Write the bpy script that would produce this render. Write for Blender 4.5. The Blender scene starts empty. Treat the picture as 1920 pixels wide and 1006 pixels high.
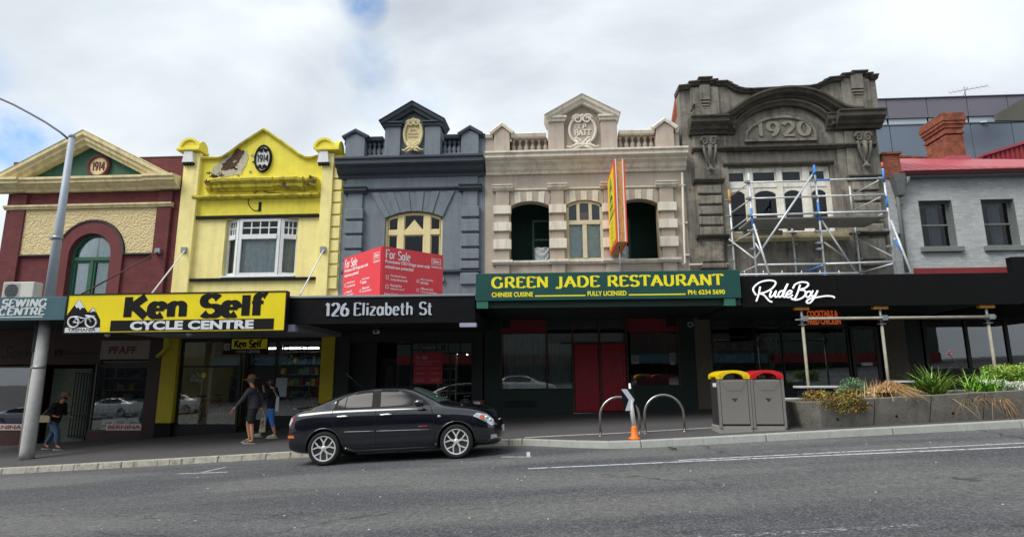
import bpy, bmesh, math, random
from mathutils import Vector, Matrix
from mathutils.bvhtree import BVHTree
from mathutils import noise as mnoise
random.seed(7)
R = math.radians
PI = math.pi
# ---------------------------------------------------------------- camera, sky, sun, exposure
FPX, PITCH, YAW, ROLL, CAMZ = 1100.0, 10.6, 3.4, -0.25, 1.6
scn = bpy.context.scene
COL = scn.collection
CR = Matrix.Rotation(R(YAW), 3, 'Z') @ Matrix.Rotation(R(90 + PITCH), 3, 'X') @ Matrix.Rotation(R(ROLL), 3, 'Z')
cd = bpy.data.cameras.new('camera')
cam = bpy.data.objects.new('camera', cd)
COL.objects.link(cam)
cam.matrix_world = Matrix.Translation((0, 0, CAMZ)) @ CR.to_4x4()
cd.sensor_width = 36
cd.lens = 36 * FPX / 1920
cd.clip_start = .05
cd.clip_end = 2000
scn.camera = cam
scn.view_settings.view_transform = 'Standard'
scn.view_settings.look = 'None'
scn.view_settings.exposure = 0.36
scn.view_settings.gamma = 1

SUN_EL, SUN_AZ = 50, 232          # azimuth clockwise from +Y: behind and left of the camera
w = bpy.data.worlds.new('World')
scn.world = w
w.use_nodes = True
nt = w.node_tree
for n in list(nt.nodes):
    nt.nodes.remove(n)
def N(t, typ, **k):
    n = t.nodes.new(typ)
    for a, b in k.items():
        setattr(n, a, b)
    return n
def ray(u, v):
    d = CR @ Vector(((u - 960) / FPX, (503 - v) / FPX, -1))
    return d
def P(u, v, Y):                    # photo measurement -> world point on the plane y = Y
    d = ray(u, v)
    t = Y / d.y
    return Vector((d.x * t, Y, CAMZ + d.z * t))
out = N(nt, 'ShaderNodeOutputWorld')
bg = N(nt, 'ShaderNodeBackground')
sky = N(nt, 'ShaderNodeTexSky', sky_type='NISHITA')
sky.sun_disc = False
sky.sun_elevation = R(SUN_EL)
sky.sun_rotation = R(SUN_AZ)
tc = N(nt, 'ShaderNodeTexCoord')
mp = N(nt, 'ShaderNodeMapping')
mp.inputs['Scale'].default_value = (1, 1, 1.9)
nt.links.new(tc.outputs['Generated'], mp.inputs['Vector'])
n1 = N(nt, 'ShaderNodeTexNoise')
n1.inputs['Scale'].default_value = 1.9
n1.inputs['Detail'].default_value = 7
n1.inputs['Roughness'].default_value = .52
n1.inputs['Distortion'].default_value = .35
nt.links.new(mp.outputs[0], n1.inputs['Vector'])
cr = N(nt, 'ShaderNodeValToRGB')
e = cr.color_ramp.elements
e[0].position = .36; e[0].color = (5.0, 5.5, 6.1, 1)
e[1].position = .64; e[1].color = (8.3, 8.9, 9.3, 1)
nt.links.new(n1.outputs['Fac'], cr.inputs[0])
# openings in the cloud where blue sky shows, by direction
n2 = N(nt, 'ShaderNodeTexNoise')
n2.inputs['Scale'].default_value = 7
n2.inputs['Detail'].default_value = 6
n2.inputs['Roughness'].default_value = .6
nt.links.new(tc.outputs['Generated'], n2.inputs['Vector'])
def mth(op, a, b=None, clamp=False):
    m = N(nt, 'ShaderNodeMath', operation=op)
    m.use_clamp = clamp
    for i, x in enumerate((a, b)):
        if x is None: continue
        if isinstance(x, (int, float)): m.inputs[i].default_value = x
        else: nt.links.new(x, m.inputs[i])
    return m.outputs[0]
tot = None
for (u, v, rad, amp) in ((683, 8, 2.3, 1.1), (690, 110, 3.0, .42), (712, 190, 3.0, .25), (800, 205, 2.8, .35), (66, 272, 3.4, .62), (10, 268, 2.6, .35), (-200, 200, 8, .8), (2300, 100, 10, .8)):
    d = ray(u, v).normalized()
    dp = N(nt, 'ShaderNodeVectorMath', operation='DOT_PRODUCT')
    nm = N(nt, 'ShaderNodeVectorMath', operation='NORMALIZE')
    nt.links.new(tc.outputs['Generated'], nm.inputs[0])
    nt.links.new(nm.outputs[0], dp.inputs[0])
    dp.inputs[1].default_value = d
    c0 = math.cos(R(rad))
    f = mth('MULTIPLY', mth('SUBTRACT', dp.outputs['Value'], c0), amp / (1 - c0))
    f = mth('MAXIMUM', f, 0.0)
    tot = f if tot is None else mth('ADD', tot, f)
nz = mth('MULTIPLY', mth('SUBTRACT', n2.outputs['Fac'], .30), 3.4, True)
gap = mth('MULTIPLY', tot, nz, True)
mx = N(nt, 'ShaderNodeMix', data_type='RGBA')
nt.links.new(gap, mx.inputs['Factor'])
nt.links.new(cr.outputs[0], mx.inputs['A'])
bl = N(nt, 'ShaderNodeMix', data_type='RGBA', blend_type='MULTIPLY')
bl.inputs['Factor'].default_value = 1
nt.links.new(sky.outputs[0], bl.inputs['A'])
bl.inputs['B'].default_value = (.9, 1.5, 1.9, 1)
nt.links.new(bl.outputs['Result'], mx.inputs['B'])
nt.links.new(mx.outputs['Result'], bg.inputs['Color'])
bg.inputs['Strength'].default_value = .092
nt.links.new(bg.outputs[0], out.inputs[0])
sl = bpy.data.lights.new('sun', 'SUN')
sl.energy = 2.9
sl.angle = R(36)
sl.color = (1, .96, .9)
so = bpy.data.objects.new('sun', sl)
COL.objects.link(so)
sd = Vector((math.sin(R(SUN_AZ)) * math.cos(R(SUN_EL)), math.cos(R(SUN_AZ)) * math.cos(R(SUN_EL)), math.sin(R(SUN_EL))))
so.rotation_euler = sd.to_track_quat('Z', 'Y').to_euler()

# ---------------------------------------------------------------- materials
def lin(h):
    h = h.lstrip('#')
    c = [int(h[i:i + 2], 16) / 255 for i in (0, 2, 4)]
    return [x / 12.92 if x <= .04045 else ((x + .055) / 1.055) ** 2.4 for x in c]
def setup(name):
    m = bpy.data.materials.new(name)
    m.use_nodes = True
    t = m.node_tree
    b = t.nodes['Principled BSDF']
    return m, t, b
MATS = {}
def mat(name, col, rough=.8, var=.12, scale=3.0, bump=0.0, bscale=40.0, streak=0.0, dirt='3a352e', metal=0.0, spec=.4,
        brick=None, mort=None, coat=0.0, emit=0.0, patch=0.0, pcol='8a8272', pscale=2.0):
    if name in MATS: return MATS[name]
    m, t, b = setup(name)
    c = lin(col) if isinstance(col, str) else list(col)
    L = t.links.new
    b.inputs['Roughness'].default_value = rough
    b.inputs['Metallic'].default_value = metal
    b.inputs['Specular IOR Level'].default_value = spec
    b.inputs['Coat Weight'].default_value = coat
    tcn = N(t, 'ShaderNodeTexCoord')
    nz = N(t, 'ShaderNodeTexNoise')
    nz.inputs['Scale'].default_value = scale
    nz.inputs['Detail'].default_value = 8
    nz.inputs['Roughness'].default_value = .62
    L(tcn.outputs['Object'], nz.inputs['Vector'])
    rp = N(t, 'ShaderNodeValToRGB')
    rp.color_ramp.elements[0].position = .3
    rp.color_ramp.elements[1].position = .7
    rp.color_ramp.elements[0].color = [x * (1 - var) for x in c] + [1]
    rp.color_ramp.elements[1].color = [min(1, x * (1 + var)) for x in c] + [1]
    L(nz.outputs['Fac'], rp.inputs[0])
    colr = rp.outputs[0]
    bh = None
    if brick:
        bw, bhgt = brick
        sx = N(t, 'ShaderNodeSeparateXYZ'); L(tcn.outputs['Object'], sx.inputs[0])
        ad = N(t, 'ShaderNodeMath', operation='ADD'); L(sx.outputs[0], ad.inputs[0]); L(sx.outputs[1], ad.inputs[1])
        cx = N(t, 'ShaderNodeCombineXYZ'); L(ad.outputs[0], cx.inputs[0]); L(sx.outputs[2], cx.inputs[1])
        bt = N(t, 'ShaderNodeTexBrick')
        bt.inputs['Scale'].default_value = 1
        bt.inputs['Brick Width'].default_value = bw
        bt.inputs['Row Height'].default_value = bhgt
        bt.inputs['Mortar Size'].default_value = .008
        bt.inputs['Mortar Smooth'].default_value = .3
        bt.inputs['Color1'].default_value = (1, 1, 1, 1)
        bt.inputs['Color2'].default_value = (.78, .78, .78, 1)
        bt.inputs['Mortar'].default_value = [mort if mort is not None else .72] * 3 + [1]
        L(cx.outputs[0], bt.inputs['Vector'])
        mm = N(t, 'ShaderNodeMix', data_type='RGBA', blend_type='MULTIPLY')
        mm.inputs['Factor'].default_value = 1
        L(colr, mm.inputs['A']); L(bt.outputs['Color'], mm.inputs['B'])
        colr = mm.outputs['Result']; bh = bt.outputs['Fac']
    if streak > 0:
        mpn = N(t, 'ShaderNodeMapping'); mpn.inputs['Scale'].default_value = (5, 5, .45)
        L(tcn.outputs['Object'], mpn.inputs['Vector'])
        sn = N(t, 'ShaderNodeTexNoise'); sn.inputs['Scale'].default_value = 1; sn.inputs['Detail'].default_value = 6; sn.inputs['Roughness'].default_value = .65
        L(mpn.outputs[0], sn.inputs['Vector'])
        sr = N(t, 'ShaderNodeMapRange'); sr.inputs['From Min'].default_value = .47; sr.inputs['From Max'].default_value = .75
        sr.inputs['To Max'].default_value = streak
        L(sn.outputs['Fac'], sr.inputs['Value'])
        m2 = N(t, 'ShaderNodeMix', data_type='RGBA')
        L(sr.outputs[0], m2.inputs['Factor']); L(colr, m2.inputs['A']); m2.inputs['B'].default_value = lin(dirt) + [1]
        colr = m2.outputs['Result']
    if patch > 0:
        pn = N(t, 'ShaderNodeTexNoise'); pn.inputs['Scale'].default_value = pscale; pn.inputs['Detail'].default_value = 9; pn.inputs['Roughness'].default_value = .7
        L(tcn.outputs['Object'], pn.inputs['Vector'])
        pr = N(t, 'ShaderNodeMapRange'); pr.inputs['From Min'].default_value = .52; pr.inputs['From Max'].default_value = .62; pr.inputs['To Max'].default_value = patch
        L(pn.outputs['Fac'], pr.inputs['Value'])
        m3 = N(t, 'ShaderNodeMix', data_type='RGBA')
        L(pr.outputs[0], m3.inputs['Factor']); L(colr, m3.inputs['A']); m3.inputs['B'].default_value = lin(pcol) + [1]
        colr = m3.outputs['Result']
    L(colr, b.inputs['Base Color'])
    if emit:
        L(colr, b.inputs['Emission Color']); b.inputs['Emission Strength'].default_value = emit
    if bump > 0 or bh is not None:
        bn = N(t, 'ShaderNodeTexNoise'); bn.inputs['Scale'].default_value = bscale; bn.inputs['Detail'].default_value = 4
        L(tcn.outputs['Object'], bn.inputs['Vector'])
        bp = N(t, 'ShaderNodeBump'); bp.inputs['Strength'].default_value = max(bump, .05); bp.inputs['Distance'].default_value = .02
        L(bn.outputs['Fac'], bp.inputs['Height'])
        last = bp
        if bh is not None:
            b2 = N(t, 'ShaderNodeBump'); b2.invert = True; b2.inputs['Strength'].default_value = .6; b2.inputs['Distance'].default_value = .012
            L(bh, b2.inputs['Height']); L(bp.outputs[0], b2.inputs['Normal'])
            last = b2
        L(last.outputs[0], b.inputs['Normal'])
    MATS[name] = m
    return m
def glass(name, tint=(.75, .8, .8), base=.03, gain=1.8, wave=.0):
    if name in MATS: return MATS[name]
    m = bpy.data.materials.new(name); m.use_nodes = True
    t = m.node_tree; t.nodes.clear()
    o = N(t, 'ShaderNodeOutputMaterial')
    tr = N(t, 'ShaderNodeBsdfTransparent'); tr.inputs[0].default_value = (*tint, 1)
    gl = N(t, 'ShaderNodeBsdfGlossy'); gl.inputs['Roughness'].default_value = .015; gl.inputs[0].default_value = (.95, .97, 1, 1)
    fr = N(t, 'ShaderNodeFresnel'); fr.inputs[0].default_value = 1.5
    ma = N(t, 'ShaderNodeMath', operation='MULTIPLY_ADD'); ma.use_clamp = True
    ma.inputs[1].default_value = gain; ma.inputs[2].default_value = base
    t.links.new(fr.outputs[0], ma.inputs[0])
    ms = N(t, 'ShaderNodeMixShader')
    t.links.new(ma.outputs[0], ms.inputs[0]); t.links.new(tr.outputs[0], ms.inputs[1]); t.links.new(gl.outputs[0], ms.inputs[2])
    t.links.new(ms.outputs[0], o.inputs[0])
    if wave:
        tcn = N(t, 'ShaderNodeTexCoord'); nn = N(t, 'ShaderNodeTexNoise'); nn.inputs['Scale'].default_value = 1.3
        t.links.new(tcn.outputs['Object'], nn.inputs['Vector'])
        bp = N(t, 'ShaderNodeBump'); bp.inputs['Strength'].default_value = wave; bp.inputs['Distance'].default_value = .02
        t.links.new(nn.outputs['Fac'], bp.inputs['Height']); t.links.new(bp.outputs[0], gl.inputs['Normal'])
    MATS[name] = m
    return m

# ---------------------------------------------------------------- object helpers
ROOTM = {}
def root_of(o):
    while o.parent is not None: o = o.parent
    return o
def tag(o, label=None, cat=None, group=None, kind=None):
    if label: o['label'] = label
    if cat: o['category'] = cat
    if group: o['group'] = group
    if kind: o['kind'] = kind
    return o
def thing(name, label, cat, loc=(0, 0, 0), group=None, rot=(0, 0, 0)):
    o = bpy.data.objects.new(name, None)
    o.empty_display_size = .2
    COL.objects.link(o)
    o.location = loc
    o.rotation_euler = rot
    ROOTM[o.name] = (Matrix.Translation(loc) @ __import__('mathutils').Euler(rot).to_matrix().to_4x4()).inverted()
    return tag(o, label, cat, group)
FULL = set('corner_post ribbon_window stone_band rail plaster_loss party_wall tape'.split())
SPLIT = FULL | set('pilaster capital entablature pier bracket stone_band rusticated_block parapet_pier stall_riser voussoirs loggia vent red_panel blind upper_backing window_frame band prop wall_plate panel_sill pane standoff parapet_coping coupler wiper leg foot plinth roof_fitting timber_frame'.split())
class MB:
    def __init__(s):
        s.v = []; s.f = []; s.mi = []; s.sm = []
    def add(s, vs, fs, mi=0, sm=False):
        b = len(s.v)
        s.v += [tuple(x) for x in vs]
        for f in fs:
            s.f.append(tuple(b + i for i in f)); s.mi.append(mi); s.sm.append(sm)
        return s
    def box(s, x0, x1, y0, y1, z0, z1, mi=0):
        if x0 > x1: x0, x1 = x1, x0
        if y0 > y1: y0, y1 = y1, y0
        if z0 > z1: z0, z1 = z1, z0
        v = [(x0, y0, z0), (x1, y0, z0), (x1, y1, z0), (x0, y1, z0), (x0, y0, z1), (x1, y0, z1), (x1, y1, z1), (x0, y1, z1)]
        return s.add(v, [(0, 3, 2, 1), (4, 5, 6, 7), (0, 1, 5, 4), (1, 2, 6, 5), (2, 3, 7, 6), (3, 0, 4, 7)], mi)
    def hexa(s, lo, hi, mi=0):       # lo, hi: four (x,y,z) each, counter-clockwise from above
        return s.add(list(lo) + list(hi), [(3, 2, 1, 0), (4, 5, 6, 7), (0, 1, 5, 4), (1, 2, 6, 5), (2, 3, 7, 6), (3, 0, 4, 7)], mi)
    def prism(s, pts, y0, y1, mi=0):  # polygon (x,z) extruded in y (y0 front)
        a = sum(pts[i][0] * pts[(i + 1) % len(pts)][1] - pts[(i + 1) % len(pts)][0] * pts[i][1] for i in range(len(pts)))
        if a < 0: pts = pts[::-1]
        n = len(pts)
        v = [(x, y0, z) for x, z in pts] + [(x, y1, z) for x, z in pts]
        f = [tuple(range(n)), tuple(range(2 * n - 1, n - 1, -1))]
        for i in range(n):
            j = (i + 1) % n
            f.append((j, i, n + i, n + j))
        return s.add(v, f, mi)
    def sweep(s, path, prof, Y, closed=False, mi=0, sm=False):  # path [(x,z)], profile [(out,h)] loop
        n = len(path); m = len(prof); vs = []
        for i, (px, pz) in enumerate(path):
            def dr(a, b):
                d = Vector((path[b][0] - path[a][0], path[b][1] - path[a][1]))
                return d.normalized() if d.length else Vector((1, 0))
            if closed: d0 = dr((i - 1) % n, i); d1 = dr(i, (i + 1) % n)
            else:
                d0 = dr(i - 1, i) if i > 0 else dr(i, i + 1)
                d1 = dr(i, i + 1) if i < n - 1 else dr(i - 1, i)
            n0 = Vector((-d0.y, d0.x)); n1_ = Vector((-d1.y, d1.x))
            nn = (n0 + n1_)
            nn = nn.normalized() if nn.length > 1e-6 else n0
            k = 1 / max(.35, nn.dot(n0))
            for (o_, h) in prof:
                vs.append((px + nn.x * h * k, Y - o_, pz + nn.y * h * k))
        fs = []
        for i in range(n if closed else n - 1):
            j = (i + 1) % n
            for a in range(m):
                b = (a + 1) % m
                fs.append((i * m + a, j * m + a, j * m + b, i * m + b))
        if not closed:
            fs.append(tuple(range(m - 1, -1, -1))); fs.append(tuple((n - 1) * m + a for a in range(m)))
        return s.add(vs, fs, mi, sm)
    def tube(s, pts, r, seg=8, mi=0, caps=True, sm=True):
        pts = [Vector(p) for p in pts]
        rs = r if isinstance(r, (list, tuple)) else [r] * len(pts)
        vs = []; up = None
        for i, p in enumerate(pts):
            d = (pts[min(i + 1, len(pts) - 1)] - pts[max(i - 1, 0)])
            d = d.normalized() if d.length else Vector((0, 0, 1))
            if up is None:
                up = Vector((0, 0, 1)) if abs(d.z) < .9 else Vector((1, 0, 0))
            a = d.cross(up)
            if a.length < 1e-4: a = d.cross(Vector((0, 1, 0)))
            a.normalize(); b = a.cross(d).normalized(); up = b
            for k in range(seg):
                t = 2 * PI * k / seg
                vs.append(p + (a * math.cos(t) + b * math.sin(t)) * rs[i])
        fs = []
        for i in range(len(pts) - 1):
            for k in range(seg):
                l = (k + 1) % seg
                fs.append((i * seg + k, i * seg + l, (i + 1) * seg + l, (i + 1) * seg + k))
        s.add(vs, fs, mi, sm)
        if caps:
            b0 = len(s.v) - len(vs)
            s.f.append(tuple(b0 + k for k in range(seg - 1, -1, -1))); s.mi.append(mi); s.sm.append(False)
            s.f.append(tuple(b0 + (len(pts) - 1) * seg + k for k in range(seg))); s.mi.append(mi); s.sm.append(False)
        return s
    def lathe(s, prof, c, axis='Z', seg=20, mi=0, sm=True):   # prof [(r,h)]
        vs = []; c = Vector(c)
        for (r, h) in prof:
            for k in range(seg):
                t = 2 * PI * k / seg; a, b = r * math.cos(t), r * math.sin(t)
                if axis == 'Z': v = (a, b, h)
                elif axis == 'Y': v = (a, h, b)
                else: v = (h, a, b)
                vs.append(c + Vector(v))
        fs = []
        for i in range(len(prof) - 1):
            for k in range(seg):
                l = (k + 1) % seg
                fs.append((i * seg + k, i * seg + l, (i + 1) * seg + l, (i + 1) * seg + k))
        fs.append(tuple(range(seg - 1, -1, -1))); fs.append(tuple((len(prof) - 1) * seg + k for k in range(seg)))
        return s.add(vs, fs, mi, sm)
    def ellipse(s, cx, cz, rx, rz, y0, y1, seg=40, mi=0):
        return s.prism([(cx + rx * math.cos(2 * PI * k / seg), cz + rz * math.sin(2 * PI * k / seg)) for k in range(seg)], y0, y1, mi)
    def ring(s, cx, cz, rx, rz, prof, Y, seg=40, mi=0):
        return s.sweep([(cx + rx * math.cos(-2 * PI * k / seg), cz + rz * math.sin(-2 * PI * k / seg)) for k in range(seg)], prof, Y, True, mi)
    def quad(s, a, b, c, d, mi=0):
        return s.add([a, b, c, d], [(0, 1, 2, 3)], mi)
    def sphere(s, c, r, sx=1, sy=1, sz=1, n=12, mi=0):
        vs = []; fs = []
        for i in range(n + 1):
            th = PI * i / n
            for k in range(n * 2):
                ph = PI * k / n
                vs.append((c[0] + r * sx * math.sin(th) * math.cos(ph), c[1] + r * sy * math.sin(th) * math.sin(ph), c[2] + r * sz * math.cos(th)))
        m = n * 2
        for i in range(n):
            for k in range(m):
                l = (k + 1) % m
                fs.append((i * m + k, (i + 1) * m + k, (i + 1) * m + l, i * m + l))
        return s.add(vs, fs, mi, True)
    def split(s, name=''):
        p = list(range(len(s.v)))
        def fd(a):
            while p[a] != a: p[a] = p[p[a]]; a = p[a]
            return a
        for f in s.f:
            for i in f[1:]: p[fd(i)] = fd(f[0])
        iv = {}
        for i, v in enumerate(s.v):
            r = fd(i); a = iv.get(r, (9e9, -9e9)); iv[r] = (min(a[0], v[0]), max(a[1], v[0]))
        cl = []
        for r, (a, c) in sorted(iv.items(), key=lambda t: t[1][0]):
            if cl and name not in FULL and a < cl[-1][0] + .2: cl[-1][0] = max(cl[-1][0], c); cl[-1][1].add(r)
            else: cl.append([c, {r}])
        if len(cl) < 2: return [s]
        o = []
        for _, rs in cl:
            m = MB(); mp = {}
            for f, mi, sm in zip(s.f, s.mi, s.sm):
                if fd(f[0]) in rs:
                    for i in f:
                        if i not in mp: mp[i] = len(m.v); m.v.append(s.v[i])
                    m.f.append(tuple(mp[i] for i in f)); m.mi.append(mi); m.sm.append(sm)
            o.append(m)
        return o
    def build(s, name, mats, parent=None, local=False, bevel=0.0, fix=True):
        if name in SPLIT:
            ps_ = s.split(name)
            if len(ps_) > 1: return [m._build(name, mats, parent, local, bevel, fix) for m in ps_][0]
        return s._build(name, mats, parent, local, bevel, fix)
    def _build(s, name, mats, parent=None, local=False, bevel=0.0, fix=True):
        me = bpy.data.meshes.new(name)
        vs = s.v
        if parent is not None and not local:
            M_ = ROOTM[root_of(parent).name]
            vs = [tuple(M_ @ Vector(v)) for v in vs]
        me.from_pydata([tuple(v) for v in vs], [], s.f)
        if not isinstance(mats, (list, tuple)): mats = [mats]
        for m in mats: me.materials.append(m)
        me.polygons.foreach_set('material_index', s.mi)
        me.polygons.foreach_set('use_smooth', s.sm)
        if fix:
            bm = bmesh.new(); bm.from_mesh(me)
            bmesh.ops.recalc_face_normals(bm, faces=bm.faces)
            bm.to_mesh(me); bm.free()
        me.update()
        o = bpy.data.objects.new(name, me)
        COL.objects.link(o)
        if parent is not None: o.parent = parent
        if bevel:
            md = o.modifiers.new('bevel', 'BEVEL'); md.width = bevel; md.segments = 2; md.limit_method = 'ANGLE'; md.angle_limit = R(40)
            md.harden_normals = False
        return o
def copy_tree(o, parent=None):
    c = o.copy(); COL.objects.link(c)
    if parent is not None: c.parent = parent
    else:
        ROOTM[c.name] = ROOTM.get(o.name, Matrix())
    for ch in list(o.children): copy_tree(ch, c)
    return c
def arc(cx, cz, r, a0, a1, n=20, rz=None):
    rz = r if rz is None else rz
    return [(cx + r * math.cos(R(a0 + (a1 - a0) * i / n)), cz + rz * math.sin(R(a0 + (a1 - a0) * i / n))) for i in range(n + 1)]
def seg_arch(xa, xb, zs, rise, n=16):   # points along a segmental arch from left spring to right spring
    w_ = (xb - xa) / 2
    if rise >= w_ - 1e-4: return [( (xa + xb) / 2 - w_ * math.cos(PI * i / n), zs + rise * math.sin(PI * i / n)) for i in range(n + 1)]
    r = (w_ * w_ + rise * rise) / (2 * rise); cz = zs + rise - r
    h = math.asin(w_ / r)
    return [((xa + xb) / 2 + r * math.sin(-h + 2 * h * i / n), cz + r * math.cos(-h + 2 * h * i / n)) for i in range(n + 1)]
def wall(mb, x0, x1, z0, z1, Y, th, ops, mi=0):   # ops: (xa, xb, zb, zspring, rise)
    xs = x0
    for (xa, xb, zb, zt, rise) in sorted(ops):
        mb.box(xs, xa, Y, Y + th, z0, z1, mi)
        if zb > z0 + .001: mb.box(xa, xb, Y, Y + th, z0, zb, mi)
        if rise <= 0:
            mb.box(xa, xb, Y, Y + th, zt, z1, mi)
        else:
            a = seg_arch(xa, xb, zt, rise)
            for i in range(len(a) - 1):
                mb.prism([a[i], a[i + 1], (a[i + 1][0], z1), (a[i][0], z1)], Y, Y + th, mi)
        xs = xb
    mb.box(xs, x1, Y, Y + th, z0, z1, mi)
# --------------------------------------------------------------- lettering
def font_mesh(body, bold=0.0, shear=0.0, ext=.01, spacing=1.0, align='LEFT'):
    cu = bpy.data.curves.new('txt', 'FONT')
    cu.body = body; cu.extrude = ext; cu.offset = bold; cu.shear = shear; cu.space_character = spacing; cu.align_x = align
    cu.resolution_u = 3
    o = bpy.data.objects.new('txt', cu); COL.objects.link(o)
    dg = bpy.context.evaluated_depsgraph_get()
    me = bpy.data.meshes.new_from_object(o.evaluated_get(dg))
    vs = [tuple(v.co) for v in me.vertices]; fs = [tuple(p.vertices) for p in me.polygons]
    bpy.data.objects.remove(o); bpy.data.curves.remove(cu); bpy.data.meshes.remove(me)
    return vs, fs
def text(mb, body, x, z, y, h=None, w=None, bold=0.0, shear=0.0, ext=.006, spacing=1.0, align='l', mi=0, side=None):
    """letters facing -y, left-bottom at (x, z); h = height of the bounding box, w = width"""
    vs, fs = font_mesh(body, bold, shear, .01, spacing)
    xs = [v[0] for v in vs]; ys = [v[1] for v in vs]
    X0, X1, Y0, Y1 = min(xs), max(xs), min(ys), max(ys)
    sy = h / (Y1 - Y0) if h else w / (X1 - X0)
    sx = w / (X1 - X0) if w else sy
    wd = (X1 - X0) * sx
    x0 = x - (wd / 2 if align == 'c' else 0)
    o = []
    for v in vs:
        a = x0 + (v[0] - X0) * sx; b = z + (v[1] - Y0) * sy; dpt = y - (v[2] + .01) / .02 * ext
        o.append((a, dpt, b))
    mb.add(o, fs, mi)
    return mb
l_ = lambda *p: ('l', p)
a_ = lambda *p: ('a', p)
GL = {
 'A': (.92, [l_(.06, 0, .45, 1), l_(.45, 1, .86, 0), l_(.2, .36, .7, .36)], [(.06, 0), (.86, 0)]),
 'B': (.84, [l_(.15, 0, .15, 1), l_(.15, 1, .45, 1), a_(.45, .76, .25, .24, 90, -90), l_(.15, .52, .45, .52), a_(.48, .26, .3, .26, 90, -90), l_(.15, 0, .48, 0)], []),
 'C': (.95, [a_(.5, .5, .42, .5, 42, 318)], []),
 'D': (.95, [l_(.15, 0, .15, 1), l_(.15, 1, .4, 1), a_(.4, .5, .45, .5, 90, -90), l_(.15, 0, .4, 0)], []),
 'E': (.78, [l_(.15, 0, .15, 1), l_(.15, 1, .68, 1), l_(.15, .54, .58, .54), l_(.15, 0, .7, 0), l_(.68, 1, .68, .86), l_(.7, 0, .7, .14)], []),
 'F': (.74, [l_(.15, 0, .15, 1), l_(.15, 1, .68, 1), l_(.15, .54, .58, .54), l_(.68, 1, .68, .84)], [(.15, 0)]),
 'G': (1.0, [a_(.5, .5, .42, .5, 40, 325), l_(.84, .05, .84, .44)], [(.82, .44)]),
 'H': (.95, [l_(.15, 0, .15, 1), l_(.8, 0, .8, 1), l_(.15, .52, .8, .52)], [(.15, 0), (.8, 0), (.15, 1), (.8, 1)]),
 'I': (.38, [l_(.19, 0, .19, 1)], [(.19, 0), (.19, 1)]),
 'J': (.62, [l_(.42, 1, .42, .12), a_(.2, .12, .22, .22, 0, -140)], [(.42, 1)]),
 'K': (.9, [l_(.15, 0, .15, 1), l_(.78, 1, .2, .42), l_(.34, .56, .84, 0)], [(.15, 0), (.15, 1), (.84, 0), (.78, 1)]),
 'N': (.98, [l_(.15, 0, .15, 1), l_(.15, 1, .82, 0), l_(.82, 0, .82, 1)], [(.15, 0), (.1, 1), (.82, 1)]),
 'P': (.8, [l_(.15, 0, .15, 1), l_(.15, 1, .45, 1), a_(.45, .74, .27, .26, 90, -90), l_(.15, .48, .45, .48)], [(.15, 0)]),
 'R': (.88, [l_(.15, 0, .15, 1), l_(.15, 1, .45, 1), a_(.45, .75, .27, .25, 90, -90), l_(.15, .5, .45, .5), l_(.42, .5, .82, 0)], [(.15, 0), (.82, 0)]),
 'S': (.78, [a_(.4, .75, .28, .25, 25, 270), a_(.4, .25, .31, .25, 90, -155)], []),
 'T': (.82, [l_(.4, 0, .4, 1), l_(.03, 1, .77, 1), l_(.03, 1, .03, .85), l_(.77, 1, .77, .85)], [(.4, 0)]),
 'U': (.9, [l_(.14, 1, .14, .35), a_(.44, .35, .3, .35, 180, 360), l_(.74, .35, .74, 1)], [(.14, 1), (.74, 1)]),
 'W': (1.2, [l_(.05, 1, .3, 0), l_(.3, 0, .57, .95), l_(.57, .95, .84, 0), l_(.84, 0, 1.1, 1)], [(.05, 1), (1.1, 1)]),
 '1': (.5, [l_(.28, 0, .28, 1), l_(.28, 1, .1, .84)], [(.28, 0)]),
 '2': (.75, [a_(.36, .72, .28, .28, 165, -30), l_(.6, .58, .08, 0), l_(.08, 0, .68, 0)], []),
 '4': (.78, [l_(.52, 0, .52, 1), l_(.52, 1, .05, .3), l_(.05, .3, .74, .3)], []),
 '6': (.75, [a_(.38, .3, .28, .3, 0, 360), a_(.62, .3, .52, .7, 105, 180)], []),
 '9': (.75, [a_(.36, .7, .28, .3, 0, 360), a_(.12, .7, .52, .7, 0, -75)], []),
 '0': (.78, [a_(.38, .5, .3, .5, 0, 360)], []),
 '.': (.3, [l_(.12, 0, .12, .1)], []),
 ' ': (.42, [], []),
 'e': (.68, [l_(.1, .36, .58, .36), a_(.34, .33, .25, .33, 5, 315)], []),
 'n': (.74, [l_(.14, 0, .14, .66), a_(.36, .42, .22, .24, 180, 0), l_(.58, .42, .58, 0)], [(.14, 0), (.58, 0)]),
 'l': (.34, [l_(.17, 0, .17, 1)], [(.17, 0)]),
 'f': (.46, [l_(.2, 0, .2, .76), a_(.4, .76, .2, .24, 180, 50), l_(.02, .64, .44, .64)], [(.2, 0)]),
 'i': (.32, [l_(.16, 0, .16, .66), l_(.16, .84, .16, .96)], []),
 'z': (.64, [l_(.08, .66, .55, .66), l_(.55, .66, .06, 0), l_(.06, 0, .58, 0)], []),
 'a': (.72, [a_(.32, .33, .24, .33, 0, 360), l_(.6, .66, .6, 0)], []),
 'b': (.72, [l_(.14, 0, .14, 1), a_(.37, .33, .24, .33, 0, 360)], []),
 't': (.48, [l_(.2, .92, .2, .14), l_(.02, .66, .42, .66), a_(.34, .14, .14, .14, 180, 300)], []),
 'h': (.74, [l_(.14, 0, .14, 1), a_(.36, .42, .22, .24, 180, 0), l_(.58, .42, .58, 0)], [(.14, 0), (.58, 0)]),
 'o': (.7, [a_(.34, .33, .26, .33, 0, 360)], []),
 'r': (.52, [l_(.14, 0, .14, .66), a_(.36, .42, .22, .24, 180, 65)], [(.14, 0)]),
}
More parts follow.
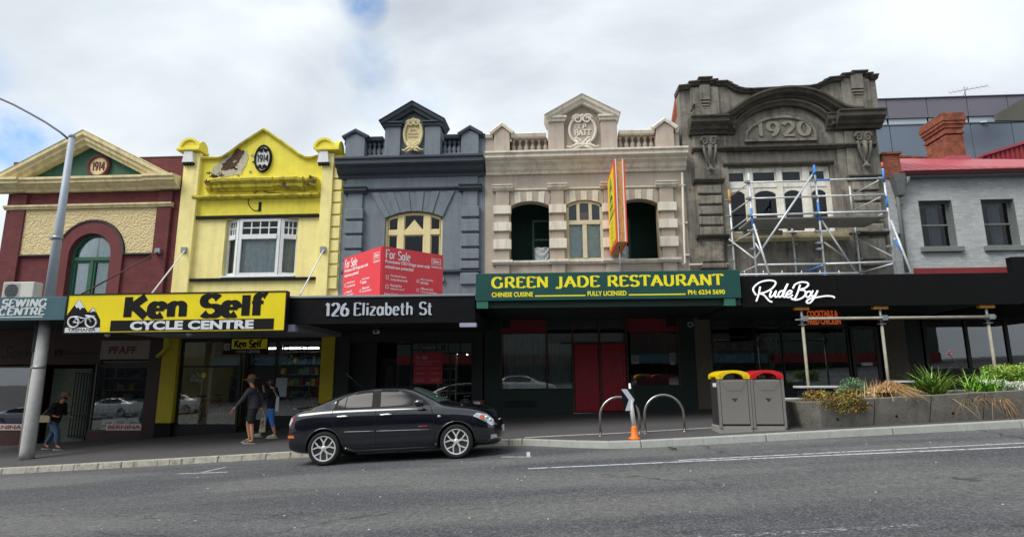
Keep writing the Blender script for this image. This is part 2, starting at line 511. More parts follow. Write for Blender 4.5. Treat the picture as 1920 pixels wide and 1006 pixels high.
def nib(mb, pts, thick, thin, y, ext, mi=0):
    n = len(pts); L_ = []; R_ = []
    for i in range(n):
        d = Vector(pts[min(i + 1, n - 1)]) - Vector(pts[max(i - 1, 0)])
        if d.length < 1e-9: d = Vector((1, 0))
        d.normalize()
        wd = (thick * abs(d.y) + thin * abs(d.x)) / 2
        nx, ny = -d.y * wd, d.x * wd
        L_.append((pts[i][0] + nx, pts[i][1] + ny)); R_.append((pts[i][0] - nx, pts[i][1] - ny))
    vs = []
    for i in range(n):
        vs += [(L_[i][0], y - ext, L_[i][1]), (R_[i][0], y - ext, R_[i][1]), (L_[i][0], y, L_[i][1]), (R_[i][0], y, R_[i][1])]
    fs = []
    for i in range(n - 1):
        a, b = i * 4, i * 4 + 4
        fs += [(a, a + 1, b + 1, b), (a, b, b + 2, a + 2), (a + 1, a + 3, b + 3, b + 1), (a + 2, b + 2, b + 3, a + 3)]
    e_ = (n - 1) * 4
    fs += [(0, 2, 3, 1), (e_, e_ + 1, e_ + 3, e_ + 2)]
    mb.add(vs, fs, mi)
def letters(mb, s, x, z, y, h, w=None, thick=.2, thin=.07, serif=.0, ext=.01, mi=0, gap=.06, shear=0, align='l'):
    adv = sum(GL[c][0] + gap for c in s) - gap
    sx = (w / adv) if w else h
    if align == 'c': x -= adv * sx / 2
    cx = 0; k = 0
    for c in s:
        ad, st, se = GL[c]
        def T(p): return (x + (cx + p[0] + shear * p[1]) * sx, z + p[1] * h)
        for (ty, q) in st:
            if ty == 'l':
                a, b = Vector((q[0], q[1])), Vector((q[2], q[3]))
                pts = [a.lerp(b, i / 3) for i in range(4)]
            else:
                pts = [(q[0] + q[2] * math.cos(R(q[4] + (q[5] - q[4]) * i / 18)), q[1] + q[3] * math.sin(R(q[4] + (q[5] - q[4]) * i / 18))) for i in range(19)]
            k += 1
            nib(mb, [T(p) for p in pts], thick * sx, thin * h, y, ext + (k % 7) * .0004, mi)
        if serif:
            for (px, pz) in se:
                k += 1
                pz2 = pz + (thin / 2 if pz < .3 else -thin / 2 if pz > .9 else 0)
                nib(mb, [T((px - serif, pz2)), T((px + serif, pz2))], thick * sx, thin * h, y, ext + (k % 7) * .0004 + .0002, mi)
        cx += ad + gap
    return mb
def tubes2d(mb, paths, r, y, mi=0):
    for p in paths: mb.tube([(a, y, b) for a, b in p], r, 6, mi)
def smooth(pts, n=6):
    o = []
    for i in range(len(pts) - 1):
        p0 = Vector(pts[max(i - 1, 0)]); p1 = Vector(pts[i]); p2 = Vector(pts[i + 1]); p3 = Vector(pts[min(i + 2, len(pts) - 1)])
        for k in range(n):
            t = k / n
            o.append(tuple(.5 * ((2 * p1) + (p2 - p0) * t + (2 * p0 - 5 * p1 + 4 * p2 - p3) * t * t + (3 * p1 - p0 - 3 * p2 + p3) * t ** 3)))
    o.append(tuple(pts[-1]))
    return o
def lerp(a, b, t): return a + (b - a) * t
def interp(x, tab):
    if x <= tab[0][0]: a, b = tab[0], tab[1]
    elif x >= tab[-1][0]: a, b = tab[-2], tab[-1]
    else:
        for i in range(len(tab) - 1):
            if tab[i][0] <= x <= tab[i + 1][0]: a, b = tab[i], tab[i + 1]; break
    return a[1] + (b[1] - a[1]) * (x - a[0]) / (b[0] - a[0])
# --------------------------------------------------------------- ground
YF = 18.5     # plane of the shop fronts
YA = 14.3     # plane of the awning fascias
def road(x): return .164 + .053 * x
BASE = [(-40, -1.45), (-18.6, -.5), (-14, -.28), (-9.3, .0), (-6.9, .2), (-4, .36), (-.46, .52), (4.5, .66), (8, .86), (11, 1.0), (20, 1.5), (40, 2.5)]
KERB = [(-90, 13.0), (-20, 13.1), (-13, 13.25), (-6, 13.5), (-1.3, 13.75), (-.6, 13.6), (1.0, 12.25), (1.5, 12.05), (3, 12.02), (9, 12.1), (20, 12.15), (60, 12.3)]
def base(x): return interp(x, BASE)
def kerby(x): return interp(x, KERB)
def walkz(x, y):
    k = kerby(x) + .15
    zk = road(x) + .13
    t = max(0, min(1.3, (y - k) / (YF - k)))
    return zk + (base(x) - zk) * min(t, 1.0)
# --------------------------------------------------------------- base materials
asphalt = mat('asphalt', (.082, .087, .095), .9, .5, 120, .8, 150, patch=.0)
t = asphalt.node_tree
# large worn bands, aggregate speckle and fine cracks in the asphalt
def road_nodes(m):
    t = m.node_tree; b = t.nodes['Principled BSDF']; L = t.links.new
    src = b.inputs['Base Color'].links[0].from_socket
    tcn = N(t, 'ShaderNodeTexCoord')
    mpn = N(t, 'ShaderNodeMapping'); mpn.inputs['Scale'].default_value = (.14, .7, 1); L(tcn.outputs['Object'], mpn.inputs[0])
    a = N(t, 'ShaderNodeTexNoise'); a.inputs['Scale'].default_value = 1.0; a.inputs['Detail'].default_value = 7; L(mpn.outputs[0], a.inputs['Vector'])
    r = N(t, 'ShaderNodeValToRGB'); r.color_ramp.elements[0].position = .42; r.color_ramp.elements[1].position = .58
    r.color_ramp.elements[0].color = (.5, .54, .64, 1); r.color_ramp.elements[1].color = (1.35, 1.3, 1.22, 1); L(a.outputs['Fac'], r.inputs[0])
    m1 = N(t, 'ShaderNodeMix', data_type='RGBA', blend_type='MULTIPLY'); m1.inputs['Factor'].default_value = 1
    L(src, m1.inputs['A']); L(r.outputs[0], m1.inputs['B'])
    sp = N(t, 'ShaderNodeTexNoise'); sp.inputs['Scale'].default_value = 42; sp.inputs['Detail'].default_value = 5; sp.inputs['Roughness'].default_value = .8; L(tcn.outputs['Object'], sp.inputs['Vector'])
    rs = N(t, 'ShaderNodeMapRange'); rs.inputs['From Min'].default_value = .47; rs.inputs['From Max'].default_value = .66; rs.inputs['To Max'].default_value = .85; L(sp.outputs['Fac'], rs.inputs['Value'])
    m2 = N(t, 'ShaderNodeMix', data_type='RGBA'); L(rs.outputs[0], m2.inputs['Factor']); L(m1.outputs['Result'], m2.inputs['A']); m2.inputs['B'].default_value = (.27, .26, .25, 1)
    g = N(t, 'ShaderNodeTexNoise'); g.inputs['Scale'].default_value = 13; g.inputs['Detail'].default_value = 8; g.inputs['Roughness'].default_value = .85; L(tcn.outputs['Object'], g.inputs['Vector'])
    gr = N(t, 'ShaderNodeMapRange'); gr.inputs['From Min'].default_value = .35; gr.inputs['From Max'].default_value = .65; gr.inputs['To Min'].default_value = .5; gr.inputs['To Max'].default_value = 1.4; L(g.outputs['Fac'], gr.inputs['Value'])
    m5 = N(t, 'ShaderNodeMix', data_type='RGBA', blend_type='MULTIPLY'); m5.inputs['Factor'].default_value = 1; L(m2.outputs['Result'], m5.inputs['A']); L(gr.outputs[0], m5.inputs['B']); m2 = m5
    ds = N(t, 'ShaderNodeTexNoise'); ds.inputs['Scale'].default_value = 1.6; ds.inputs['Detail'].default_value = 4; L(tcn.outputs['Object'], ds.inputs['Vector'])
    vm = N(t, 'ShaderNodeVectorMath', operation='MULTIPLY_ADD'); L(ds.outputs['Color'], vm.inputs[0]); vm.inputs[1].default_value = (1.1, 1.1, 0); L(tcn.outputs['Object'], vm.inputs[2])
    mp2 = N(t, 'ShaderNodeMapping'); mp2.inputs['Scale'].default_value = (.11, .62, 0); L(vm.outputs[0], mp2.inputs[0])
    vo = N(t, 'ShaderNodeTexVoronoi', feature='DISTANCE_TO_EDGE'); vo.inputs['Scale'].default_value = 1.0; L(mp2.outputs[0], vo.inputs['Vector'])
    rc = N(t, 'ShaderNodeMapRange'); rc.inputs['From Min'].default_value = .001; rc.inputs['From Max'].default_value = .0055; rc.inputs['To Min'].default_value = .75; rc.inputs['To Max'].default_value = 0; L(vo.outputs['Distance'], rc.inputs['Value'])
    m3 = N(t, 'ShaderNodeMix', data_type='RGBA'); L(rc.outputs[0], m3.inputs['Factor']); L(m2.outputs['Result'], m3.inputs['A']); m3.inputs['B'].default_value = (.03, .03, .03, 1)
    L(m3.outputs['Result'], b.inputs['Base Color'])
road_nodes(asphalt)
pathm = mat('footpath_asphalt', (.075, .072, .074), .9, .25, 90, .5, 200, patch=.35, pcol='5a5856', pscale=1.5)
paver = mat('footpath_paver', (.085, .072, .072), .85, .2, 30, .3, 120, brick=None)
kerbm = mat('kerb_concrete', 'a5a297', .9, .22, 12, .5, 60, patch=.45, pcol='5b5a52', pscale=5)
kerbn = mat('new_kerb_concrete', '9a9d98', .85, .12, 8, .3, 60, patch=.2, pcol='7a7a72', pscale=4)
linem = mat('road_paint', 'b9bcc0', .8, .1, 30, .2, 100)
# worn paint
def worn(m, lo=.42, hi=.56, sc=26):
    t = m.node_tree; b = t.nodes['Principled BSDF']; L = t.links.new
    tcn = N(t, 'ShaderNodeTexCoord'); a = N(t, 'ShaderNodeTexNoise'); a.inputs['Scale'].default_value = sc; a.inputs['Detail'].default_value = 6; a.inputs['Roughness'].default_value = .75
    L(tcn.outputs['Object'], a.inputs['Vector'])
    r = N(t, 'ShaderNodeMapRange'); r.inputs['From Min'].default_value = lo; r.inputs['From Max'].default_value = hi; L(a.outputs['Fac'], r.inputs['Value'])
    L(r.outputs[0], b.inputs['Alpha'])
worn(linem, .36, .5, 14)
faint = mat('faded_road_paint', '9a9ca0', .85, .1, 30, .2, 100)
worn(faint, .5, .64, 22)

def grid_mesh(name, xs, rows, fn, m, kind='structure'):
    mb = MB(); nr = rows
    vs = [fn(x, j) for x in xs for j in range(nr)]
    fs = []
    for i in range(len(xs) - 1):
        for j in range(nr - 1):
            a = i * nr + j; fs.append((a, a + nr, a + nr + 1, a + 1))
    mb.add(vs, fs)
    return tag(mb.build(name, m), kind=kind)
def gz(x):
    return road(max(-60, min(60, x)))
xs = [-400, -200, -60] + [i * 4.0 for i in range(-14, 15)] + [60, 200, 400]
ys = [-400, -120, -40, -18, -3, 0, 6, 12, 14, 40, 120, 400]
def rise(y): return max(0, min(15, -3 - y)) * .06
grid_mesh('road', xs, len(ys), lambda x, j: (x, ys[j], gz(x) + rise(ys[j])), asphalt)
# footpath from the kerb to inside the shops
px = sorted(set([-90, -60, -40, -30] + [-26 + i * .5 for i in range(0, 100)] + [k[0] for k in KERB if k[0] > -90]))
fr = [0, .1, .35, .65, 1.0, 1.35, 2.6]
def fp(x, j):
    k = kerby(x) + .14
    y = k + (YF - k) * fr[j]
    return (x, y, walkz(x, y) - .001)
grid_mesh('footpath', px, len(fr), fp, pathm)
# kerb: separate cast lengths
def kerb_run(name, xa, xb, step, m, h=.13, wd=.16, jit=0.0):
    mb = MB(); x = xa
    while x < xb - .05:
        x2 = min(x + step, xb); g = .008
        n = 4
        for i in range(n):
            u0 = lerp(x + g, x2 - g, i / n); u1 = lerp(x + g, x2 - g, (i + 1) / n)
            j = random.uniform(-jit, jit)
            k0, k1 = kerby(u0), kerby(u1)
            mb.hexa([(u0, k0 - .03, road(u0) - .1), (u1, k1 - .03, road(u1) - .1), (u1, k1 + wd, road(u1) - .1), (u0, k0 + wd, road(u0) - .1)],
                    [(u0, k0 + j, road(u0) + h + j * .3), (u1, k1 + j, road(u1) + h + j * .3), (u1, k1 + wd, road(u1) + h + .004), (u0, k0 + wd, road(u0) + h + .004)])
        x = x2
    return tag(mb.build(name, m, bevel=.012), kind='structure')
kerb_run('kerb', -24, -.6, 1.1, kerbm, jit=.022)
kerb_run('kerb_extension', -.6, 26, 2.4, kerbn)
# old kerb line left across the widened footpath
mb = MB()
xs_ = [-.55 + i * .45 for i in range(13)]
for a, b in zip(xs_[:-1], xs_[1:]):
    def yy(x): return interp(x, [(-.6, 13.78), (1.4, 13.3), (5, 13.62)])
    mb.quad((a, yy(a), walkz(a, yy(a)) + .004), (b - .01, yy(b), walkz(b, yy(b)) + .004), (b - .01, yy(b) + .13, walkz(b, yy(b) + .13) + .004), (a, yy(a) + .13, walkz(a, yy(a) + .13) + .004))
tag(mb.build('kerb_strip', kerbn, fix=False), kind='structure')
def stripe(name, pts, wd, m, n=24):
    mb = MB()
    for (x0, y0), (x1, y1) in zip(pts[:-1], pts[1:]):
        d = Vector((x1 - x0, y1 - y0)).normalized(); nx, ny = -d.y * wd / 2, d.x * wd / 2
        for i in range(n):
            a, b = i / n, (i + 1) / n
            q = [(lerp(x0, x1, a), lerp(y0, y1, a)), (lerp(x0, x1, b), lerp(y0, y1, b))]
            mb.quad((q[0][0] - nx, q[0][1] - ny, road(q[0][0] - nx) + .004), (q[1][0] - nx, q[1][1] - ny, road(q[1][0] - nx) + .004), (q[1][0] + nx, q[1][1] + ny, road(q[1][0] + nx) + .004), (q[0][0] + nx, q[0][1] + ny, road(q[0][0] + nx) + .004))
    return tag(mb.build(name, m, fix=False), kind='structure')
stripe('lane_line', [(-.35, 10.05), (2.2, 9.95), (20, 9.05)], .09, linem)
stripe('edge_line', [(2.1, 10.12), (20, 10.02)], .08, linem)
stripe('parking_mark', [(-7.35, 11.72), (-6.25, 11.6)], .07, linem, 6)
stripe('parking_mark', [(-6.86, 11.75), (-6.74, 12.4)], .07, linem, 4)
stripe('parking_mark', [(-.92, 11.73), (-.34, 11.5)], .07, linem, 6)
stripe('parking_mark', [(-.39, 11.58), (-.42, 12.3)], .07, linem, 4)
stripe('centre_line', [(.6, 5.5), (3.2, 5.6)], .12, faint)
stripe('centre_line', [(-.6, 5.55), (.2, 5.55)], .1, faint)
# small litter and stone chips on the road
mb = MB()
chip = mat('pale_chip', 'b5b3ac', .8)
for i in range(60):
    x, y = random.uniform(-9, 8), random.uniform(5.5, 12.2); r_ = random.uniform(.005, .014); z = road(x)
    mb.hexa([(x - r_, y - r_, z + .001), (x + r_, y - r_ * .6, z + .001), (x + r_ * .8, y + r_, z + .001), (x - r_ * .9, y + r_, z + .001)],
            [(x - r_ * .6, y - r_ * .6, z + .008), (x + r_ * .6, y - r_ * .4, z + .01), (x + r_ * .5, y + r_ * .6, z + .008), (x - r_ * .6, y + r_ * .6, z + .01)])
tag(mb.build('road_litter', chip), 'small pale stone chips and scraps scattered over the asphalt', 'litter', kind='stuff')

# --------------------------------------------------------------- shared building helpers
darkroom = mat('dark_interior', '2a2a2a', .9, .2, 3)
roomw = mat('interior_wall', '77746c', .9, .2, 2)
roofm = mat('flat_roof_sheet', '6a6d70', .7, .2, 4)
G_UP = glass('window_glass', (.85, .9, .9), .0, 1.0, .04)
G_SHOP = glass('shop_glass', (.85, .9, .9), .09, 2.0, .015)
G_DARK = glass('dark_glass', (.45, .48, .5), .0, .9, .04)
curt = mat('white_curtain', 'dde4e4', .9, .15, 6)
curt2 = mat('grey_curtain', 'b4b4a8', .9, .15, 6)
def shell(b, x0, x1, zb, ztop, mside, Ywall=YF + .35, zfl=3.75, back=31, shopdepth=4.6, wallm=None):
    mb = MB()
    mb.box(x0, x0 + .2, Ywall, back, zb - .6, ztop); mb.box(x1 - .2, x1, Ywall, back, zb - .6, ztop)
    mb.box(x0 + .2, x1 - .2, back - .2, back, zb - .6, ztop)
    mb.build('side_wall', mside, b)
    mb = MB(); mb.box(x0 + .2, x1 - .2, Ywall, back - .2, ztop - .9, ztop - .75)
    mb.build('roof', roofm, b)
    mb = MB(); mb.box(x0 + .2, x1 - .2, Ywall, back - .2, zfl - .12, zfl + .08)
    mb.box(x0 + .2, x1 - .2, Ywall + 3.2, Ywall + 3.3, zfl + .08, ztop - .9)
    mb.box(x0 + .2, x1 - .2, YF + shopdepth, YF + shopdepth + .1, zb - .5, zfl - .12)
    mb.build('partition', wallm or roomw, b)
def molding(b, name, x0, x1, z, prof, m, Y=YF, bevel=0):
    mb = MB(); mb.sweep([(x0, z), (x1, z)], prof, Y)
    return mb.build(name, m, b)
CORN = [(0, -.28), (.06, -.28), (.08, -.2), (.14, -.14), (.2, -.12), (.26, -.06), (.34, -.03), (.36, 0), (.42, .04), (.42, .13), (.38, .16), (0, .22)]
SMALL = [(0, -.06), (.05, -.06), (.08, -.02), (.12, 0), (.12, .06), (0, .1)]
def curtain(b, x0, x1, z0, z1, Y, m, waves=9, amp=.035, name='curtain', parent=None, sag=False):
    mb = MB(); n = waves * 8; rows = 10; vs = []; fs = []
    for i in range(n + 1):
        t = i / n
        for j in range(rows + 1):
            s = j / rows
            ph = waves * 2 * PI * t + (math.sin(s * 3 + t * 9) * .6)
            yy = Y + amp * math.sin(ph) * (.5 + .5 * (1 - s))
            if sag: yy = Y + amp * math.sin((s * rows * 1.3 - 2.2 * (1 - (2 * t - 1) ** 2)) * PI)
            vs.append((lerp(x0, x1, t), yy, lerp(z0, z1, s)))
    for i in range(n):
        for j in range(rows):
            a = i * (rows + 1) + j; fs.append((a, a + rows + 1, a + rows + 2, a + 1))
    mb.add(vs, fs, 0, True)
    return mb.build(name, m, parent or b, fix=False)
def frame(mb, x0, x1, z0, z1, Y, t=.06, d=.06, mi=0):
    mb.box(x0, x0 + t, Y, Y + d, z0, z1, mi); mb.box(x1 - t, x1, Y, Y + d, z0, z1, mi)
    mb.box(x0 + t, x1 - t, Y, Y + d, z0, z0 + t, mi); mb.box(x0 + t, x1 - t, Y, Y + d, z1 - t, z1, mi)
def pane(b, x0, x1, z0, z1, Y, m=None, name='pane', parent=None):
    mb = MB(); mb.quad((x0, Y, z0), (x1, Y, z0), (x1, Y, z1), (x0, Y, z1))
    return mb.build(name, m or G_SHOP, parent or b, fix=False)
def X(u, v, Y=YF): return P(u, v, Y).x
def Z(u, v, Y=YF): return P(u, v, Y).z
def awning(b, x0, x1, z0, z1, mf, msof=None, mtop=None, Y=YA, trim=None):
    mb = MB(); mb.box(x0, x1, Y + .05, YF - .002, z0 + .12, z0 + .3)
    a = mb.build('awning', msof or dksof, b)
    mb = MB(); mb.box(x0, x1, Y, Y + .05, z0, z1); f = mb.build('fascia', mf, a, bevel=.008)
    mb = MB()
    mb.hexa([(x0, Y + .05, z1 - .1), (x1, Y + .05, z1 - .1), (x1, YF - .003, z1 + .0), (x0, YF - .003, z1 + .0)],
            [(x0, Y + .05, z1 - .06), (x1, Y + .05, z1 - .06), (x1, YF - .003, z1 + .04), (x0, YF - .003, z1 + .04)])
    mb.build('awning_roof', mtop or roofm, a)
    if trim:
        mb = MB(); mb.box(x0, x1, Y - .03, Y + .08, z1 + .002, z1 + .06); mb.build('gutter', trim, a, bevel=.01)
    return a
dksof = mat('dark_soffit', '20221f', .8, .2, 2)
iron = mat('black_iron', '1a1a1b', .5, .1, 5, metal=.3)
galv = mat('galvanised_steel', '8d9298', .45, .15, 8, .1, 60, metal=.5)

# =============================================================== 1. maroon and cream shop
maroon = mat('maroon_brick', '6f3638', .85, .16, 3, .15, 40, streak=.25, dirt='3a2022', brick=(.24, .086), mort=.8)
maroon2 = mat('maroon_paint', '6b3335', .8, .12, 3, .1, 40, streak=.2, dirt='3a2022')
cream1 = mat('old_cream_paint', 'dccd9e', .8, .12, 4, .2, 50, streak=.5, dirt='6d6248')
rough1 = mat('roughcast_cream', 'dcc999', .9, .08, 5, 1.0, 16)
t = rough1.node_tree
for n_ in t.nodes:
    if n_.type == 'BUMP': n_.inputs['Distance'].default_value = .09
green1 = mat('dark_green_paint', '2f5b48', .6, .15, 5, .1, 40, streak=.2, dirt='1d2a22')
trimgreen = mat('green_black_trim', '2b3a34', .6, .1)
bx0, bx1 = -18.62, X(338, 420)
zb = -.6
b1 = thing('brick_shop_building', 'maroon brick two-storey shop with cream pediment dated 1914 and arched green window', 'building', (-15.5, YF, base(-15.5)))
zc0, zc1 = Z(176, 360), Z(176, 338)       # cornice
cxm = X(176, 480)
ax0, ax1 = X(128, 500), X(207, 500)
zsp = Z(170, 478)
wz0 = 3.75
mb = MB()
wall(mb, bx0, bx1, wz0, Z(176, 300), YF, .35, [(ax0, ax1, wz0 + .15, zsp, (ax1 - ax0) / 2)])
mb.build('wall', maroon, b1)
# arch surround, slightly proud, with pilasters and the frieze
acx = (ax0 + ax1) / 2; ri = (ax1 - ax0) / 2; ro = ri + .42
mb = MB()
A0 = arc(acx, zsp, ro, 180, 0, 28); A1 = arc(acx, zsp, ri, 180, 0, 28)
for i in range(28):
    mb.prism([A1[i], A1[i + 1], A0[i + 1], A0[i]], YF - .07, YF - .001)
mb.box(acx - ro, acx - ri, YF - .07, YF - .001, wz0, zsp); mb.box(acx + ri, acx + ro, YF - .07, YF - .001, wz0, zsp)
mb.build('arch_surround', maroon2, b1)
mb = MB()
mb.sweep(arc(acx, zsp, ro, 180, 0, 28), [(.0, -.0), (.1, 0), (.1, .05), (0, .05)], YF - .001)
mb.build('arch_trim', trimgreen, b1)
pz0 = Z(60, 478)
mb = MB()
pxl, pxr = X(40, 450), X(291, 450); ptz = Z(176, 392)
O = arc(acx, zsp, ro + .07, 180, 0, 28)
mb.prism([(pxl, pz0), (acx - ro - .07, pz0)] + [p for p in O if p[1] > pz0 + .01] + [(acx + ro + .07, pz0), (pxr, pz0), (pxr, ptz), (pxl, ptz)], YF - .045, YF - .001)
mb.build('roughcast_panel', rough1, b1)
mb = MB(); mb.box(pxl, acx - ro - .06, YF - .09, YF - .002, pz0 - .05, pz0 - .002); mb.box(acx + ro + .06, pxr, YF - .09, YF - .002, pz0 - .05, pz0 - .002)
mb.build('panel_sill', trimgreen, b1)
mb = MB()
for (a, c) in ((X(14, 450), X(43, 450)), (X(291, 450), X(318, 450))):
    mb.box(a, c, YF - .1, YF - .0015, wz0, zc0 - .05)
mb.build('pilaster', maroon, b1, bevel=.01)
STR = [(0, -.05), (.12, -.05), (.14, 0), (.18, .03), (.18, .09), (0, .12)]
molding(b1, 'string_course', X(14, 389), X(326, 386), Z(176, 389), STR, cream1)
C1 = [(0, 0), (.14, 0), (.16, .07), (.24, .12), (.28, .14), (.34, .2), (.42, .22), (.42, .3), (.48, .34), (.48, .42), (0, .46)]
mb = MB(); mb.sweep([(X(20, 360) - .35, zc0), (X(323, 360) + .2, zc0)], C1, YF)
mb.sweep([(X(20, 360) - .42, zc0 + .003), (X(54, 360), zc0 + .003)], [(a + .07, h) for a, h in C1], YF)
mb.sweep([(X(283, 360), zc0 + .003), (X(328, 360) + .22, zc0 + .003)], [(a + .07, h) for a, h in C1], YF)
mb.build('cornice', cream1, b1)
# pediment
xl, xr = X(4, 342), X(336, 338); xa, za = X(176, 256), Z(176, 254)
zt = zc0 + .46
mb = MB(); mb.prism([(xl + .5, zt - .02), (xr - .5, zt - .02), (xa, za - .42)], YF - .05, YF + .3)
mb.build('tympanum', green1, b1)
RK = [(0.04, -.42), (.3, -.42), (.32, -.32), (.42, -.28), (.42, -.2), (.5, -.14), (.5, -.03), (.52, 0), (.04, .03)]
mb = MB(); mb.sweep([(xl + .12, zt + .0), (xa, za), (xr - .12, zt + .0)], RK, YF)
# cut below the cornice line is hidden inside the cornice return
mb.build('pediment_rake', cream1, b1)
rc_ = P(186, 312, YF - .08)
mb = MB(); mb.ellipse(rc_.x, rc_.z, .34, .34, YF - .1, YF - .05)
rd = mb.build('date_roundel', cream1, b1)
mb = MB(); mb.ring(rc_.x, rc_.z, .34, .34, [(.0, -.02), (.08, -.02), (.1, .02), (.08, .07), (0, .07)], YF - .06); mb.build('rim', maroon2, rd)
mb = MB(); letters(mb, '1914', rc_.x, rc_.z - .15, YF - .1, .3, .46, .17, .09, .1, .02, align='c'); mb.build('date_numeral', maroon2, rd)
# parapet behind
mb = MB()
mb.box(X(44, 310), X(97, 310), YF + .3, YF + .7, zt - .3, Z(70, 292)); mb.box(X(27, 310), X(44, 310), YF + .32, YF + .7, zt - .3, Z(36, 304))
mb.box(X(215, 300), X(346, 295), YF + .3, YF + .7, zt - .3, Z(300, 291))
mb.build('parapet', maroon, b1)
mb = MB()
mb.box(X(42, 300), X(99, 300), YF + .24, YF + .76, Z(70, 292) + .002, Z(70, 289)); mb.box(X(24, 310), X(46, 310), YF + .26, YF + .7, Z(36, 304) + .002, Z(36, 301))
mb.box(X(215, 295), X(349, 290), YF + .24, YF + .76, Z(300, 291) + .002, Z(300, 288))
mb.build('parapet_coping', mat('dark_coping', '4f4540', .9, .25, 6, .3, 50), b1, bevel=.01)
# arched window
mb = MB(); wy = YF + .18
mb.sweep(arc(acx, zsp, ri, 180, 0, 24), [(0, -.09), (.08, -.09), (.08, 0), (0, 0)], wy)
mb.box(ax0, ax0 + .09, wy - .08, wy, wz0, zsp); mb.box(ax1 - .09, ax1, wy - .08, wy, wz0, zsp)
ztr = Z(170, 484)
mb.box(ax0 + .09, ax1 - .09, wy - .1, wy, ztr - .06, ztr + .06)
mb.box(acx - .05, acx + .05, wy - .09, wy, wz0 + .2, ztr - .06)
for s_ in (-1, 1):
    xa_, xb_ = sorted((acx + s_ * .05, acx + s_ * (ri - .09)))
    frame(mb, xa_, xb_, wz0 + .2, ztr - .06, wy - .06, .07, .05)
mb.box(ax0 + .09, ax1 - .09, wy - .08, wy + .02, wz0 + .1, wz0 + .2)
w1 = mb.build('arched_window', green1, b1)
mb = MB(); mb.prism([(ax0 + .05, wz0 + .1)] + [(ax1 - .05, wz0 + .1)] + arc(acx, zsp, ri - .05, 0, 180, 24), wy - .02, wy - .012); mb.build('pane', G_UP, w1)
curtain(b1, ax0, acx, wz0 + .2, zsp + ri, wy + .07, curt, 5, .04, parent=w1)
curtain(b1, acx + .02, ax1, wz0 + .2, zsp + ri, wy + .13, curt, 5, .05, parent=w1)
shell(b1, bx0, bx1 - .01, zb, Z(176, 300), maroon2)
# street level
aw1z0, aw1z1 = Z(62, 600, YA), Z(62, 556, YA)
teal = mat('teal_fascia', '3d5f69', .6, .1, 4, .05, 40, streak=.15, dirt='2a3c42')
awning(b1, bx0 - 1, X(123, 575, YA), aw1z0, aw1z1, teal)
brn = mat('brown_sign_band', '4c3a35', .8, .15, 3)
tile = mat('brown_tile', '4a2c28', .5, .2, 8, brick=(.2, .1))
mb = MB()
gx = X(250, 700)
zf = lambda x: base(x) - .1
mb.box(bx0 - .6, X(76, 700), YF, YF + .3, zf(-18), Z(40, 808)); mb.box(X(168, 760), X(280, 760), YF, YF + .3, zf(-14), Z(220, 808))
mb.build('stall_riser', tile, b1)
mb = MB(); mb.box(bx0 - .6, X(191, 660), YF - .02, YF + .3, Z(60, 683), 3.75); r1 = mb.build('sign_band', brn, b1)
mb = MB(); mb.box(X(191, 660), X(283, 660), YF - .06, YF + .3, Z(230, 673), Z(230, 638)); r2 = mb.build('sign_band', mat('pale_sign_band', '8d827a', .7, .1, 3), b1)
mb = MB(); mb.box(X(283, 660), bx1, YF - .08, YF + .3, zf(-13), 3.75); mb.build('pier', mat('dark_maroon_tile', '3a1f1e', .45, .2, 8, brick=(.15, .15)), b1)
mb = MB(); mb.box(X(191, 660), X(283, 660), YF - .04, YF + .3, Z(230, 638) + .002, 3.75); mb.build('sign_band', brn, b1)
mb = MB()
frame(mb, X(172, 740), X(279, 740), Z(225, 808), Z(225, 676), YF + .03, .05, .07)
frame(mb, bx0 - .6, X(78, 740), Z(40, 808), Z(40, 686), YF + .03, .05, .07)
alum = mat('bronze_aluminium', '4b4a40', .4, .1, metal=.5)
sf = mb.build('window_frame', alum, b1)
pane(b1, X(174, 740), X(277, 740), Z(225, 806), Z(225, 678), YF + .07, parent=sf)
pane(b1, bx0 - .6, X(76, 740), Z(40, 806), Z(40, 688), YF + .07, parent=sf)
# entrance with patterned blind and iron gate
mb = MB(); mb.box(X(76, 740), X(150, 740), YF + .4, YF + .45, zf(-15), Z(120, 690))
mb.build('patterned_blind', mat('patterned_fabric', '6b7568', .9, .4, 5, patch=.6, pcol='39423a', pscale=5), b1)
mb = MB(); g0, g1 = X(128, 740), X(172, 740)
for i in range(9):
    x = lerp(g0, g1, i / 8); mb.box(x - .012, x + .012, YF + .2, YF + .225, base(-14) + .05, Z(150, 700))
mb.box(g0, g1, YF + .19, YF + .235, Z(150, 700), Z(150, 700) + .04); mb.box(g0, g1, YF + .19, YF + .235, base(-14) + .1, base(-14) + .14)
mb.box(g0, g1, YF + .19, YF + .235, Z(150, 780), Z(150, 780) + .03)
mb.build('security_gate', iron, b1)
mb = MB(); text(mb, 'PFAFF', X(207, 657), Z(230, 663), YF - .06, h=.24, w=.92, bold=.02)
mb.build('sign_lettering', mat('dull_red_letter', '5e2a2c', .7), r2)
ink = mat('dark_brown_ink', '2b1d1a', .7)
mb = MB(); text(mb, 'Husqvarna', X(122, 662), Z(150, 667), YF - .02, h=.19, w=1.25, bold=.02)
mb.box(X(96, 665), X(190, 665), YF - .026, YF - .021, Z(150, 671), Z(150, 670))
mb.tube([(X(106, 660), YF - .03, Z(106, 667)), (X(104, 660), YF - .03, Z(104, 656)), (X(108, 660), YF - .03, Z(108, 660)), (X(111, 660), YF - .03, Z(111, 655)), (X(114, 660), YF - .03, Z(114, 660)), (X(118, 660), YF - .03, Z(118, 656)), (X(116, 660), YF - .03, Z(116, 667))], .018, 5)
mb.build('sign_lettering', ink, r1)
mb = MB(); text(mb, 'Easy Sewing', X(-60, 668), Z(30, 678), YF - .02, h=.5, w=2.9, shear=.45)
mb.build('sign_lettering', ink, r1)
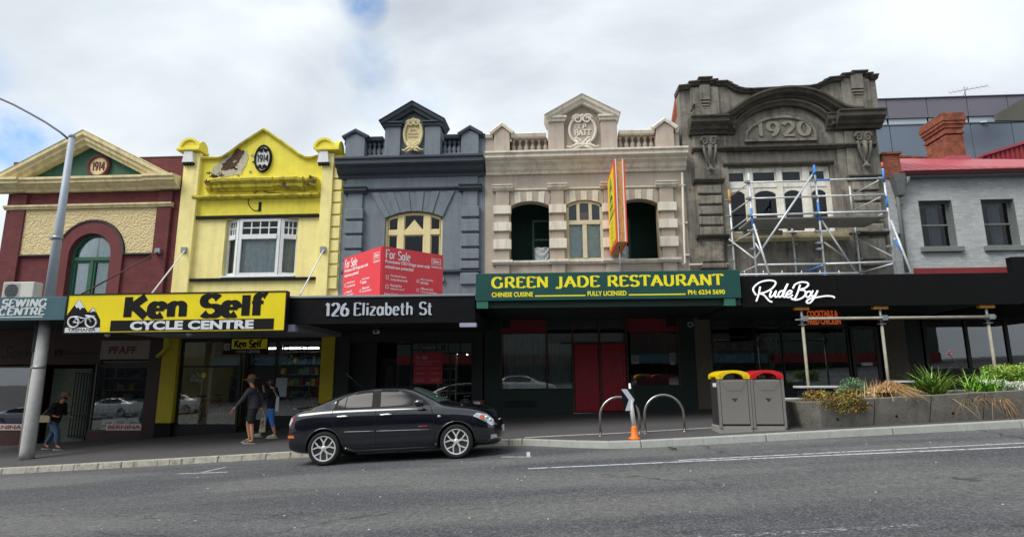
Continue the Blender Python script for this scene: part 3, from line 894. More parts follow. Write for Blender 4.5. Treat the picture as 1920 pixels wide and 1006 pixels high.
redink = mat('red_ink', 'b02a30', .6); whiteb = mat('white_board', 'c9c9c6', .6, .05)
for (u0, u1, lab) in ((199, 267, 'white window strip sign reading BERNINA in red beside the shop gate'), (-26, 44, 'white window strip sign at the far left, its red lettering cut by the photo edge')):
    zz0, zz1 = Z(230, 806), Z(230, 794)
    s_ = thing('window_sign', lab, 'sign', (X(u0, 800), YF + .03, zz0), group='strip signs in the sewing shop windows')
    mb = MB(); mb.box(X(u0, 800), X(u1, 800), YF + .0, YF + .02, zz0, zz1); mb.build('board', whiteb, s_)
    mb = MB(); text(mb, 'BERNINA', X(u0, 800) + .06, zz0 + .04, YF + .0, h=zz1 - zz0 - .08, w=X(u1, 800) - X(u0, 800) - .12, bold=.03); mb.build('lettering', redink, s_)
# goods in the window: sewing machines on stands
def sewing_machine(x, y, z, lab, s=1.0, rz=0):
    o = thing('sewing_machine', lab, 'sewing machine', (x, y, z), 'sewing machines on show in the shop window', (0, 0, rz))
    wm = mat('machine_white', 'c4c6c6', .4, .05)
    mb = MB(); mb.box(-.22 * s, .22 * s, -.09 * s, .09 * s, 0, .07 * s); mb.build('bed', wm, o, True, bevel=.015)
    mb = MB(); mb.box(.1 * s, .22 * s, -.07 * s, .07 * s, .07 * s, .32 * s); mb.box(-.22 * s, .22 * s, -.07 * s, .07 * s, .22 * s, .32 * s); mb.box(-.22 * s, -.1 * s, -.07 * s, .07 * s, .14 * s, .22 * s); mb.build('arm', wm, o, True, bevel=.02)
    mb = MB(); mb.lathe([(.05 * s, 0), (.055 * s, .01), (.055 * s, .03 * s), (.03 * s, .035 * s)], (.22 * s, 0, .27 * s), 'X', 14); mb.build('handwheel', galv, o, True)
    return o
mb = MB(); mb.box(X(186, 780), X(277, 780), YF + .3, YF + 1.1, Z(230, 806) - .3, Z(230, 806) - .02)
mb.build('display_shelf', mat('shelf_grey', '77797a', .7), b1)
for (u, v, s_, lab) in ((205, 801, 1.1, 'white sewing machine nearest the gate in the window'), (228, 801, 1.25, 'larger white sewing machine in the middle of the window'), (252, 799, 1.2, 'white sewing machine nearest the dark pier')):
    sewing_machine(X(u, v, YF + .6), YF + .6, Z(230, 806) - .02, lab, s_)
for i, (u, lab) in enumerate(((196, 'pale carton low in the sewing shop window'), (262, 'pale carton raised behind the machines'))):
    o = thing('display_box', lab, 'box', (X(u, 780, YF + 1.4), YF + 1.4, Z(230, 806) - .02), 'cartons in the sewing shop window')
    mb = MB(); mb.box(-.25, .25, -.15, .15, 0, .5 + i * .45); mb.build('carton', mat('pale_card', '9aa098', .8), o, True, bevel=.01)
    mb = MB(); mb.box(-.254, .254, -.03, .03, .5 + i * .45, .503 + i * .45); mb.build('tape', mat('brown_tape', '8a7a5a', .5), o, True)

# =============================================================== 2. yellow cycle shop
yel = mat('bright_yellow_paint', 'e4d74a', .75, .1, 2.5, .2, 30, streak=.22, dirt='8f8430')
yelp = mat('pale_yellow_paint', 'eee096', .75, .08, 2.5, .25, 20, streak=.35, dirt='b5a663')
yeld = mat('weathered_yellow', 'cfc145', .8, .25, 6, .6, 25, streak=.75, dirt='4a4220', patch=.45, pcol='7e7438', pscale=3)
blackp = mat('black_paint', (.008, .008, .008), .6, .1, spec=.15)
whitep = mat('white_window_paint', 'd9dcdc', .6, .05, 4, streak=.15, dirt='8a8a80')
b2 = thing('yellow_shop_building', 'bright yellow two-storey shop with damaged gable, oval 1914 plaque and white bow window', 'building', (-9.4, YF, base(-9.4)))
yx0, yx1 = bx1 + .004, X(640, 420)
zg = Z(490, 296)     # gable shoulder height
wx0, wx1 = X(419, 470), X(556, 470); wzb, wzt = Z(488, 520), Z(488, 409)
mb = MB(); wall(mb, yx0, yx1, 3.75, Z(490, 409), YF, .35, [(wx0, wx1, wzb, wzt - .001, 0)]); mb.build('wall', yelp, b2)
mb = MB(); gl_ = [(X(380, 300), Z(380, 300)), (X(400, 299), Z(400, 299)), (X(420, 297), Z(418, 297)), (X(455, 272), Z(455, 272)), (X(496, 246), Z(496, 246)), (X(535, 273), Z(535, 273)), (X(572, 298), Z(572, 298)), (X(603, 294), Z(603, 294))]
mb.prism([(yx0, Z(490, 409) + .001), (yx1, Z(490, 409) + .001), (yx1, gl_[-1][1]), (gl_[-1][0], gl_[-1][1])] + gl_[::-1][1:] + [(yx0, gl_[0][1])], YF, YF + .35)
mb.build('gable_wall', yel, b2)
mb = MB(); mb.sweep(smooth(gl_[:4], 3)[:-1] + [gl_[3], gl_[4], gl_[5]] + smooth(gl_[5:], 3)[1:], [(-.38, 0), (.1, 0), (.12, .05), (.06, .09), (-.38, .09)], YF)
mb.build('gable_coping', yeld, b2)
# pilasters
for (ua, ub, ut) in ((336, 366, 349), (600, 621, 610)):
    mb = MB(); mb.box(X(ua, 440), X(ub, 440), YF - .14, YF - .001, 3.75, Z(ut, 290)); p_ = mb.build('pilaster', yelp, b2, bevel=.012)
mb = MB()
nq = 11; q0, q1 = Z(330, 547), Z(340, 300); st = (q1 - q0) / nq
for i in range(nq):
    mb.box(yx0 + .03, X(336, 440), YF - .07, YF - .001, q0 + st * i + .03, q0 + st * (i + 1) - .03)
    mb.box(X(621, 440), yx1 - .03, YF - .07, YF - .001, q0 + st * i + .03, q0 + st * (i + 1) - .03)
mb.build('quoins', yelp, b2, bevel=.012)
# pilaster caps: block with round-headed faces, corbel slab and white bracket with guttae
for (ua, ub, cu) in ((343, 381, 363), (600, 640, 613)):
    x0_, x1_ = X(ua, 285), X(ub, 285)
    z0_ = Z(cu, 287); xc = X(cu - 1, 285); rr = .34
    mb = MB(); mb.box(x0_ - .05, x1_ + .02, YF - .3, YF + .35, z0_, z0_ + .09)
    c_ = mb.build('pilaster_cap', yel, b2, bevel=.01)
    mb = MB(); mb.prism(arc(xc, z0_ + .09, rr, 0, 180, 18), YF - .2, YF + .28)
    mb.sweep(arc(xc, z0_ + .09, rr, 180, 0, 18), [(0, -.05), (.05, -.05), (.05, .03), (-.5, .03), (-.5, 0)], YF - .2)
    # round face turned to the side
    y0s, y1s = YF - .26, YF + .3
    n = 14; yc = (y0s + y1s) / 2; r2_ = (y1s - y0s) / 2
    vs = []
    for xx in (xc + rr - .02, x1_ + .0):
        for i in range(n + 1): vs.append((xx, yc - r2_ * math.cos(PI * i / n), z0_ + .09 + r2_ * 1.1 * math.sin(PI * i / n)))
    fs = [(i, i + 1, n + 2 + i, n + 1 + i) for i in range(n)] + [tuple(range(n + 1)), tuple(range(2 * n + 1, n, -1))]
    mb.add(vs, fs)
    mb.build('round_head', yel, c_)
    mb = MB(); bw = .2
    mb.prism([(xc - bw * .7, z0_ - .02), (xc + bw * .7, z0_ - .02), (xc + bw, z0_ - .42), (xc - bw, z0_ - .42)], YF - .26, YF - .1)
    mb.build('bracket', whitep, c_, bevel=.01)
    mb = MB()
    for i in range(4): mb.box(xc - bw + .03 + i * .1, xc - bw + .09 + i * .1, YF - .24, YF - .12, z0_ - .51, z0_ - .423)
    mb.build('guttae', blackp, c_)
# mouldings
mb = MB()
EB = [(0, -.42), (.08, -.42), (.12, -.36), (.22, -.33), (.24, -.26), (.2, -.22), (.24, -.18), (.32, -.14), (.34, -.06), (.28, 0), (0, .02)]
path_e = [(X(392, 336), Z(392, 336))]
n = 26; x_a, x_b = X(392, 336), X(598, 333); zz = Z(492, 336)
vs_ = []
for i in range(n):
    t0 = i / n; t1 = (i + 1) / n
    j = 0 if 2 < i < n - 4 else random.uniform(-.05, .01)
    k = 1 if 1 < i < n - 3 else random.uniform(.7, .95)
    if i in (16, 17): k = .9
    mb.sweep([(lerp(x_a, x_b, t0), zz), (lerp(x_a, x_b, t1) - .0005, zz)], [(a * k, h * (.9 if k < 1 else 1) + j) for a, h in EB], YF)
mb.build('broken_moulding', yeld, b2)
molding(b2, 'ledge', X(366, 369), X(600, 366), Z(485, 371), [(0, -.03), (.14, -.03), (.2, .02), (.2, .08), (0, .13)], yeld)
mb = MB()
for (v_) in ((404, 409), (521, 526)):
    a_x = X(371 if v_[0] < 450 else 359, v_[0]); b_x = X(599 if v_[0] < 450 else 593, v_[0])
    mb.box(a_x, b_x, YF - .1, YF - .002, Z(485, v_[1]), Z(485, v_[0]))
mb.build('black_band', blackp, b2)
# plaster loss on the gable
mb = MB()
def blob(cx_pts, y, ext, mi):
    pts = [(X(u, v), Z(u, v)) for u, v in cx_pts]
    o_ = []
    for i in range(len(pts)):
        a = Vector(pts[i]); c = Vector(pts[(i + 1) % len(pts)])
        for k in range(5):
            q = a.lerp(c, k / 5); o_.append((q.x + random.uniform(-.03, .03), q.y + random.uniform(-.03, .03)))
    mb.prism(o_, y - ext, y, mi)
blob([(397, 325), (399, 315), (414, 303), (436, 289), (455, 281), (463, 283), (466, 296), (461, 312), (452, 326), (430, 331), (405, 332)], YF - .0, .012, 0)
blob([(414, 320), (418, 308), (432, 297), (445, 279), (459, 283), (452, 296), (446, 305), (440, 314), (428, 319)], YF - .012, .012, 1)
blob([(393, 331), (399, 325), (410, 330), (405, 333)], YF - .0, .02, 1)
for i in range(16):
    u, v = random.uniform(392, 478), random.uniform(285, 334)
    if v < 330 - (u - 392) * .62 : continue
    r_ = random.uniform(1, 4); blob([(u - r_, v), (u, v - r_ * .6), (u + r_ * 1.3, v - .3), (u + r_ * .4, v + r_ * .7)], YF - .013, .006 + i * .0007, i % 2)
for (u, v) in ((402, 331), (425, 334), (540, 352), (545, 358), (590, 338), (596, 345), (585, 352), (398, 346)): blob([(u - 5, v), (u, v - 3), (u + 6, v), (u, v + 3)], YF - .32, .03, 1)
mb.build('plaster_loss', [mat('bare_render', 'b8b29c', .95, .2, 8, .5, 40, patch=.4, pcol='9a8c4a', pscale=6), mat('bare_brick', '5a4436', .95, .3, 10, .8, 30, brick=(.2, .08), mort=.6)], b2)
# oval plaque
oc = P(493, 297, YF - .05)
mb = MB(); mb.ellipse(oc.x, oc.z, .25, .44, YF - .05, YF - .001); pq = mb.build('oval_plaque', mat('plaque_white', 'cfd2cc', .7), b2)
mb = MB(); mb.ring(oc.x, oc.z, .25, .44, [(0, -.01), (.08, -.01), (.09, .02), (.07, .05), (0, .05)], YF - .001); mb.build('rim', blackp, pq)
mb = MB(); letters(mb, '1914', oc.x, oc.z - .12, YF - .05, .25, .4, .16, .08, .09, .02, align='c')
for s_ in (-1, 1):
    for q in (-1, 1):
        c = (oc.x + q * .085, oc.z + s_ * .27)
        mb.tube([(c[0] + .075 * (1 - i / 16) * math.cos(i * .6) * q, YF - .07, c[1] + s_ * .07 * (1 - i / 16) * math.sin(i * .6)) for i in range(14)], .02, 6)
    mb.tube([(oc.x - .1, YF - .07, oc.z + s_ * .3), (oc.x, YF - .07, oc.z + s_ * .37), (oc.x + .1, YF - .07, oc.z + s_ * .3)], .025, 6)
mb.build('scrollwork', blackp, pq)
mb = MB(); mb.box(X(485, 388), X(490, 388), YF - .02, YF - .001, Z(487, 396), Z(487, 379)); mb.build('vent_slot', blackp, b2)
mb = MB(); mb.tube([(X(u, v), YF - .02, Z(u, v)) for u, v in smooth([(486, 394), (476, 394), (467, 384), (467, 374), (478, 362), (490, 357), (502, 361), (515, 362), (530, 363), (540, 364)], 5)], .012, 5); mb.build('cable', blackp, b2)
# bow window, three lights
def bow(b, xs_, y_s, zb_, zt_, ztr, mf, mg, cols, curts):
    mb = MB(); g = MB()
    for i in range(3):
        xa_, xb_ = xs_[i], xs_[i + 1]; ya_, yb_ = y_s[i], y_s[i + 1]
        def bar(s0, s1, z0, z1, d=.07, off=0):
            p0 = Vector((lerp(xa_, xb_, s0), lerp(ya_, yb_, s0))); p1 = Vector((lerp(xa_, xb_, s1), lerp(ya_, yb_, s1)))
            nrm = Vector((yb_ - ya_, -(xb_ - xa_))).normalized() * d
            mb.hexa([(p0.x + nrm.x, p0.y + nrm.y + off, z0), (p1.x + nrm.x, p1.y + nrm.y + off, z0), (p1.x, p1.y + off, z0), (p0.x, p0.y + off, z0)],
                    [(p0.x + nrm.x, p0.y + nrm.y + off, z1), (p1.x + nrm.x, p1.y + nrm.y + off, z1), (p1.x, p1.y + off, z1), (p0.x, p0.y + off, z1)])
        wd = abs(xb_ - xa_); t = .1 / wd
        bar(0, t, zb_, zt_); bar(1 - t, 1, zb_, zt_)
        bar(t, 1 - t, zb_, zb_ + .14); bar(t, 1 - t, zt_ - .1, zt_); bar(t, 1 - t, ztr - .08, ztr + .08, .1)
        c = cols[i]
        for k in range(1, c):
            s0 = t + (1 - 2 * t) * k / c; bar(s0 - .018 / wd, s0 + .018 / wd, ztr + .08, zt_ - .1, .05)
        zm = (ztr + zt_) / 2; bar(t, 1 - t, zm - .02, zm + .02, .045)
        g.quad((xa_, ya_ - .02, zb_ + .1), (xb_, yb_ - .02, zb_ + .1), (xb_, yb_ - .02, zt_ - .05), (xa_, ya_ - .02, zt_ - .05))
    w_ = mb.build('bow_window', mf, b, bevel=.006)
    g.build('pane', mg, w_, fix=False)
    for i in range(3):
        curtain(b, xs_[i] + (.0, .06, -.1)[i], xs_[i + 1] + (.1, -.06, .0)[i], zb_ + .1, ztr, YF + (.32, .16, .32)[i], curts[i], 7, .035, parent=w_)
    return w_
mb_x = [wx0 + .03, X(447, 470, YF), X(524, 470, YF), wx1 - .02]
ww = bow(b2, mb_x, [YF + .22, YF + .02, YF + .02, YF + .22], wzb + .02, wzt - .02, Z(488, 444), whitep, G_UP, (3, 4, 3), (curt2, curt, curt2))
mb = MB(); mb.prism([(wx0, wzb - .0), (wx1, wzb - .0), (wx1, wzb + .06), (wx0, wzb + .06)], YF - .08, YF + .34); mb.build('window_sill', whitep, b2, bevel=.01)
shell(b2, yx0, yx1, -.3, Z(490, 300), yelp)
# street level of the cycle shop
ysoff = mat('white_soffit', '8f9290', .8, .1, 2)
kz0, kz1 = Z(330, 620, 14.2), Z(330, 552, 14.2)
awning(b2, X(125, 585, YA), X(534, 585, YA), kz0, kz1 - .05, blackp, ysoff)
ypil = mat('mustard_paint', 'bfae2a', .7, .1, 4, .3, 30, streak=.2, dirt='6d6424')
zb2 = base(-12)
for (ua, ub, vb) in ((304, 333, 792), (602, 627, 756)):
    mb = MB(); mb.box(X(ua, 700), X(ub, 700), YF - .1, YF + .3, Z(ua, vb), 3.75); mb.build('pier', ypil, b2, bevel=.01)
    mb = MB(); mb.box(X(ua, 700) - .01, X(ub, 700) + .01, YF - .11, YF + .3, base(-12 if ua < 400 else -7) - .2, Z(ua, vb) - .002); mb.build('pier_base', blackp, b2)
# shopfront frames
fr1 = mat('shop_frame_black', '191a1a', .45, .1)
xA, xB, xC, xD = X(334, 700), X(450, 700), X(513, 700), X(602, 700)
zt_ = Z(470, 636); ztm = Z(470, 686)
mb = MB()
mb.box(xA, xD, YF + .02, YF + .3, zt_, 3.75); mb.build('shopfront_head', fr1, b2)
mb = MB()
frame(mb, xA, xB, base(-11) + .25, zt_, YF + .05, .07, .08); mb.box(xA + .07, xB - .07, YF + .05, YF + .13, ztm - .03, ztm + .03)
frame(mb, xC, xD, base(-8) + .3, zt_, YF + .05, .07, .08); mb.box(xC + .07, xD - .07, YF + .05, YF + .13, ztm - .03, ztm + .03)
sf2 = mb.build('window_frame', fr1, b2)
mb = MB(); mb.box(xA, xB, YF + .02, YF + .16, base(-12) - .2, base(-11) + .25); mb.box(xC, xD, YF + .02, YF + .16, base(-9) - .2, base(-8) + .3); mb.build('stall_riser', fr1, b2)
pane(b2, xA + .05, xB - .05, base(-11) + .3, zt_, YF + .08, parent=sf2); pane(b2, xC + .05, xD - .05, base(-8) + .3, zt_, YF + .08, parent=sf2)
mb = MB(); frame(mb, xB + .003, xC - .003, base(-9.6) + .02, zt_, YF + .45, .08, .06); mb.box(xB + .08, xC - .08, YF + .45, YF + .51, ztm - .03, ztm + .03); mb.box(xB + .08, xC - .08, YF + .45, YF + .51, base(-9.6) + .1, base(-9.6) + .35)
d2 = mb.build('shop_door', fr1, b2)
pane(b2, xB + .08, xC - .08, base(-9.6) + .35, zt_, YF + .48, parent=d2)
mb = MB(); mb.tube([(xC - .2, YF + .4, base(-9.6) + .95), (xC - .2, YF + .4, base(-9.6) + 1.3)], .015, 8); mb.build('handle', galv, d2)
# ceiling tubes seen through the glass
lit = mat('fluorescent_tube', (1, 1, 1), .5, 0, emit=4)
for k, (ua, ub, lab) in enumerate(((500, 530, 'short bright fluorescent tube nearest the hanging sign'), (534, 566, 'bright fluorescent tube in the middle of the shop ceiling row'), (568, 598, 'bright fluorescent tube nearest the yellow pier'))):
    Yt = YF + 2.2 + .0 * k
    o = thing('ceiling_light', lab, 'light', (X(ua, 655, Yt), Yt, Z(ua, 655, Yt)), 'fluorescent tubes in the cycle shop')
    mb = MB(); mb.box(X(ua, 655, Yt), X(ub, 655, Yt), Yt - .05, Yt + .05, Z(560, 650, Yt), Z(560, 648, Yt)); mb.build('batten', whitep, o)
    mb = MB(); mb.tube([(X(ua, 655, Yt), Yt, Z(560, 652.5, Yt)), (X(ub, 655, Yt), Yt, Z(560, 652.5, Yt))], .028, 8); mb.build('tube', lit, o)
def bicycle(x, y, z, lab, colr, rz=0.0, s=1.0, tilt=0.0, group='bicycles in the cycle shop', cat='bicycle'):
    o = thing('bicycle', lab, cat, (x, y, z), group, (0, tilt, rz))
    tyre = mat('tyre_rubber', '1b1b1b', .8, .1); fm = mat('bike_' + colr, colr, .35, .05, coat=.3)
    for (wx, nm) in ((-.52, 0), (.52, 1)):
        mb = MB(); mb.tube([(wx * s + .33 * s * math.cos(2 * PI * i / 28), 0, .34 * s + .33 * s * math.sin(2 * PI * i / 28)) for i in range(29)], .018 * s, 6, caps=False)
        w_ = mb.build('wheel', tyre, o, True)
        mb = MB()
        for i in range(9): mb.tube([(wx * s, 0, .34 * s), (wx * s + .31 * s * math.cos(2 * PI * i / 9), 0, .34 * s + .31 * s * math.sin(2 * PI * i / 9))], .004, 4)
        mb.build('spokes', galv, w_, True)
    bb, st_, hd, rr_, ff = (-.08, .3), (-.2, .78), (.38, .8), (-.52, .34), (.52, .34)
    mb = MB()
    for a, c in ((bb, st_), (bb, hd), (st_, hd), (bb, rr_), (st_, rr_), (hd, ff), (hd, (.34, .95)), (st_, (-.23, .92))):
        mb.tube([(a[0] * s, 0, a[1] * s), (c[0] * s, 0, c[1] * s)], .018 * s, 6)
    mb.build('frame', fm, o, True)
    mb = MB(); mb.tube([(.34 * s, -.22 * s, .97 * s), (.34 * s, .22 * s, .97 * s)], .014 * s, 6); mb.build('handlebar', iron, o, True)
    mb = MB(); mb.box(-.36 * s, -.12 * s, -.06 * s, .06 * s, .92 * s, .96 * s); mb.build('saddle', tyre, o, True, bevel=.01)
    return o
bicycle(X(392, 780, YF + 1), YF + .9, base(-10.5) + .2, 'red-framed bicycle behind the left window of the cycle shop', 'a0301f')
bicycle(X(560, 760, YF + 1), YF + .9, base(-8) + .3, 'grey-framed bicycle low in the right window of the cycle shop', '8a8f94')
bicycle(X(548, 678, YF + 1.2), YF + 1.2, Z(548, 690, YF + 1.2), 'dark-framed bicycle hung high beside the tubes in the shop', '3a4a55', s=.8)
bicycle(X(585, 672, YF + 1.6), YF + 1.6, Z(585, 690, YF + 1.6), 'orange-framed bicycle hung high next to the yellow pier', '9a5a2a', s=.8)
bicycle(X(588, 765, YF + 1.7), YF + 1.7, base(-8) + .3, 'black-framed bicycle at the right end of the shop window', '222222', rz=.4)
# hanging sign under the awning
hs = thing('hanging_sign', 'yellow and black shop sign hung under the awning above the cycle shop door', 'sign', (X(420, 650, 16.4), 16.4, Z(420, 664, 16.4)))
h0, h1, hz0, hz1 = X(418, 650, 16.4), X(502, 650, 16.4), Z(460, 664, 16.4), Z(460, 634, 16.4)
mb = MB(); mb.box(h0, h1, 16.4, 16.46, hz0, hz1); mb.build('board', blackp, hs, bevel=.005)
signy = mat('sign_yellow', 'e2cf10', .45, .05)
mb = MB(); mb.box(h0 + .26, h1 - .02, 16.393, 16.399, hz0 + .16, hz1 - .02); mb.build('panel', signy, hs)
mb = MB(); letters(mb, 'Ken Self', h0 + .33, hz0 + .2, 16.392, .2, .8, .3, .14, .05, .004); mb.build('lettering', blackp, hs)
whl = mat('white_letter', 'cfd3da', .6, .03)
mb = MB(); text(mb, 'CYCLE CENTRE', h0 + .4, hz0 + .04, 16.399, h=.08, w=.7, bold=.03); text(mb, 'RIDE', h0 + .03, hz0 + .12, 16.399, h=.2, w=.18, bold=.03); mb.build('lettering', mat('dull_grey_letter', '8f9290', .7), hs)
mb = MB()
for x in (h0 + .2, h1 - .2): mb.tube([(x, 16.43, hz1), (x, 16.43, kz0 + .2)], .008, 6)
mb.build('hanger', iron, hs)
# decals and posters
ps = thing('poster', 'white notice poster on the glass between the shop door and the yellow pier', 'poster', (X(524, 740), YF + .06, Z(524, 742)))
mb = MB(); mb.box(X(514, 726), X(536, 726), YF + .055, YF + .07, Z(524, 743), Z(524, 708)); mb.build('sheet', mat('poster_paper', 'a9b2b4', .7, .25, 8, patch=.4, pcol='6f7f8a', pscale=7), ps)
tf = thing('window_decal', 'white and yellow cycling race decal lettering on the left shop window', 'decal', (X(365, 710), YF + .05, Z(365, 715)))
mb = MB(); text(mb, 'Le Tour', X(356, 705), Z(365, 707), YF + .075, h=.14, w=.42, bold=.02, shear=.2); text(mb, 'de France', X(354, 712), Z(365, 715), YF + .075, h=.12, w=.42, bold=.02, shear=.2); mb.build('lettering', mat('decal_grey', '8d9296', .7), tf)
mb = MB(); mb.ellipse(X(379, 705), Z(379, 703), .08, .08, YF + .072, YF + .075); mb.build('dot', signy, tf)
sh = thing('window_decal', 'blue shop decal lettering at the foot of the transom above the cycle shop door', 'decal', (X(462, 690), YF + .4, Z(470, 680, YF + .45)))
mb = MB(); text(mb, 'SHIMANO', X(462, 680, YF + .47), Z(470, 680, YF + .47), YF + .475, h=.13, w=.75, bold=.02); mb.build('lettering', mat('decal_blue', '4a86b0', .6), sh)
# yellow drain pipe
dp = thing('drainpipe', 'bent yellow drainpipe under the awning on the yellow pier', 'pipe', (X(303, 670), YF - .2, Z(303, 672)))
mb = MB(); mb.tube([(X(328, 628), YF - .25, Z(328, 628)), (X(327, 640), YF - .25, Z(327, 648)), (X(318, 656), YF - .22, Z(318, 656)), (X(302, 668), YF - .2, Z(302, 669))], .06, 10); mb.build('pipe', ypil, dp)
mb = MB(); mb.box(X(322, 636) - .1, X(332, 636), YF - .32, YF - .1, Z(328, 630), Z(328, 626)); mb.build('collar', ypil, dp, bevel=.01)
# =============================================================== 3. grey shop
grey = mat('slate_blue_paint', '727b83', .75, .12, 2.5, .25, 20, streak=.45, dirt='4c555d')
greyd = mat('dark_slate_paint', '3f474f', .7, .12, 3, .15, 30, streak=.3, dirt='272b30')
creamw = mat('cream_window_paint', 'dccd9a', .6, .06, 4, streak=.15, dirt='8e8058')
b3 = thing('grey_shop_building', 'slate blue-grey two-storey shop with gabled parapet, cream cartouche and cream arched window', 'building', (-4.4, YF, base(-4.4)))
gx0, gx1 = yx1 + .004, X(909, 420)
wx0, wx1 = X(720, 470), X(829, 470); wsp = Z(775, 408); wtop = Z(775, 396); wb_ = Z(775, 522)
mb = MB(); wall(mb, gx0, gx1, 3.75, Z(775, 300), YF, .35, [(wx0, wx1, wb_, wsp, wtop - wsp)]); mb.build('wall', grey, b3)
# wider side margins and pilasters
mb = MB()
pl = [(X(648, 450), X(680, 450)), (X(866, 450), X(898, 450))]
for (a, c) in pl: mb.box(a + .04, c - .04, YF - .08, YF - .001, 3.75, Z(775, 356))
rb = [(Z(775, 391), Z(775, 410)), (Z(775, 415), Z(775, 437)), (Z(775, 442), Z(775, 465)), (Z(775, 470), Z(775, 488)), (Z(775, 492), Z(775, 506)), (Z(775, 514), Z(775, 535))]
for (a, c) in pl:
    for (zt__, zb__) in rb: mb.box(a - .02, c + .02, YF - .16, YF - .0015, zb__, zt__)
mb.build('pilaster', grey, b3, bevel=.02)
CAP = [(0, 0), (.1, 0), (.14, .05), (.2, .08), (.2, .16), (.24, .18), (.24, .22), (0, .24)]
mb = MB()
for (a, c) in pl: mb.sweep([(a - .1, Z(775, 362)), (c + .1, Z(775, 362))], CAP, YF)
mb.build('capital', greyd, b3)
molding(b3, 'string_course', pl[0][1] + .1, pl[1][0] - .1, Z(775, 357), [(0, 0), (.06, 0), (.1, .04), (.1, .08), (0, .1)], greyd)
mb = MB(); mb.box(X(651, 345), X(896, 345), YF - .06, YF - .001, Z(775, 354), Z(775, 334)); mb.build('frieze', grey, b3, bevel=.01)
C3 = [(0, 0), (.08, 0), (.1, .1), (.22, .16), (.26, .2), (.32, .3), (.45, .34), (.5, .38), (.5, .5), (.55, .54), (.55, .6), (0, .66)]
molding(b3, 'cornice', X(640, 320) - .06, X(909, 320) - .01, Z(775, 334), C3, greyd)
# voussoirs
mb = MB()
acx = (wx0 + wx1) / 2
top = Z(775, 360); aa = seg_arch(wx0, wx1, wsp, wtop - wsp, 18)
n = 11
tops = [lerp(X(696, 361), X(853, 361), i / n) for i in range(n + 1)]
for i in range(0, n):
    i0, i1 = i * 18 / n, (i + 1) * 18 / n
    def ap(t):
        k = min(int(t), 17); return (lerp(aa[k][0], aa[k + 1][0], t - k), lerp(aa[k][1], aa[k + 1][1], t - k))
    p0, p1 = ap(i0), ap(i1)
    pr = .05 if i % 2 == 0 else .02
    mb.prism([p0, p1, (tops[i + 1], top), (tops[i], top)], YF - pr, YF - .001)
mb.build('voussoirs', grey, b3, bevel=.008)
molding(b3, 'sill_course', pl[0][0] - .05, pl[1][1] + .05, Z(775, 511), SMALL, greyd)
# parapet
mb = MB()
zp0, zp1 = Z(775, 300), Z(775, 257)
def parapet(b, m, md, X0, X1, piers, bal, aed, v_base, v_bt, v_bb, v_top, nb, yb=YF + .02):
    zb0 = Z(aed[0], v_base); ztp = Z(aed[0], v_top); zbt, zbb = Z(aed[0], v_bt), Z(aed[0], v_bb)
    mb = MB()
    mb.box(X0, X1, yb, yb + .35, zb0 - .1, zbb)                         # plinth
    xs_ = [X0] + [q for p_ in bal for q in p_] + [X1]
    for i in range(0, len(xs_), 2): mb.box(xs_[i], xs_[i + 1], yb + .001, yb + .349, zbb + .001, zbt - .001)
    for (q0, q1) in bal: mb.box(q0, q1, yb + .32, yb + .348, zbb + .002, zbt - .002)
    mb.build('parapet', m, b)
    mb = MB()
    segs = [X0] + [q for p_ in piers for q in p_] + [X1]
    for i in range(0, len(segs), 2):
        mb.sweep([(segs[i], zbt), (segs[i + 1], zbt)], [(-.42, 0), (.06, 0), (.08, .05), (.1, .1), (.04, .15), (-.42, .15)], yb)
    mb.build('rail', md, b)
    for k, (xa, xb) in enumerate(bal):
        for i in range(nb):
            x = lerp(xa, xb, (i + .5) / nb); h = zbt - zbb; r = .085
            l = MB(); l.lathe([(r * .85, 0), (r * .85, .08 * h), (r * .5, .12 * h), (r * 1.0, .3 * h), (r * .95, .42 * h), (r * .5, .62 * h), (r * .42, .72 * h), (r * .5, .78 * h), (r * .8, .84 * h), (r * .85, .92 * h), (r * .85, h)], (x, yb + .17, zbb), seg=14)
            l.build('baluster', m, b)
    return zb0, zbb, zbt, ztp
zb0, zbb, zbt, ztp = parapet(b3, grey, greyd, gx0, gx1, [(X(648, 256), X(688, 256)), (X(718, 256), X(832, 256)), (X(864, 256), X(899, 256))], [(X(686, 275), X(722, 275)), (X(828, 275), X(864, 275))], (775,), 300, 262, 288, 255, 4)
def gable_pier(b, m, md, xa, xb, z0, zs, za, Y=YF, d=.12):
    mb = MB(); mb.prism([(xa, z0), (xb, z0), (xb, zs), ((xa + xb) / 2, za - .05), (xa, zs)], Y - d, Y + .4); p_ = mb.build('pier', m, b, bevel=.012)
    mb = MB(); mb.sweep([(xa - .09, zs - .04), ((xa + xb) / 2, za), (xb + .09, zs - .04)], [(-.5, -.02), (d + .06, -.02), (d + .08, .05), (d + .04, .1), (-.5, .1)], Y); mb.build('coping', md, p_)
gable_pier(b3, grey, greyd, X(650, 270), X(686, 270), zb0, Z(775, 257), Z(775, 247))
gable_pier(b3, grey, greyd, X(866, 270), X(898, 270), zb0, Z(775, 257), Z(775, 247))
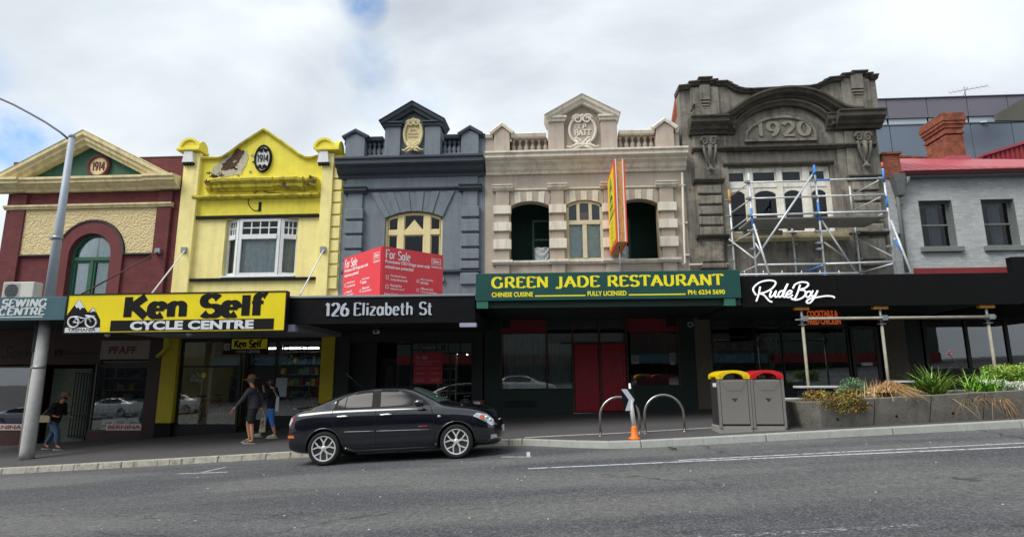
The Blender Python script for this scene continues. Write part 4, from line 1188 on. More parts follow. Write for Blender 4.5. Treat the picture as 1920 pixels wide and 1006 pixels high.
def aedicule(b, m, md, xa, xb, pw, z0, zc, ze, za, dep, ov):
    mb = MB()
    mb.box(xa + pw, xb - pw, YF + .0, YF + dep, z0 - .05, ze); mb.prism([(xa + .1, ze), (xb - .1, ze), ((xa + xb) / 2, za - .22)], YF - .0, YF + dep)
    bd = mb.build('aedicule', m, b)
    mb = MB()
    for (p0, p1) in ((xa, xa + pw), (xb - pw, xb)): mb.box(p0, p1, YF - .14, YF + dep, z0 - .05, zc)
    mb.build('pier', m, bd, bevel=.012)
    mb = MB()
    for (p0, p1) in ((xa - .06, xa + pw + .05), (xb - pw - .05, xb + .06)): mb.box(p0, p1, YF - .2, YF + dep, zc, zc + .1); mb.box(p0 - .04, p1 + .04, YF - .26, YF + dep, zc + .1, ze)
    mb.build('capital', md, bd, bevel=.012)
    mb = MB(); mb.sweep([(xa - ov, ze), ((xa + xb) / 2, za), (xb + ov, ze)], [(-dep, -.24), (.2, -.24), (.22, -.16), (.3, -.12), (.32, -.04), (.36, 0), (-dep, .03)], YF)
    mb.build('pediment_coping', md, bd)
    return bd
ae = aedicule(b3, grey, greyd, X(723, 270), X(827, 270), X(752, 270) - X(723, 270), zb0, Z(775, 240), Z(775, 232), Z(771, 197), .6, .18)
def cartouche(b, cx, cz, rx, rz, m, face=None, yb=None):
    yb = YF - .02 if yb is None else yb
    mb = MB(); mb.ellipse(cx, cz, rx, rz, yb - .06, yb); c = mb.build('cartouche', face or m, b, bevel=.02)
    mb = MB(); mb.tube([(cx + rx * math.cos(t_ * PI / 20), yb - .08, cz + rz * math.sin(t_ * PI / 20)) for t_ in range(41)], .05, 8, caps=False)
    for s_ in (-1, 1):
        for q in (-1, 1):
            ctr = (cx + q * rx * .36, cz + s_ * rz * .74)
            mb.tube([(ctr[0] + q * rx * .42 * (1 - i / 20) * math.cos(i * .55 + (0 if s_ > 0 else 1)), yb - .1, ctr[1] + s_ * rx * .42 * (1 - i / 20) * math.sin(i * .55)) for i in range(18)], [.045 * (1 - i / 30) for i in range(18)], 6)
    for q in (-1, 1):
        mb.tube([(cx, yb - .08, cz - rz * 1.05), (cx + q * rx * .5, yb - .1, cz - rz * 1.02), (cx + q * rx * .95, yb - .08, cz - rz * 1.2), (cx + q * rx * 1.25, yb - .06, cz - rz * 1.1)], [.06, .05, .04, .02], 6)
        mb.tube([(cx, yb - .08, cz - rz * 1.1), (cx + q * rx * .45, yb - .1, cz - rz * 1.22), (cx + q * rx * .8, yb - .08, cz - rz * 1.3)], [.05, .04, .02], 6)
    mb.sphere((cx, yb - .08, cz - rz * 1.05), .08); mb.sphere((cx, yb - .08, cz + rz * 1.0), .07)
    mb.build('scrollwork', m, c)
    return c
cm = mat('cream_plaster', 'cdbf92', .75, .1, 4, .2, 40, streak=.2, dirt='8e8058')
cc = P(776, 253, YF)
ca = cartouche(ae, cc.x, cc.z, .3, .5, cm)
mb = MB(); mb.tube([(cc.x - .1, YF - .09, cc.z + .1), (cc.x - .06, YF - .09, cc.z + .17), (cc.x - .02, YF - .09, cc.z + .1), (cc.x + .03, YF - .09, cc.z + .16), (cc.x + .1, YF - .09, cc.z + .1)], .012, 5)
for zz in (-.03, -.14):
    for i in range(8): mb.box(cc.x - .17 + i * .043, cc.x - .145 + i * .043, YF - .09, YF - .079, cc.z + zz, cc.z + zz + .06)
mb.build('relief_lettering', mat('cream_relief', 'a89a6c', .8), ca)
# arched cream window
wy = YF + .16
mb = MB()
fa = seg_arch(wx0 + .02, wx1 - .02, wsp, wtop - wsp - .02, 16)
mb.sweep(fa, [(0, -.09), (.07, -.09), (.07, 0), (0, 0)], wy)
zt1, zt2 = Z(775, 431), Z(775, 439)
for (xx) in (wx0, wx1 - .08): mb.box(xx, xx + .08, wy - .07, wy, wb_, wsp + .02)
m1_, m2_ = (X(744, 450), X(756, 450)), (X(793, 450), X(806, 450))
for (a, c) in (m1_, m2_): mb.box(a, c, wy - .09, wy, wb_, wtop - .09)
mb.box(wx0 + .1, wx1 - .1, wy - .085, wy, zt2, zt1 + .02)
for (a, c) in ((wx0 + .1, m1_[0]), (m1_[1], m2_[0]), (m2_[1], wx1 - .1)):
    frame(mb, a, c, wb_ + .06, zt2, wy - .05, .03, .04); mb.box(a, c, wy - .05, wy - .01, zt1 + .02, zt1 + .05)
    mb.box(a, a + .025, wy - .05, wy - .01, zt1 + .05, wsp + .1); mb.box(c - .025, c, wy - .05, wy - .01, zt1 + .05, wsp + .1)
mb.prism([(m1_[1] + .03, zt1 + .02), (m2_[0] - .03, zt1 + .02), (acx, zt1 + .38)], wy - .06, wy - .02)
w3 = mb.build('arched_window', creamw, b3, bevel=.006)
mb = MB(); mb.prism([(wx0 + .05, wb_), (wx1 - .05, wb_)] + [(a, c - .05) for a, c in fa[::-1]], wy - .02, wy - .014); mb.build('pane', G_DARK, w3)
mb = MB(); mb.box(wx0 - .1, wx1 + .1, YF - .1, YF + .3, wb_ - .12, wb_ - .001); mb.build('window_sill', grey, b3, bevel=.01)
shell(b3, gx0, gx1, 0, Z(775, 300), grey, wallm=roomw)
# for-sale sign: two boards meeting at an edge, standing on the awning
red = mat('sale_red', 'dc3f4b', .55, .06, 3, .05, 30)
wl = mat('white_lettering', 'e6e0e0', .6, .03)
zroof = Z(775, 556, YA) - .05
def sale_board(o, p0, p1, ztop, zbot, flip=False):
    """board between plan points p0 (left) and p1 (right), lettering on the street side"""
    d = Vector((p1[0] - p0[0], p1[1] - p0[1])); L_ = d.length; ang = math.atan2(d.y, d.x)
    b_ = MB(); b_.box(0, L_, 0, .04, zbot, ztop)
    Mx = Matrix.Translation((p0[0], p0[1], 0)) @ Matrix.Rotation(ang, 4, 'Z')
    def put(mb, name, m, par, **k):
        mb.v = [tuple(Mx @ Vector(v)) for v in mb.v]; return mb.build(name, m, par, **k)
    bd = put(b_, 'board', red, o)
    H = ztop - zbot; x0 = .09
    mb = MB()
    letters(mb, 'For Sale', x0, ztop - .31, 0, .23, .74, .2, .08, .06, .004, gap=.05)
    text(mb, 'Prominent CBD fringe asset with', x0, ztop - .46, 0, h=.115, w=1.36, bold=.025, ext=.004)
    text(mb, 'mixed-use potential', x0, ztop - .6, 0, h=.115, w=.84, bold=.025, ext=.004)
    for i, (a, c) in enumerate((('Functional layout', 'across three levels'), ('Potential for', 'adaptive reuse*'))):
        zz = ztop - .8 - i * .25
        text(mb, a, x0 + .17, zz, 0, h=.075, w=.46 if i == 0 else .34, bold=.012, ext=.004); text(mb, c, x0 + .17, zz - .09, 0, h=.07, w=.5 if i == 0 else .42, bold=.012, ext=.004)
        frame(mb, x0 + .03, x0 + .11, zz - .06, zz + .04, -.004, .012, .003)
    for i, (a, c) in enumerate((('Rear laneway', 'access'), ('Offered with', 'vacant possession'))):
        zz = ztop - .8 - i * .25
        text(mb, a, x0 + 1.08, zz, 0, h=.07, w=.4, bold=.012, ext=.004); text(mb, c, x0 + 1.08, zz - .09, 0, h=.065, w=.24 if i == 0 else .52, bold=.012, ext=.004)
        frame(mb, x0 + .96, x0 + 1.03, zz - .06, zz + .02, -.004, .012, .003)
    text(mb, 'Liam Coyle', x0, ztop - 1.3, 0, h=.085, w=.4, bold=.02, ext=.004); text(mb, '0407 869 370', x0, ztop - 1.42, 0, h=.08, w=.46, bold=.02, ext=.004)
    text(mb, 'George Burbury', x0 + .95, ztop - 1.3, 0, h=.09, w=.55, bold=.02, ext=.004); text(mb, '0408 332 523', x0 + .95, ztop - 1.42, 0, h=.08, w=.44, bold=.02, ext=.004)
    frame(mb, L_ - .38, L_ - .08, ztop - .3, ztop - .13, -.004, .012, .003)
    text(mb, 'Elders', L_ - .34, ztop - .26, 0, h=.1, w=.22, bold=.02, ext=.004, shear=.3); text(mb, 'Commercial', L_ - .39, ztop - .4, 0, h=.07, w=.33, bold=.015, ext=.004)
    put(mb, 'lettering', wl, bd, fix=False)
    return bd
apx = P(716.5, 461, 14.8); lft = P(645, 484, 16.3); rgt = P(831, 481, 16.1)
zs_ = apx.z
s1 = thing('sale_sign', 'red For Sale board on the awning facing left, joined to its twin on the right', 'sign', (lft.x, lft.y, zroof), 'red property sale boards')
sale_board(s1, (lft.x, lft.y), (apx.x - .02, apx.y + .0), zs_, zroof + .03)
s2 = thing('sale_sign', 'red For Sale board on the awning facing right, joined to its twin on the left', 'sign', (apx.x, apx.y, zroof), 'red property sale boards')
sale_board(s2, (apx.x + .02, apx.y), (rgt.x, rgt.y), zs_, zroof + .03)
for s_, (q0, q1) in ((s1, (lft, apx)), (s2, (apx, rgt))):
    mb = MB()
    for t_ in (.12, .88):
        x, y = lerp(q0.x, q1.x, t_), lerp(q0.y, q1.y, t_) + .08
        mb.box(x - .03, x + .03, y, y + .05, zroof, zs_ - .1)
        mb.tube([(x, y + .05, zs_ - .3), (x, y + .8, zroof + .02)], .02, 6)
    mb.build('prop', galv, s_)
# street level
fb = mat('black_fascia', (.006, .006, .007), .4, .15, 2, .5, 4, spec=.15)
a3 = awning(b3, X(534, 580, YA), X(891, 580, YA), Z(712, 606, YA), Z(712, 557, YA), fb, dksof, trim=mat('grey_gutter', '7f868d', .5, .08))
mb = MB(); mb.box(X(862, 606, YA), X(893, 606, YA), YA - .02, YA + .2, Z(712, 614, YA), Z(712, 606.5, YA)); mb.box(X(536, 612, YA), X(553, 612, YA), YA - .02, YA + .2, Z(712, 619, YA), Z(712, 606.5, YA)); mb.build('bracket', mat('pale_flashing', '9a9cb4', .5), a3)
silv = mat('silver_letter', 'b3bac4', .5, .05)
sg = thing('shop_lettering', 'silver raised letters reading 126 Elizabeth St on the black awning fascia', 'sign', (X(610, 592, YA), YA - .01, Z(710, 592, YA)))
mb = MB(); xA_, xB_ = X(610, 580, YA), X(655, 580, YA); zl = Z(710, 591, YA); hl = Z(710, 568, YA) - zl
letters(mb, '126', xA_, zl, YA, hl * 1.02, xB_ - xA_, .24, .07, .0, .025)
letters(mb, 'Elizabeth St', X(663, 580, YA), zl + .01, YA, hl, X(811, 580, YA) - X(663, 580, YA), .2, .07, .07, .025)
mb.build('lettering', silv, sg)
dk3 = mat('charcoal_shopfront', '26282b', .5, .15, 3)
mb = MB(); zz_ = Z(800, 640)
mb.box(X(627, 700), X(655, 700), YF - .05, YF + .4, base(-6.5) - .2, 3.75); mb.box(X(886, 700), X(905, 700), YF - .05, YF + .4, base(-2.3) - .2, 3.75)
mb.box(X(655, 640), X(886, 640), YF + .0, YF + .4, zz_, 3.75); mb.build('pier', dk3, b3)
mb = MB()
dA, dB, dC, dD = X(668, 700), X(700, 700), X(738, 700), X(768, 700)
mb.box(X(655, 700), dB, YF + .3, YF + .36, base(-6) - .1, zz_); mb.box(dC, dD, YF + .3, YF + .36, base(-4.5) - .1, base(-4.5) + .3)
mb.box(dD, X(886, 700), YF + .06, YF + .3, base(-3.5) - .3, base(-3) + .35); mb.build('stall_riser', dk3, b3)
mb = MB()
xe = X(886, 700)
for i in range(6): x = lerp(dD, xe - .04, i / 5); mb.box(x, x + .04, YF + .08, YF + .14, Z(800, 661), zz_)
frame(mb, dD, xe, base(-3) + .35, zz_, YF + .08, .05, .06); mb.box(dD, xe, YF + .07, YF + .15, Z(800, 663), Z(800, 660)); mb.box(dD + 2.0 * (xe - dD) / 3.2, dD + 2.0 * (xe - dD) / 3.2 + .05, YF + .08, YF + .14, base(-3) + .35, Z(800, 661))
frame(mb, dB, dC, base(-5) + .02, zz_ - .5, YF + .7, .08, .06)
f3 = mb.build('window_frame', mat('brown_black_frame', '2b2523', .5, .1), b3)
pane(b3, dD, xe, base(-3) + .35, zz_, YF + .11, parent=f3); pane(b3, dC, dD, base(-3) + .3, zz_, YF + .33, parent=f3)
mb = MB(); mb.box(dB + .08, dC - .08, YF + .72, YF + .76, base(-5) + .03, zz_ - .56); d3 = mb.build('door', mat('dark_door', '26211f', .6, .15, 4), b3)
mb = MB(); frame(mb, dB + .2, dC - .2, base(-5) + 1.0, zz_ - .75, YF + .7, .04, .02); mb.build('door_light', mat('dull_glass_frame', '4a4542', .5), d3)
pane(b3, dB + .24, dC - .24, base(-5) + 1.04, zz_ - .79, YF + .715, parent=d3)
mb = MB(); mb.box(X(766, 700), X(833, 700), YF + .04, YF + .075, Z(800, 656), Z(800, 646))
ss = thing('shop_lettering', 'small pale 126 Elizabeth St lettering on the dark board above the red window poster', 'sign', (X(776, 650), YF + .03, Z(800, 654)))
mb.build('board', dk3, ss)
mb = MB(); letters(mb, '126 Elizabeth St', X(774, 650), Z(800, 653.5), YF + .04, .11, X(827, 650) - X(774, 650), .2, .08, .05, .003); mb.build('lettering', mat('dim_silver', '8a8a88', .6), ss)
s3 = thing('sale_sign', 'darker red For Sale poster hanging inside the shop window behind the black car', 'sign', (X(775, 690), YF + .03, Z(800, 719)), 'red property sale boards')
q0, q1, q2, q3 = X(775, 690), X(829, 690), Z(800, 719), Z(800, 660.5)
mb = MB(); mb.box(q0, q1, YF + .05, YF + .068, q2, q3); bdd = mb.build('board', mat('sale_red_shade', 'b42f3a', .5, .05), s3)
mb = MB(); letters(mb, 'For Sale', q0 + .07, q3 - .2, YF + .05, .11, .36, .2, .08, .05, .003)
for i, (tx, zz, hh, ww) in enumerate((('Prominent CBD fringe asset with', .3, .05, .78), ('mixed-use potential', .37, .05, .48), ('Functional layout', .5, .04, .3), ('Potential for', .66, .04, .25), ('Liam Coyle', .84, .045, .24), ('0407 869 370', .9, .04, .26))):
    text(mb, tx, q0 + .07, q3 - zz, YF + .05, h=hh, w=ww, bold=.01, ext=.003)
for (tx, zz, hh, ww) in (('Rear laneway', .5, .04, .25), ('Offered with', .66, .04, .24), ('George Burbury', .84, .045, .3), ('0408 332 523', .9, .04, .26)):
    text(mb, tx, q0 + .55, q3 - zz, YF + .05, h=hh, w=ww, bold=.01, ext=.003)
mb.build('lettering', mat('dim_white', 'b5a5a5', .6), bdd, fix=False)
# small things of the dark shopfront
def camera_dome(x, y, z, lab, grp):
    o = thing('security_camera', lab, 'camera', (x, y, z), grp)
    mb = MB(); mb.box(-.09, .09, -.05, .05, 0, .1); mb.build('housing', whitep, o, True, bevel=.02)
    mb = MB(); mb.lathe([(.035, 0), (.035, .03), (.02, .04)], (0, -.09, .05), 'Y', 12); mb.build('lens', iron, o, True)
    mb = MB(); mb.tube([(0, .03, .1), (0, .05, .2)], .015, 6); mb.build('bracket', galv, o, True)
    return o
zso = Z(712, 606, YA) + .12
camera_dome(X(706, 614, 16.5), 16.5, zso - .2, 'white security camera under the black awning, left of the red poster', 'cameras under the awnings')
for k, (u, y, zz, lab) in enumerate(((1076, 15.6, Z(1090, 562, YA) + .13, 'left of the two small round downlights under the green awning'), (1187, 15.6, Z(1090, 562, YA) + .13, 'right of the two small round downlights under the green awning'), (200, 15.6, kz0 + .12, 'small spotlight under the left end of the cycle shop awning'), (353, 15.6, kz0 + .12, 'small spotlight under the cycle shop awning left of the hanging sign'))):
    o = thing('spotlight', lab, 'light', (X(u, 640, y), y, zz), 'small lights under the awnings')
    mb = MB(); mb.lathe([(.07, -.12), (.075, -.1), (.05, -.03), (.02, 0)], (0, 0, 0), seg=14); mb.build('shade', whitep, o, True)
    mb = MB(); mb.sphere((0, 0, -.11), .045, n=8); mb.build('bulb', mat('frosted_bulb', 'c9c9c0', .3), o, True)
for k, (u, lab) in enumerate(((857, 'leftmost small warm downlight glowing over the window beside the red poster'), (876, 'rightmost small warm downlight glowing over the dark shop window'))):
    Yp = YF + .7; p_ = P(u, 662 + k * 2, Yp)
    o = thing('downlight', lab, 'light', p_, 'warm downlights in the dark shop')
    mb = MB(); mb.sphere((0, 0, 0), .028, n=8); mb.build('bulb', mat('warm_bulb', (1, .75, .45), .5, 0, emit=5), o, True)
    mb = MB(); mb.tube([(0, 0, .02), (0, 0, .3)], .01, 6); mb.build('stem', iron, o, True)
# furniture seen through the glass
o = thing('display_cabinet', 'white-framed display cabinet with shelves behind the dark shop window', 'cabinet', (X(840, 745, YF + .6), YF + .6, base(-3)))
mb = MB(); x0_, x1_ = X(820, 740, YF + .6), X(855, 740, YF + .6)
for zz in (.35, .8, 1.15, 1.5): mb.box(x0_, x1_, YF + .6, YF + .9, base(-3) + zz, base(-3) + zz + .03)
mb.build('shelf', whitep, o)
mb = MB()
for x in (x0_, x1_ - .03): mb.box(x, x + .03, YF + .59, YF + .91, base(-3) + .002, base(-3) + 2.0)
mb.build('side_post', whitep, o)
o = thing('wooden_box', 'brown wooden box with a white notice on the footpath beside the dark shop window', 'box', (X(893, 760), YF - .3, base(-2.3)))
mb = MB(); mb.box(X(887, 760, YF - .3), X(908, 760, YF - .3), YF - .5, YF - .2, base(-2.3), Z(895, 749, YF - .4)); mb.build('case', mat('brown_wood', '6a4632', .7, .2, 5, .2, 40), o, bevel=.01)
mb = MB(); mb.box(X(889, 755, YF - .4) + .0, X(901, 755, YF - .4), YF - .515, YF - .505, Z(895, 767, YF - .4), Z(895, 752, YF - .4)); mb.build('notice', wl, o)
o = thing('round_sign', 'small round grey emblem in the dark shop window left of the wooden box', 'sign', (X(872, 755), YF + .05, Z(872, 765)))
mb = MB(); mb.ellipse(X(872, 757), Z(872, 757), .16, .17, YF + .05, YF + .075); mb.build('disc', mat('dull_grey_disc', '6a6863', .7), o)
mb = MB(); mb.ring(X(872, 757), Z(872, 757), .11, .12, [(0, 0), (.004, 0), (.004, .02), (0, .02)], YF + .05); mb.build('ring', iron, o)

# =============================================================== 4. taupe restaurant building
taupe = mat('taupe_render', 'b0a497', .8, .1, 2.5, .25, 20, streak=.4, dirt='857a72')
stone = mat('cream_stone', 'dad3c5', .8, .07, 4, .2, 30, streak=.55, dirt='857d6e')
b4 = thing('restaurant_building', 'taupe two-storey building with cream banded pillars, balustraded parapet and round T.P. BATT. cartouche', 'building', (1.2, YF, base(1.2)))
rx0, rx1 = gx1 + .004, X(1289, 420)
vs_ = 1091
def ZR(v): return Z(vs_, v)
o1, o2, o3 = (X(957, 430), X(1030, 430)), (X(1062, 430), X(1131, 430)), (X(1163, 430), X(1235, 430))
zsl, spr, tp = ZR(487), ZR(384), ZR(375)
mb = MB(); wall(mb, rx0, rx1, 3.75, ZR(296), YF, .35, [(a, c, zsl, spr, tp - spr) for a, c in (o1, o2, o3)]); mb.build('wall', taupe, b4)
pls = [(X(927, 430), X(958, 430)), (X(1031, 430), X(1061, 430)), (X(1131, 430), X(1162, 430)), (X(1236, 430), X(1268, 430))]
mb = MB()
for (a, c) in pls: mb.box(a + .05, c - .05, YF - .1, YF - .001, 3.75, ZR(354))
mb.build('pilaster', taupe, b4, bevel=.01)
mb = MB()
for (a, c) in pls:
    for (v0, v1) in ((384.5, 400), (416, 432), (448, 466)): mb.box(a - .02, c + .02, YF - .17, YF - .0015, ZR(v1), ZR(v0))
mb.build('stone_band', stone, b4, bevel=.012)
mb = MB()
for (a, c) in pls: mb.sweep([(a - .07, ZR(356)), (c + .07, ZR(356))], [(0, 0), (.13, 0), (.15, .04), (.2, .07), (.2, .13), (.24, .15), (.24, .18), (0, .19)], YF)
mb.build('capital', stone, b4)
mb = MB(); mb.sweep([(pls[0][0] - .05, zsl - .13), (pls[3][1] + .05, zsl - .13)], [(-.3, 0), (.06, 0), (.08, .04), (.12, .06), (.12, .12), (-.3, .13)], YF)
for (a, c) in pls: mb.sweep([(a - .06, zsl - .132), (c + .06, zsl - .132)], [(0, 0), (.16, 0), (.18, .04), (.22, .06), (.22, .135), (0, .14)], YF)
mb.build('sill_course', stone, b4)
mb = MB()
for (a, c) in (o1, o2, o3):
    aa = seg_arch(a - .01, c + .01, spr, tp - spr, 21); top = ZR(358); n = 7
    for i in range(n):
        k0, k1 = i * 3, i * 3 + 3
        mid = (a + c) / 2
        def fan(x): return mid + (x - mid) * 1.0 + (x - mid) * .12
        prj = .04 if i % 2 else .02
        mb.prism([aa[k0], aa[k0 + 1], aa[k0 + 2], aa[k1], (fan(lerp(a, c, (i + 1) / n)), top), (fan(lerp(a, c, i / n)), top)], YF - prj, YF - .0012, 1 if i % 2 else 0)
mb.build('voussoirs', [taupe, stone], b4)
molding(b4, 'frieze_fillet', X(927, 358), X(1262, 350), ZR(354), [(0, 0), (.04, 0), (.04, .05), (0, .06)], stone)
C4 = [(0, 0), (.07, 0), (.1, .08), (.16, .12), (.2, .24), (.3, .3), (.34, .32), (.34, .38), (.48, .42), (.5, .44), (.5, .54), (.56, .58), (.56, .64), (0, .7)]
molding(b4, 'cornice', X(912, 325), X(1286, 310) - .02, ZR(325), C4, stone)
zb0, zbb, zbt, ztp = parapet(b4, taupe, stone, rx0, rx1 - .1, [(X(924, 250), X(958, 250)), (X(1024, 250), X(1161, 250)), (X(1227, 250), X(1266, 250))], [(X(956, 270), X(1029, 270)), (X(1158, 270), X(1229, 270))], (vs_,), 294, 254, 281, 246, 6)
gable_pier(b4, taupe, stone, X(927, 270), X(956, 270), zb0, ZR(247), ZR(234))
gable_pier(b4, taupe, stone, X(1230, 270), X(1263, 270), zb0, ZR(247), ZR(234))
ae = aedicule(b4, taupe, stone, X(1028, 270), X(1157, 270), X(1058, 270) - X(1028, 270), zb0, ZR(230), ZR(221), Z(1091, 184), .5, .12)
cc = P(1092, 246, YF)
ca = cartouche(ae, cc.x, cc.z, .43, .5, stone, taupe)
mb = MB(); letters(mb, 'T.P.', cc.x, cc.z + .04, YF - .08, .16, .34, .26, .13, .06, .03, align='c'); letters(mb, 'BATT', cc.x, cc.z - .19, YF - .08, .2, .54, .26, .13, .06, .03, align='c'); mb.build('lettering', stone, ca)
# middle window
wy = YF + .12; x0_, x1_ = o2
mb = MB(); aa = seg_arch(x0_ + .01, x1_ - .01, spr, tp - spr - .01, 14)
mb.sweep(aa, [(0, -.08), (.07, -.08), (.07, 0), (0, 0)], wy)
zt1, zt2 = ZR(412), ZR(420)
for xx in (x0_, x1_ - .09): mb.box(xx, xx + .09, wy - .07, wy, zsl, spr)
mb.box(x0_ + .09, x1_ - .09, wy - .09, wy, zt2, zt1); mb.box(x0_ + .09, x1_ - .09, wy - .06, wy, zsl, zsl + .07)
mx_ = (x0_ + x1_) / 2
mb.box(mx_ - .07, mx_ + .07, wy - .08, wy, zsl + .07, zt2)
for q in (1 / 3, 2 / 3): xq = lerp(x0_, x1_, q); mb.box(xq - .05, xq + .05, wy - .08, wy, zt1, tp - .06)
w4 = mb.build('arched_window', mat('ivory_window', 'c9c0a8', .6, .06, streak=.1), b4, bevel=.006)
mb = MB(); mb.prism([(x0_ + .05, zsl), (x1_ - .05, zsl)] + [(a, c - .03) for a, c in aa[::-1]], wy - .02, wy - .014); mb.build('pane', G_UP, w4)
mb = MB(); mb.box(lerp(x0_, x1_, .36), lerp(x0_, x1_, .64), wy + .02, wy + .03, zt1 + .02, ZR(396)); mb.build('amber_glass', mat('amber_glass_pane', 'a8642e', .3), w4)
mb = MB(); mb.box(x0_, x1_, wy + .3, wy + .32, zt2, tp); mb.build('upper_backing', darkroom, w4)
curtain(b4, x0_ + .08, mx_ - .06, zsl + .05, zt2, wy + .07, curt, 3, .05, 'lace_curtain', w4, True)
curtain(b4, mx_ + .06, x1_ - .08, zsl + .05, zt2, wy + .07, curt, 3, .05, 'lace_curtain', w4, True)
# loggia behind the side openings
dg = mat('loggia_green', '24463e', .8, .15, 3)
mb = MB()
for (a, c) in (o1, o3):
    mb.box(a - .3, a - .26, YF + .35, YF + 1.6, zsl - .2, tp + .4); mb.box(c + .26, c + .3, YF + .35, YF + 1.6, zsl - .2, tp + .4)
    mb.box(a - .3, c + .3, YF + 1.6, YF + 1.66, zsl - .2, tp + .4); mb.box(a - .3, c + .3, YF + .35, YF + 1.6, tp + .36, tp + .4); mb.box(a - .3, c + .3, YF + .35, YF + 1.6, zsl - .24, zsl - .2)
lg = mb.build('loggia', dg, b4)
for (a, c, s_) in ((o1[1] - .52, o1[1] - .02, 1), (o3[0] + .1, o3[0] + .36, 1)):
    curtain(b4, a, c, zsl - .15, ZR(452), YF + .8, curt, 3, .05, 'lace_curtain', lg, True)
    mb = MB(); frame(mb, a - .05, c + .05, zsl - .2, ZR(400), YF + .72, .06, .06); mb.box(a, c, YF + .72, YF + .77, ZR(440), ZR(440) + .06); mb.build('window_frame', mat('loggia_frame', '2a4038', .6), lg)
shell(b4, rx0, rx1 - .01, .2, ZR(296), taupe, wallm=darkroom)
o = thing('drainpipe', 'thin pale drainpipe at the right edge of the taupe restaurant facade', 'pipe', (X(1283, 240), YF - .08, 3.9))
mb = MB(); mb.tube([(X(1285, 500) - .12, YF - .1, Z(1285, 497)), (X(1285, 500) - .02, YF - .1, Z(1285, 494)), (X(1288, 420) - .08, YF - .1, ZR(330))], .035, 8); mb.tube([(X(1291, 497), YF - .1, Z(1291, 497)), (X(1365, 497), YF - .1, Z(1330, 496))], .03, 8); mb.build('pipe', stone, o)
mb = MB()
for v in (350, 420, 480): mb.box(X(1288, 420) - .14, X(1288, 420) - .01, YF - .14, YF - .002, Z(1288, v), Z(1288, v) + .04)
mb.build('bracket', stone, o)
# projecting vertical sign
orange = mat('sign_orange', 'e8481c', .5, .06); worn_w = mat('worn_sign_edge', 'c08850', .8, .25, 10, .2, 40, patch=.4, pcol='8f5a30', pscale=6); gsg = mat('sign_green_ink', '1c5a4a', .6)
vs1 = thing('vertical_sign', 'tall projecting restaurant sign with orange rim, yellow faces and green characters above the green awning', 'sign', (X(1160, 455, 17.3), 17.5, Z(1160, 460, 16.9)))
xa, xb = X(1153, 380, 16.5), X(1174, 380, 16.5); z0_, z1_ = Z(1160, 453, 16.5), Z(1160, 302, 16.5)
ya_, yb_ = 16.5, 18.3
xm = (xa + xb) / 2
mb = MB(); mb.box(xa + .04, xb - .04, ya_ + .0, yb_, z0_, z1_); bx_ = mb.build('cabinet', worn_w, vs1)
mb = MB()
mb.box(xa, xa + .038, ya_ - .03, yb_ + .03, z0_ - .03, z1_ + .03); mb.box(xb - .038, xb, ya_ - .03, yb_ + .03, z0_ - .03, z1_ + .03)
mb.build('rim', orange, bx_, bevel=.01)
mb = MB(); mb.box(xa + .045, xa + .075, ya_ - .025, ya_ - .001, z0_, z1_ + .06); mb.box(xb - .075, xb - .045, ya_ - .025, ya_ - .001, z0_, z1_ + .06); mb.build('edge_trim', whitep, bx_)
mb = MB(); H_ = z1_ - z0_
mb.box(xa - .006, xa - .001, ya_ + .1, yb_ - .1, z0_ + H_ * .42, z1_ - .1); mb.box(xa - .006, xa - .001, ya_ + .1, yb_ - .1, z0_ + .1, z0_ + H_ * .39)
mb.box(xb + .001, xb + .006, ya_ + .1, yb_ - .1, z0_ + .1, z1_ - .1); mb.build('face', signy, bx_)
mb = MB()
def glyph_side(cy, cz, s_, strokes):
    for (a0, b0, a1, b1_) in strokes:
        d = Vector((a1 - a0, b1_ - b0)); d.normalize(); nx, ny = -d.y * .09, d.x * .09
        q = [(a0 + nx, b0 + ny), (a1 + nx, b1_ + ny), (a1 - nx, b1_ - ny), (a0 - nx, b0 - ny)]
        # seen from the left (-x), so y runs right to left
        mb.add([(xa - .009, cy - p_[0] * s_, cz + p_[1] * s_) for p_ in q] + [(xa - .0065, cy - p_[0] * s_, cz + p_[1] * s_) for p_ in q], [(0, 1, 2, 3), (4, 5, 6, 7), (0, 1, 5, 4), (1, 2, 6, 5), (2, 3, 7, 6), (3, 0, 4, 7)])
cyc = (ya_ + yb_) / 2
glyph_side(cyc, z1_ - .5, .42, [(-.9, -.6, 0, .7), (0, .7, .9, -.6), (-.45, -.1, .45, -.1), (0, .3, 0, -.8), (-.5, -.8, .5, -.8)])
glyph_side(cyc, z1_ - 1.15, .42, [(-.8, .6, .8, .6), (-.8, 0, .8, 0), (-.8, -.7, .8, -.7), (-.8, .6, -.8, -.7), (.8, .6, .8, -.7), (0, .6, 0, -.7)])
for i in range(6):
    glyph_side(cyc, z0_ + H_ * .36 - .1 - i * .15, .06, [(-4, -.8, -4, .8), (-1.5, -.8, -1.5, .8), (-4, .8, -1.5, .8), (1, -.8, 1, .8), (1, 0, 3.5, 0), (3.5, -.8, 3.5, .8)])
mb.build('characters', gsg, bx_)
mb = MB(); mb.tube([(xm, ya_ + .6, z0_), (xm, ya_ + .6, z0_ - .5), (xm, ya_ + .6, 4.1)], .02, 6); mb.tube([(xm, yb_, z1_ - .4), (xm, YF, z1_ - .4)], .03, 6); mb.tube([(xm, yb_, z0_ + .4), (xm, YF, z0_ + .4)], .03, 6); mb.build('stay', galv, vs1)
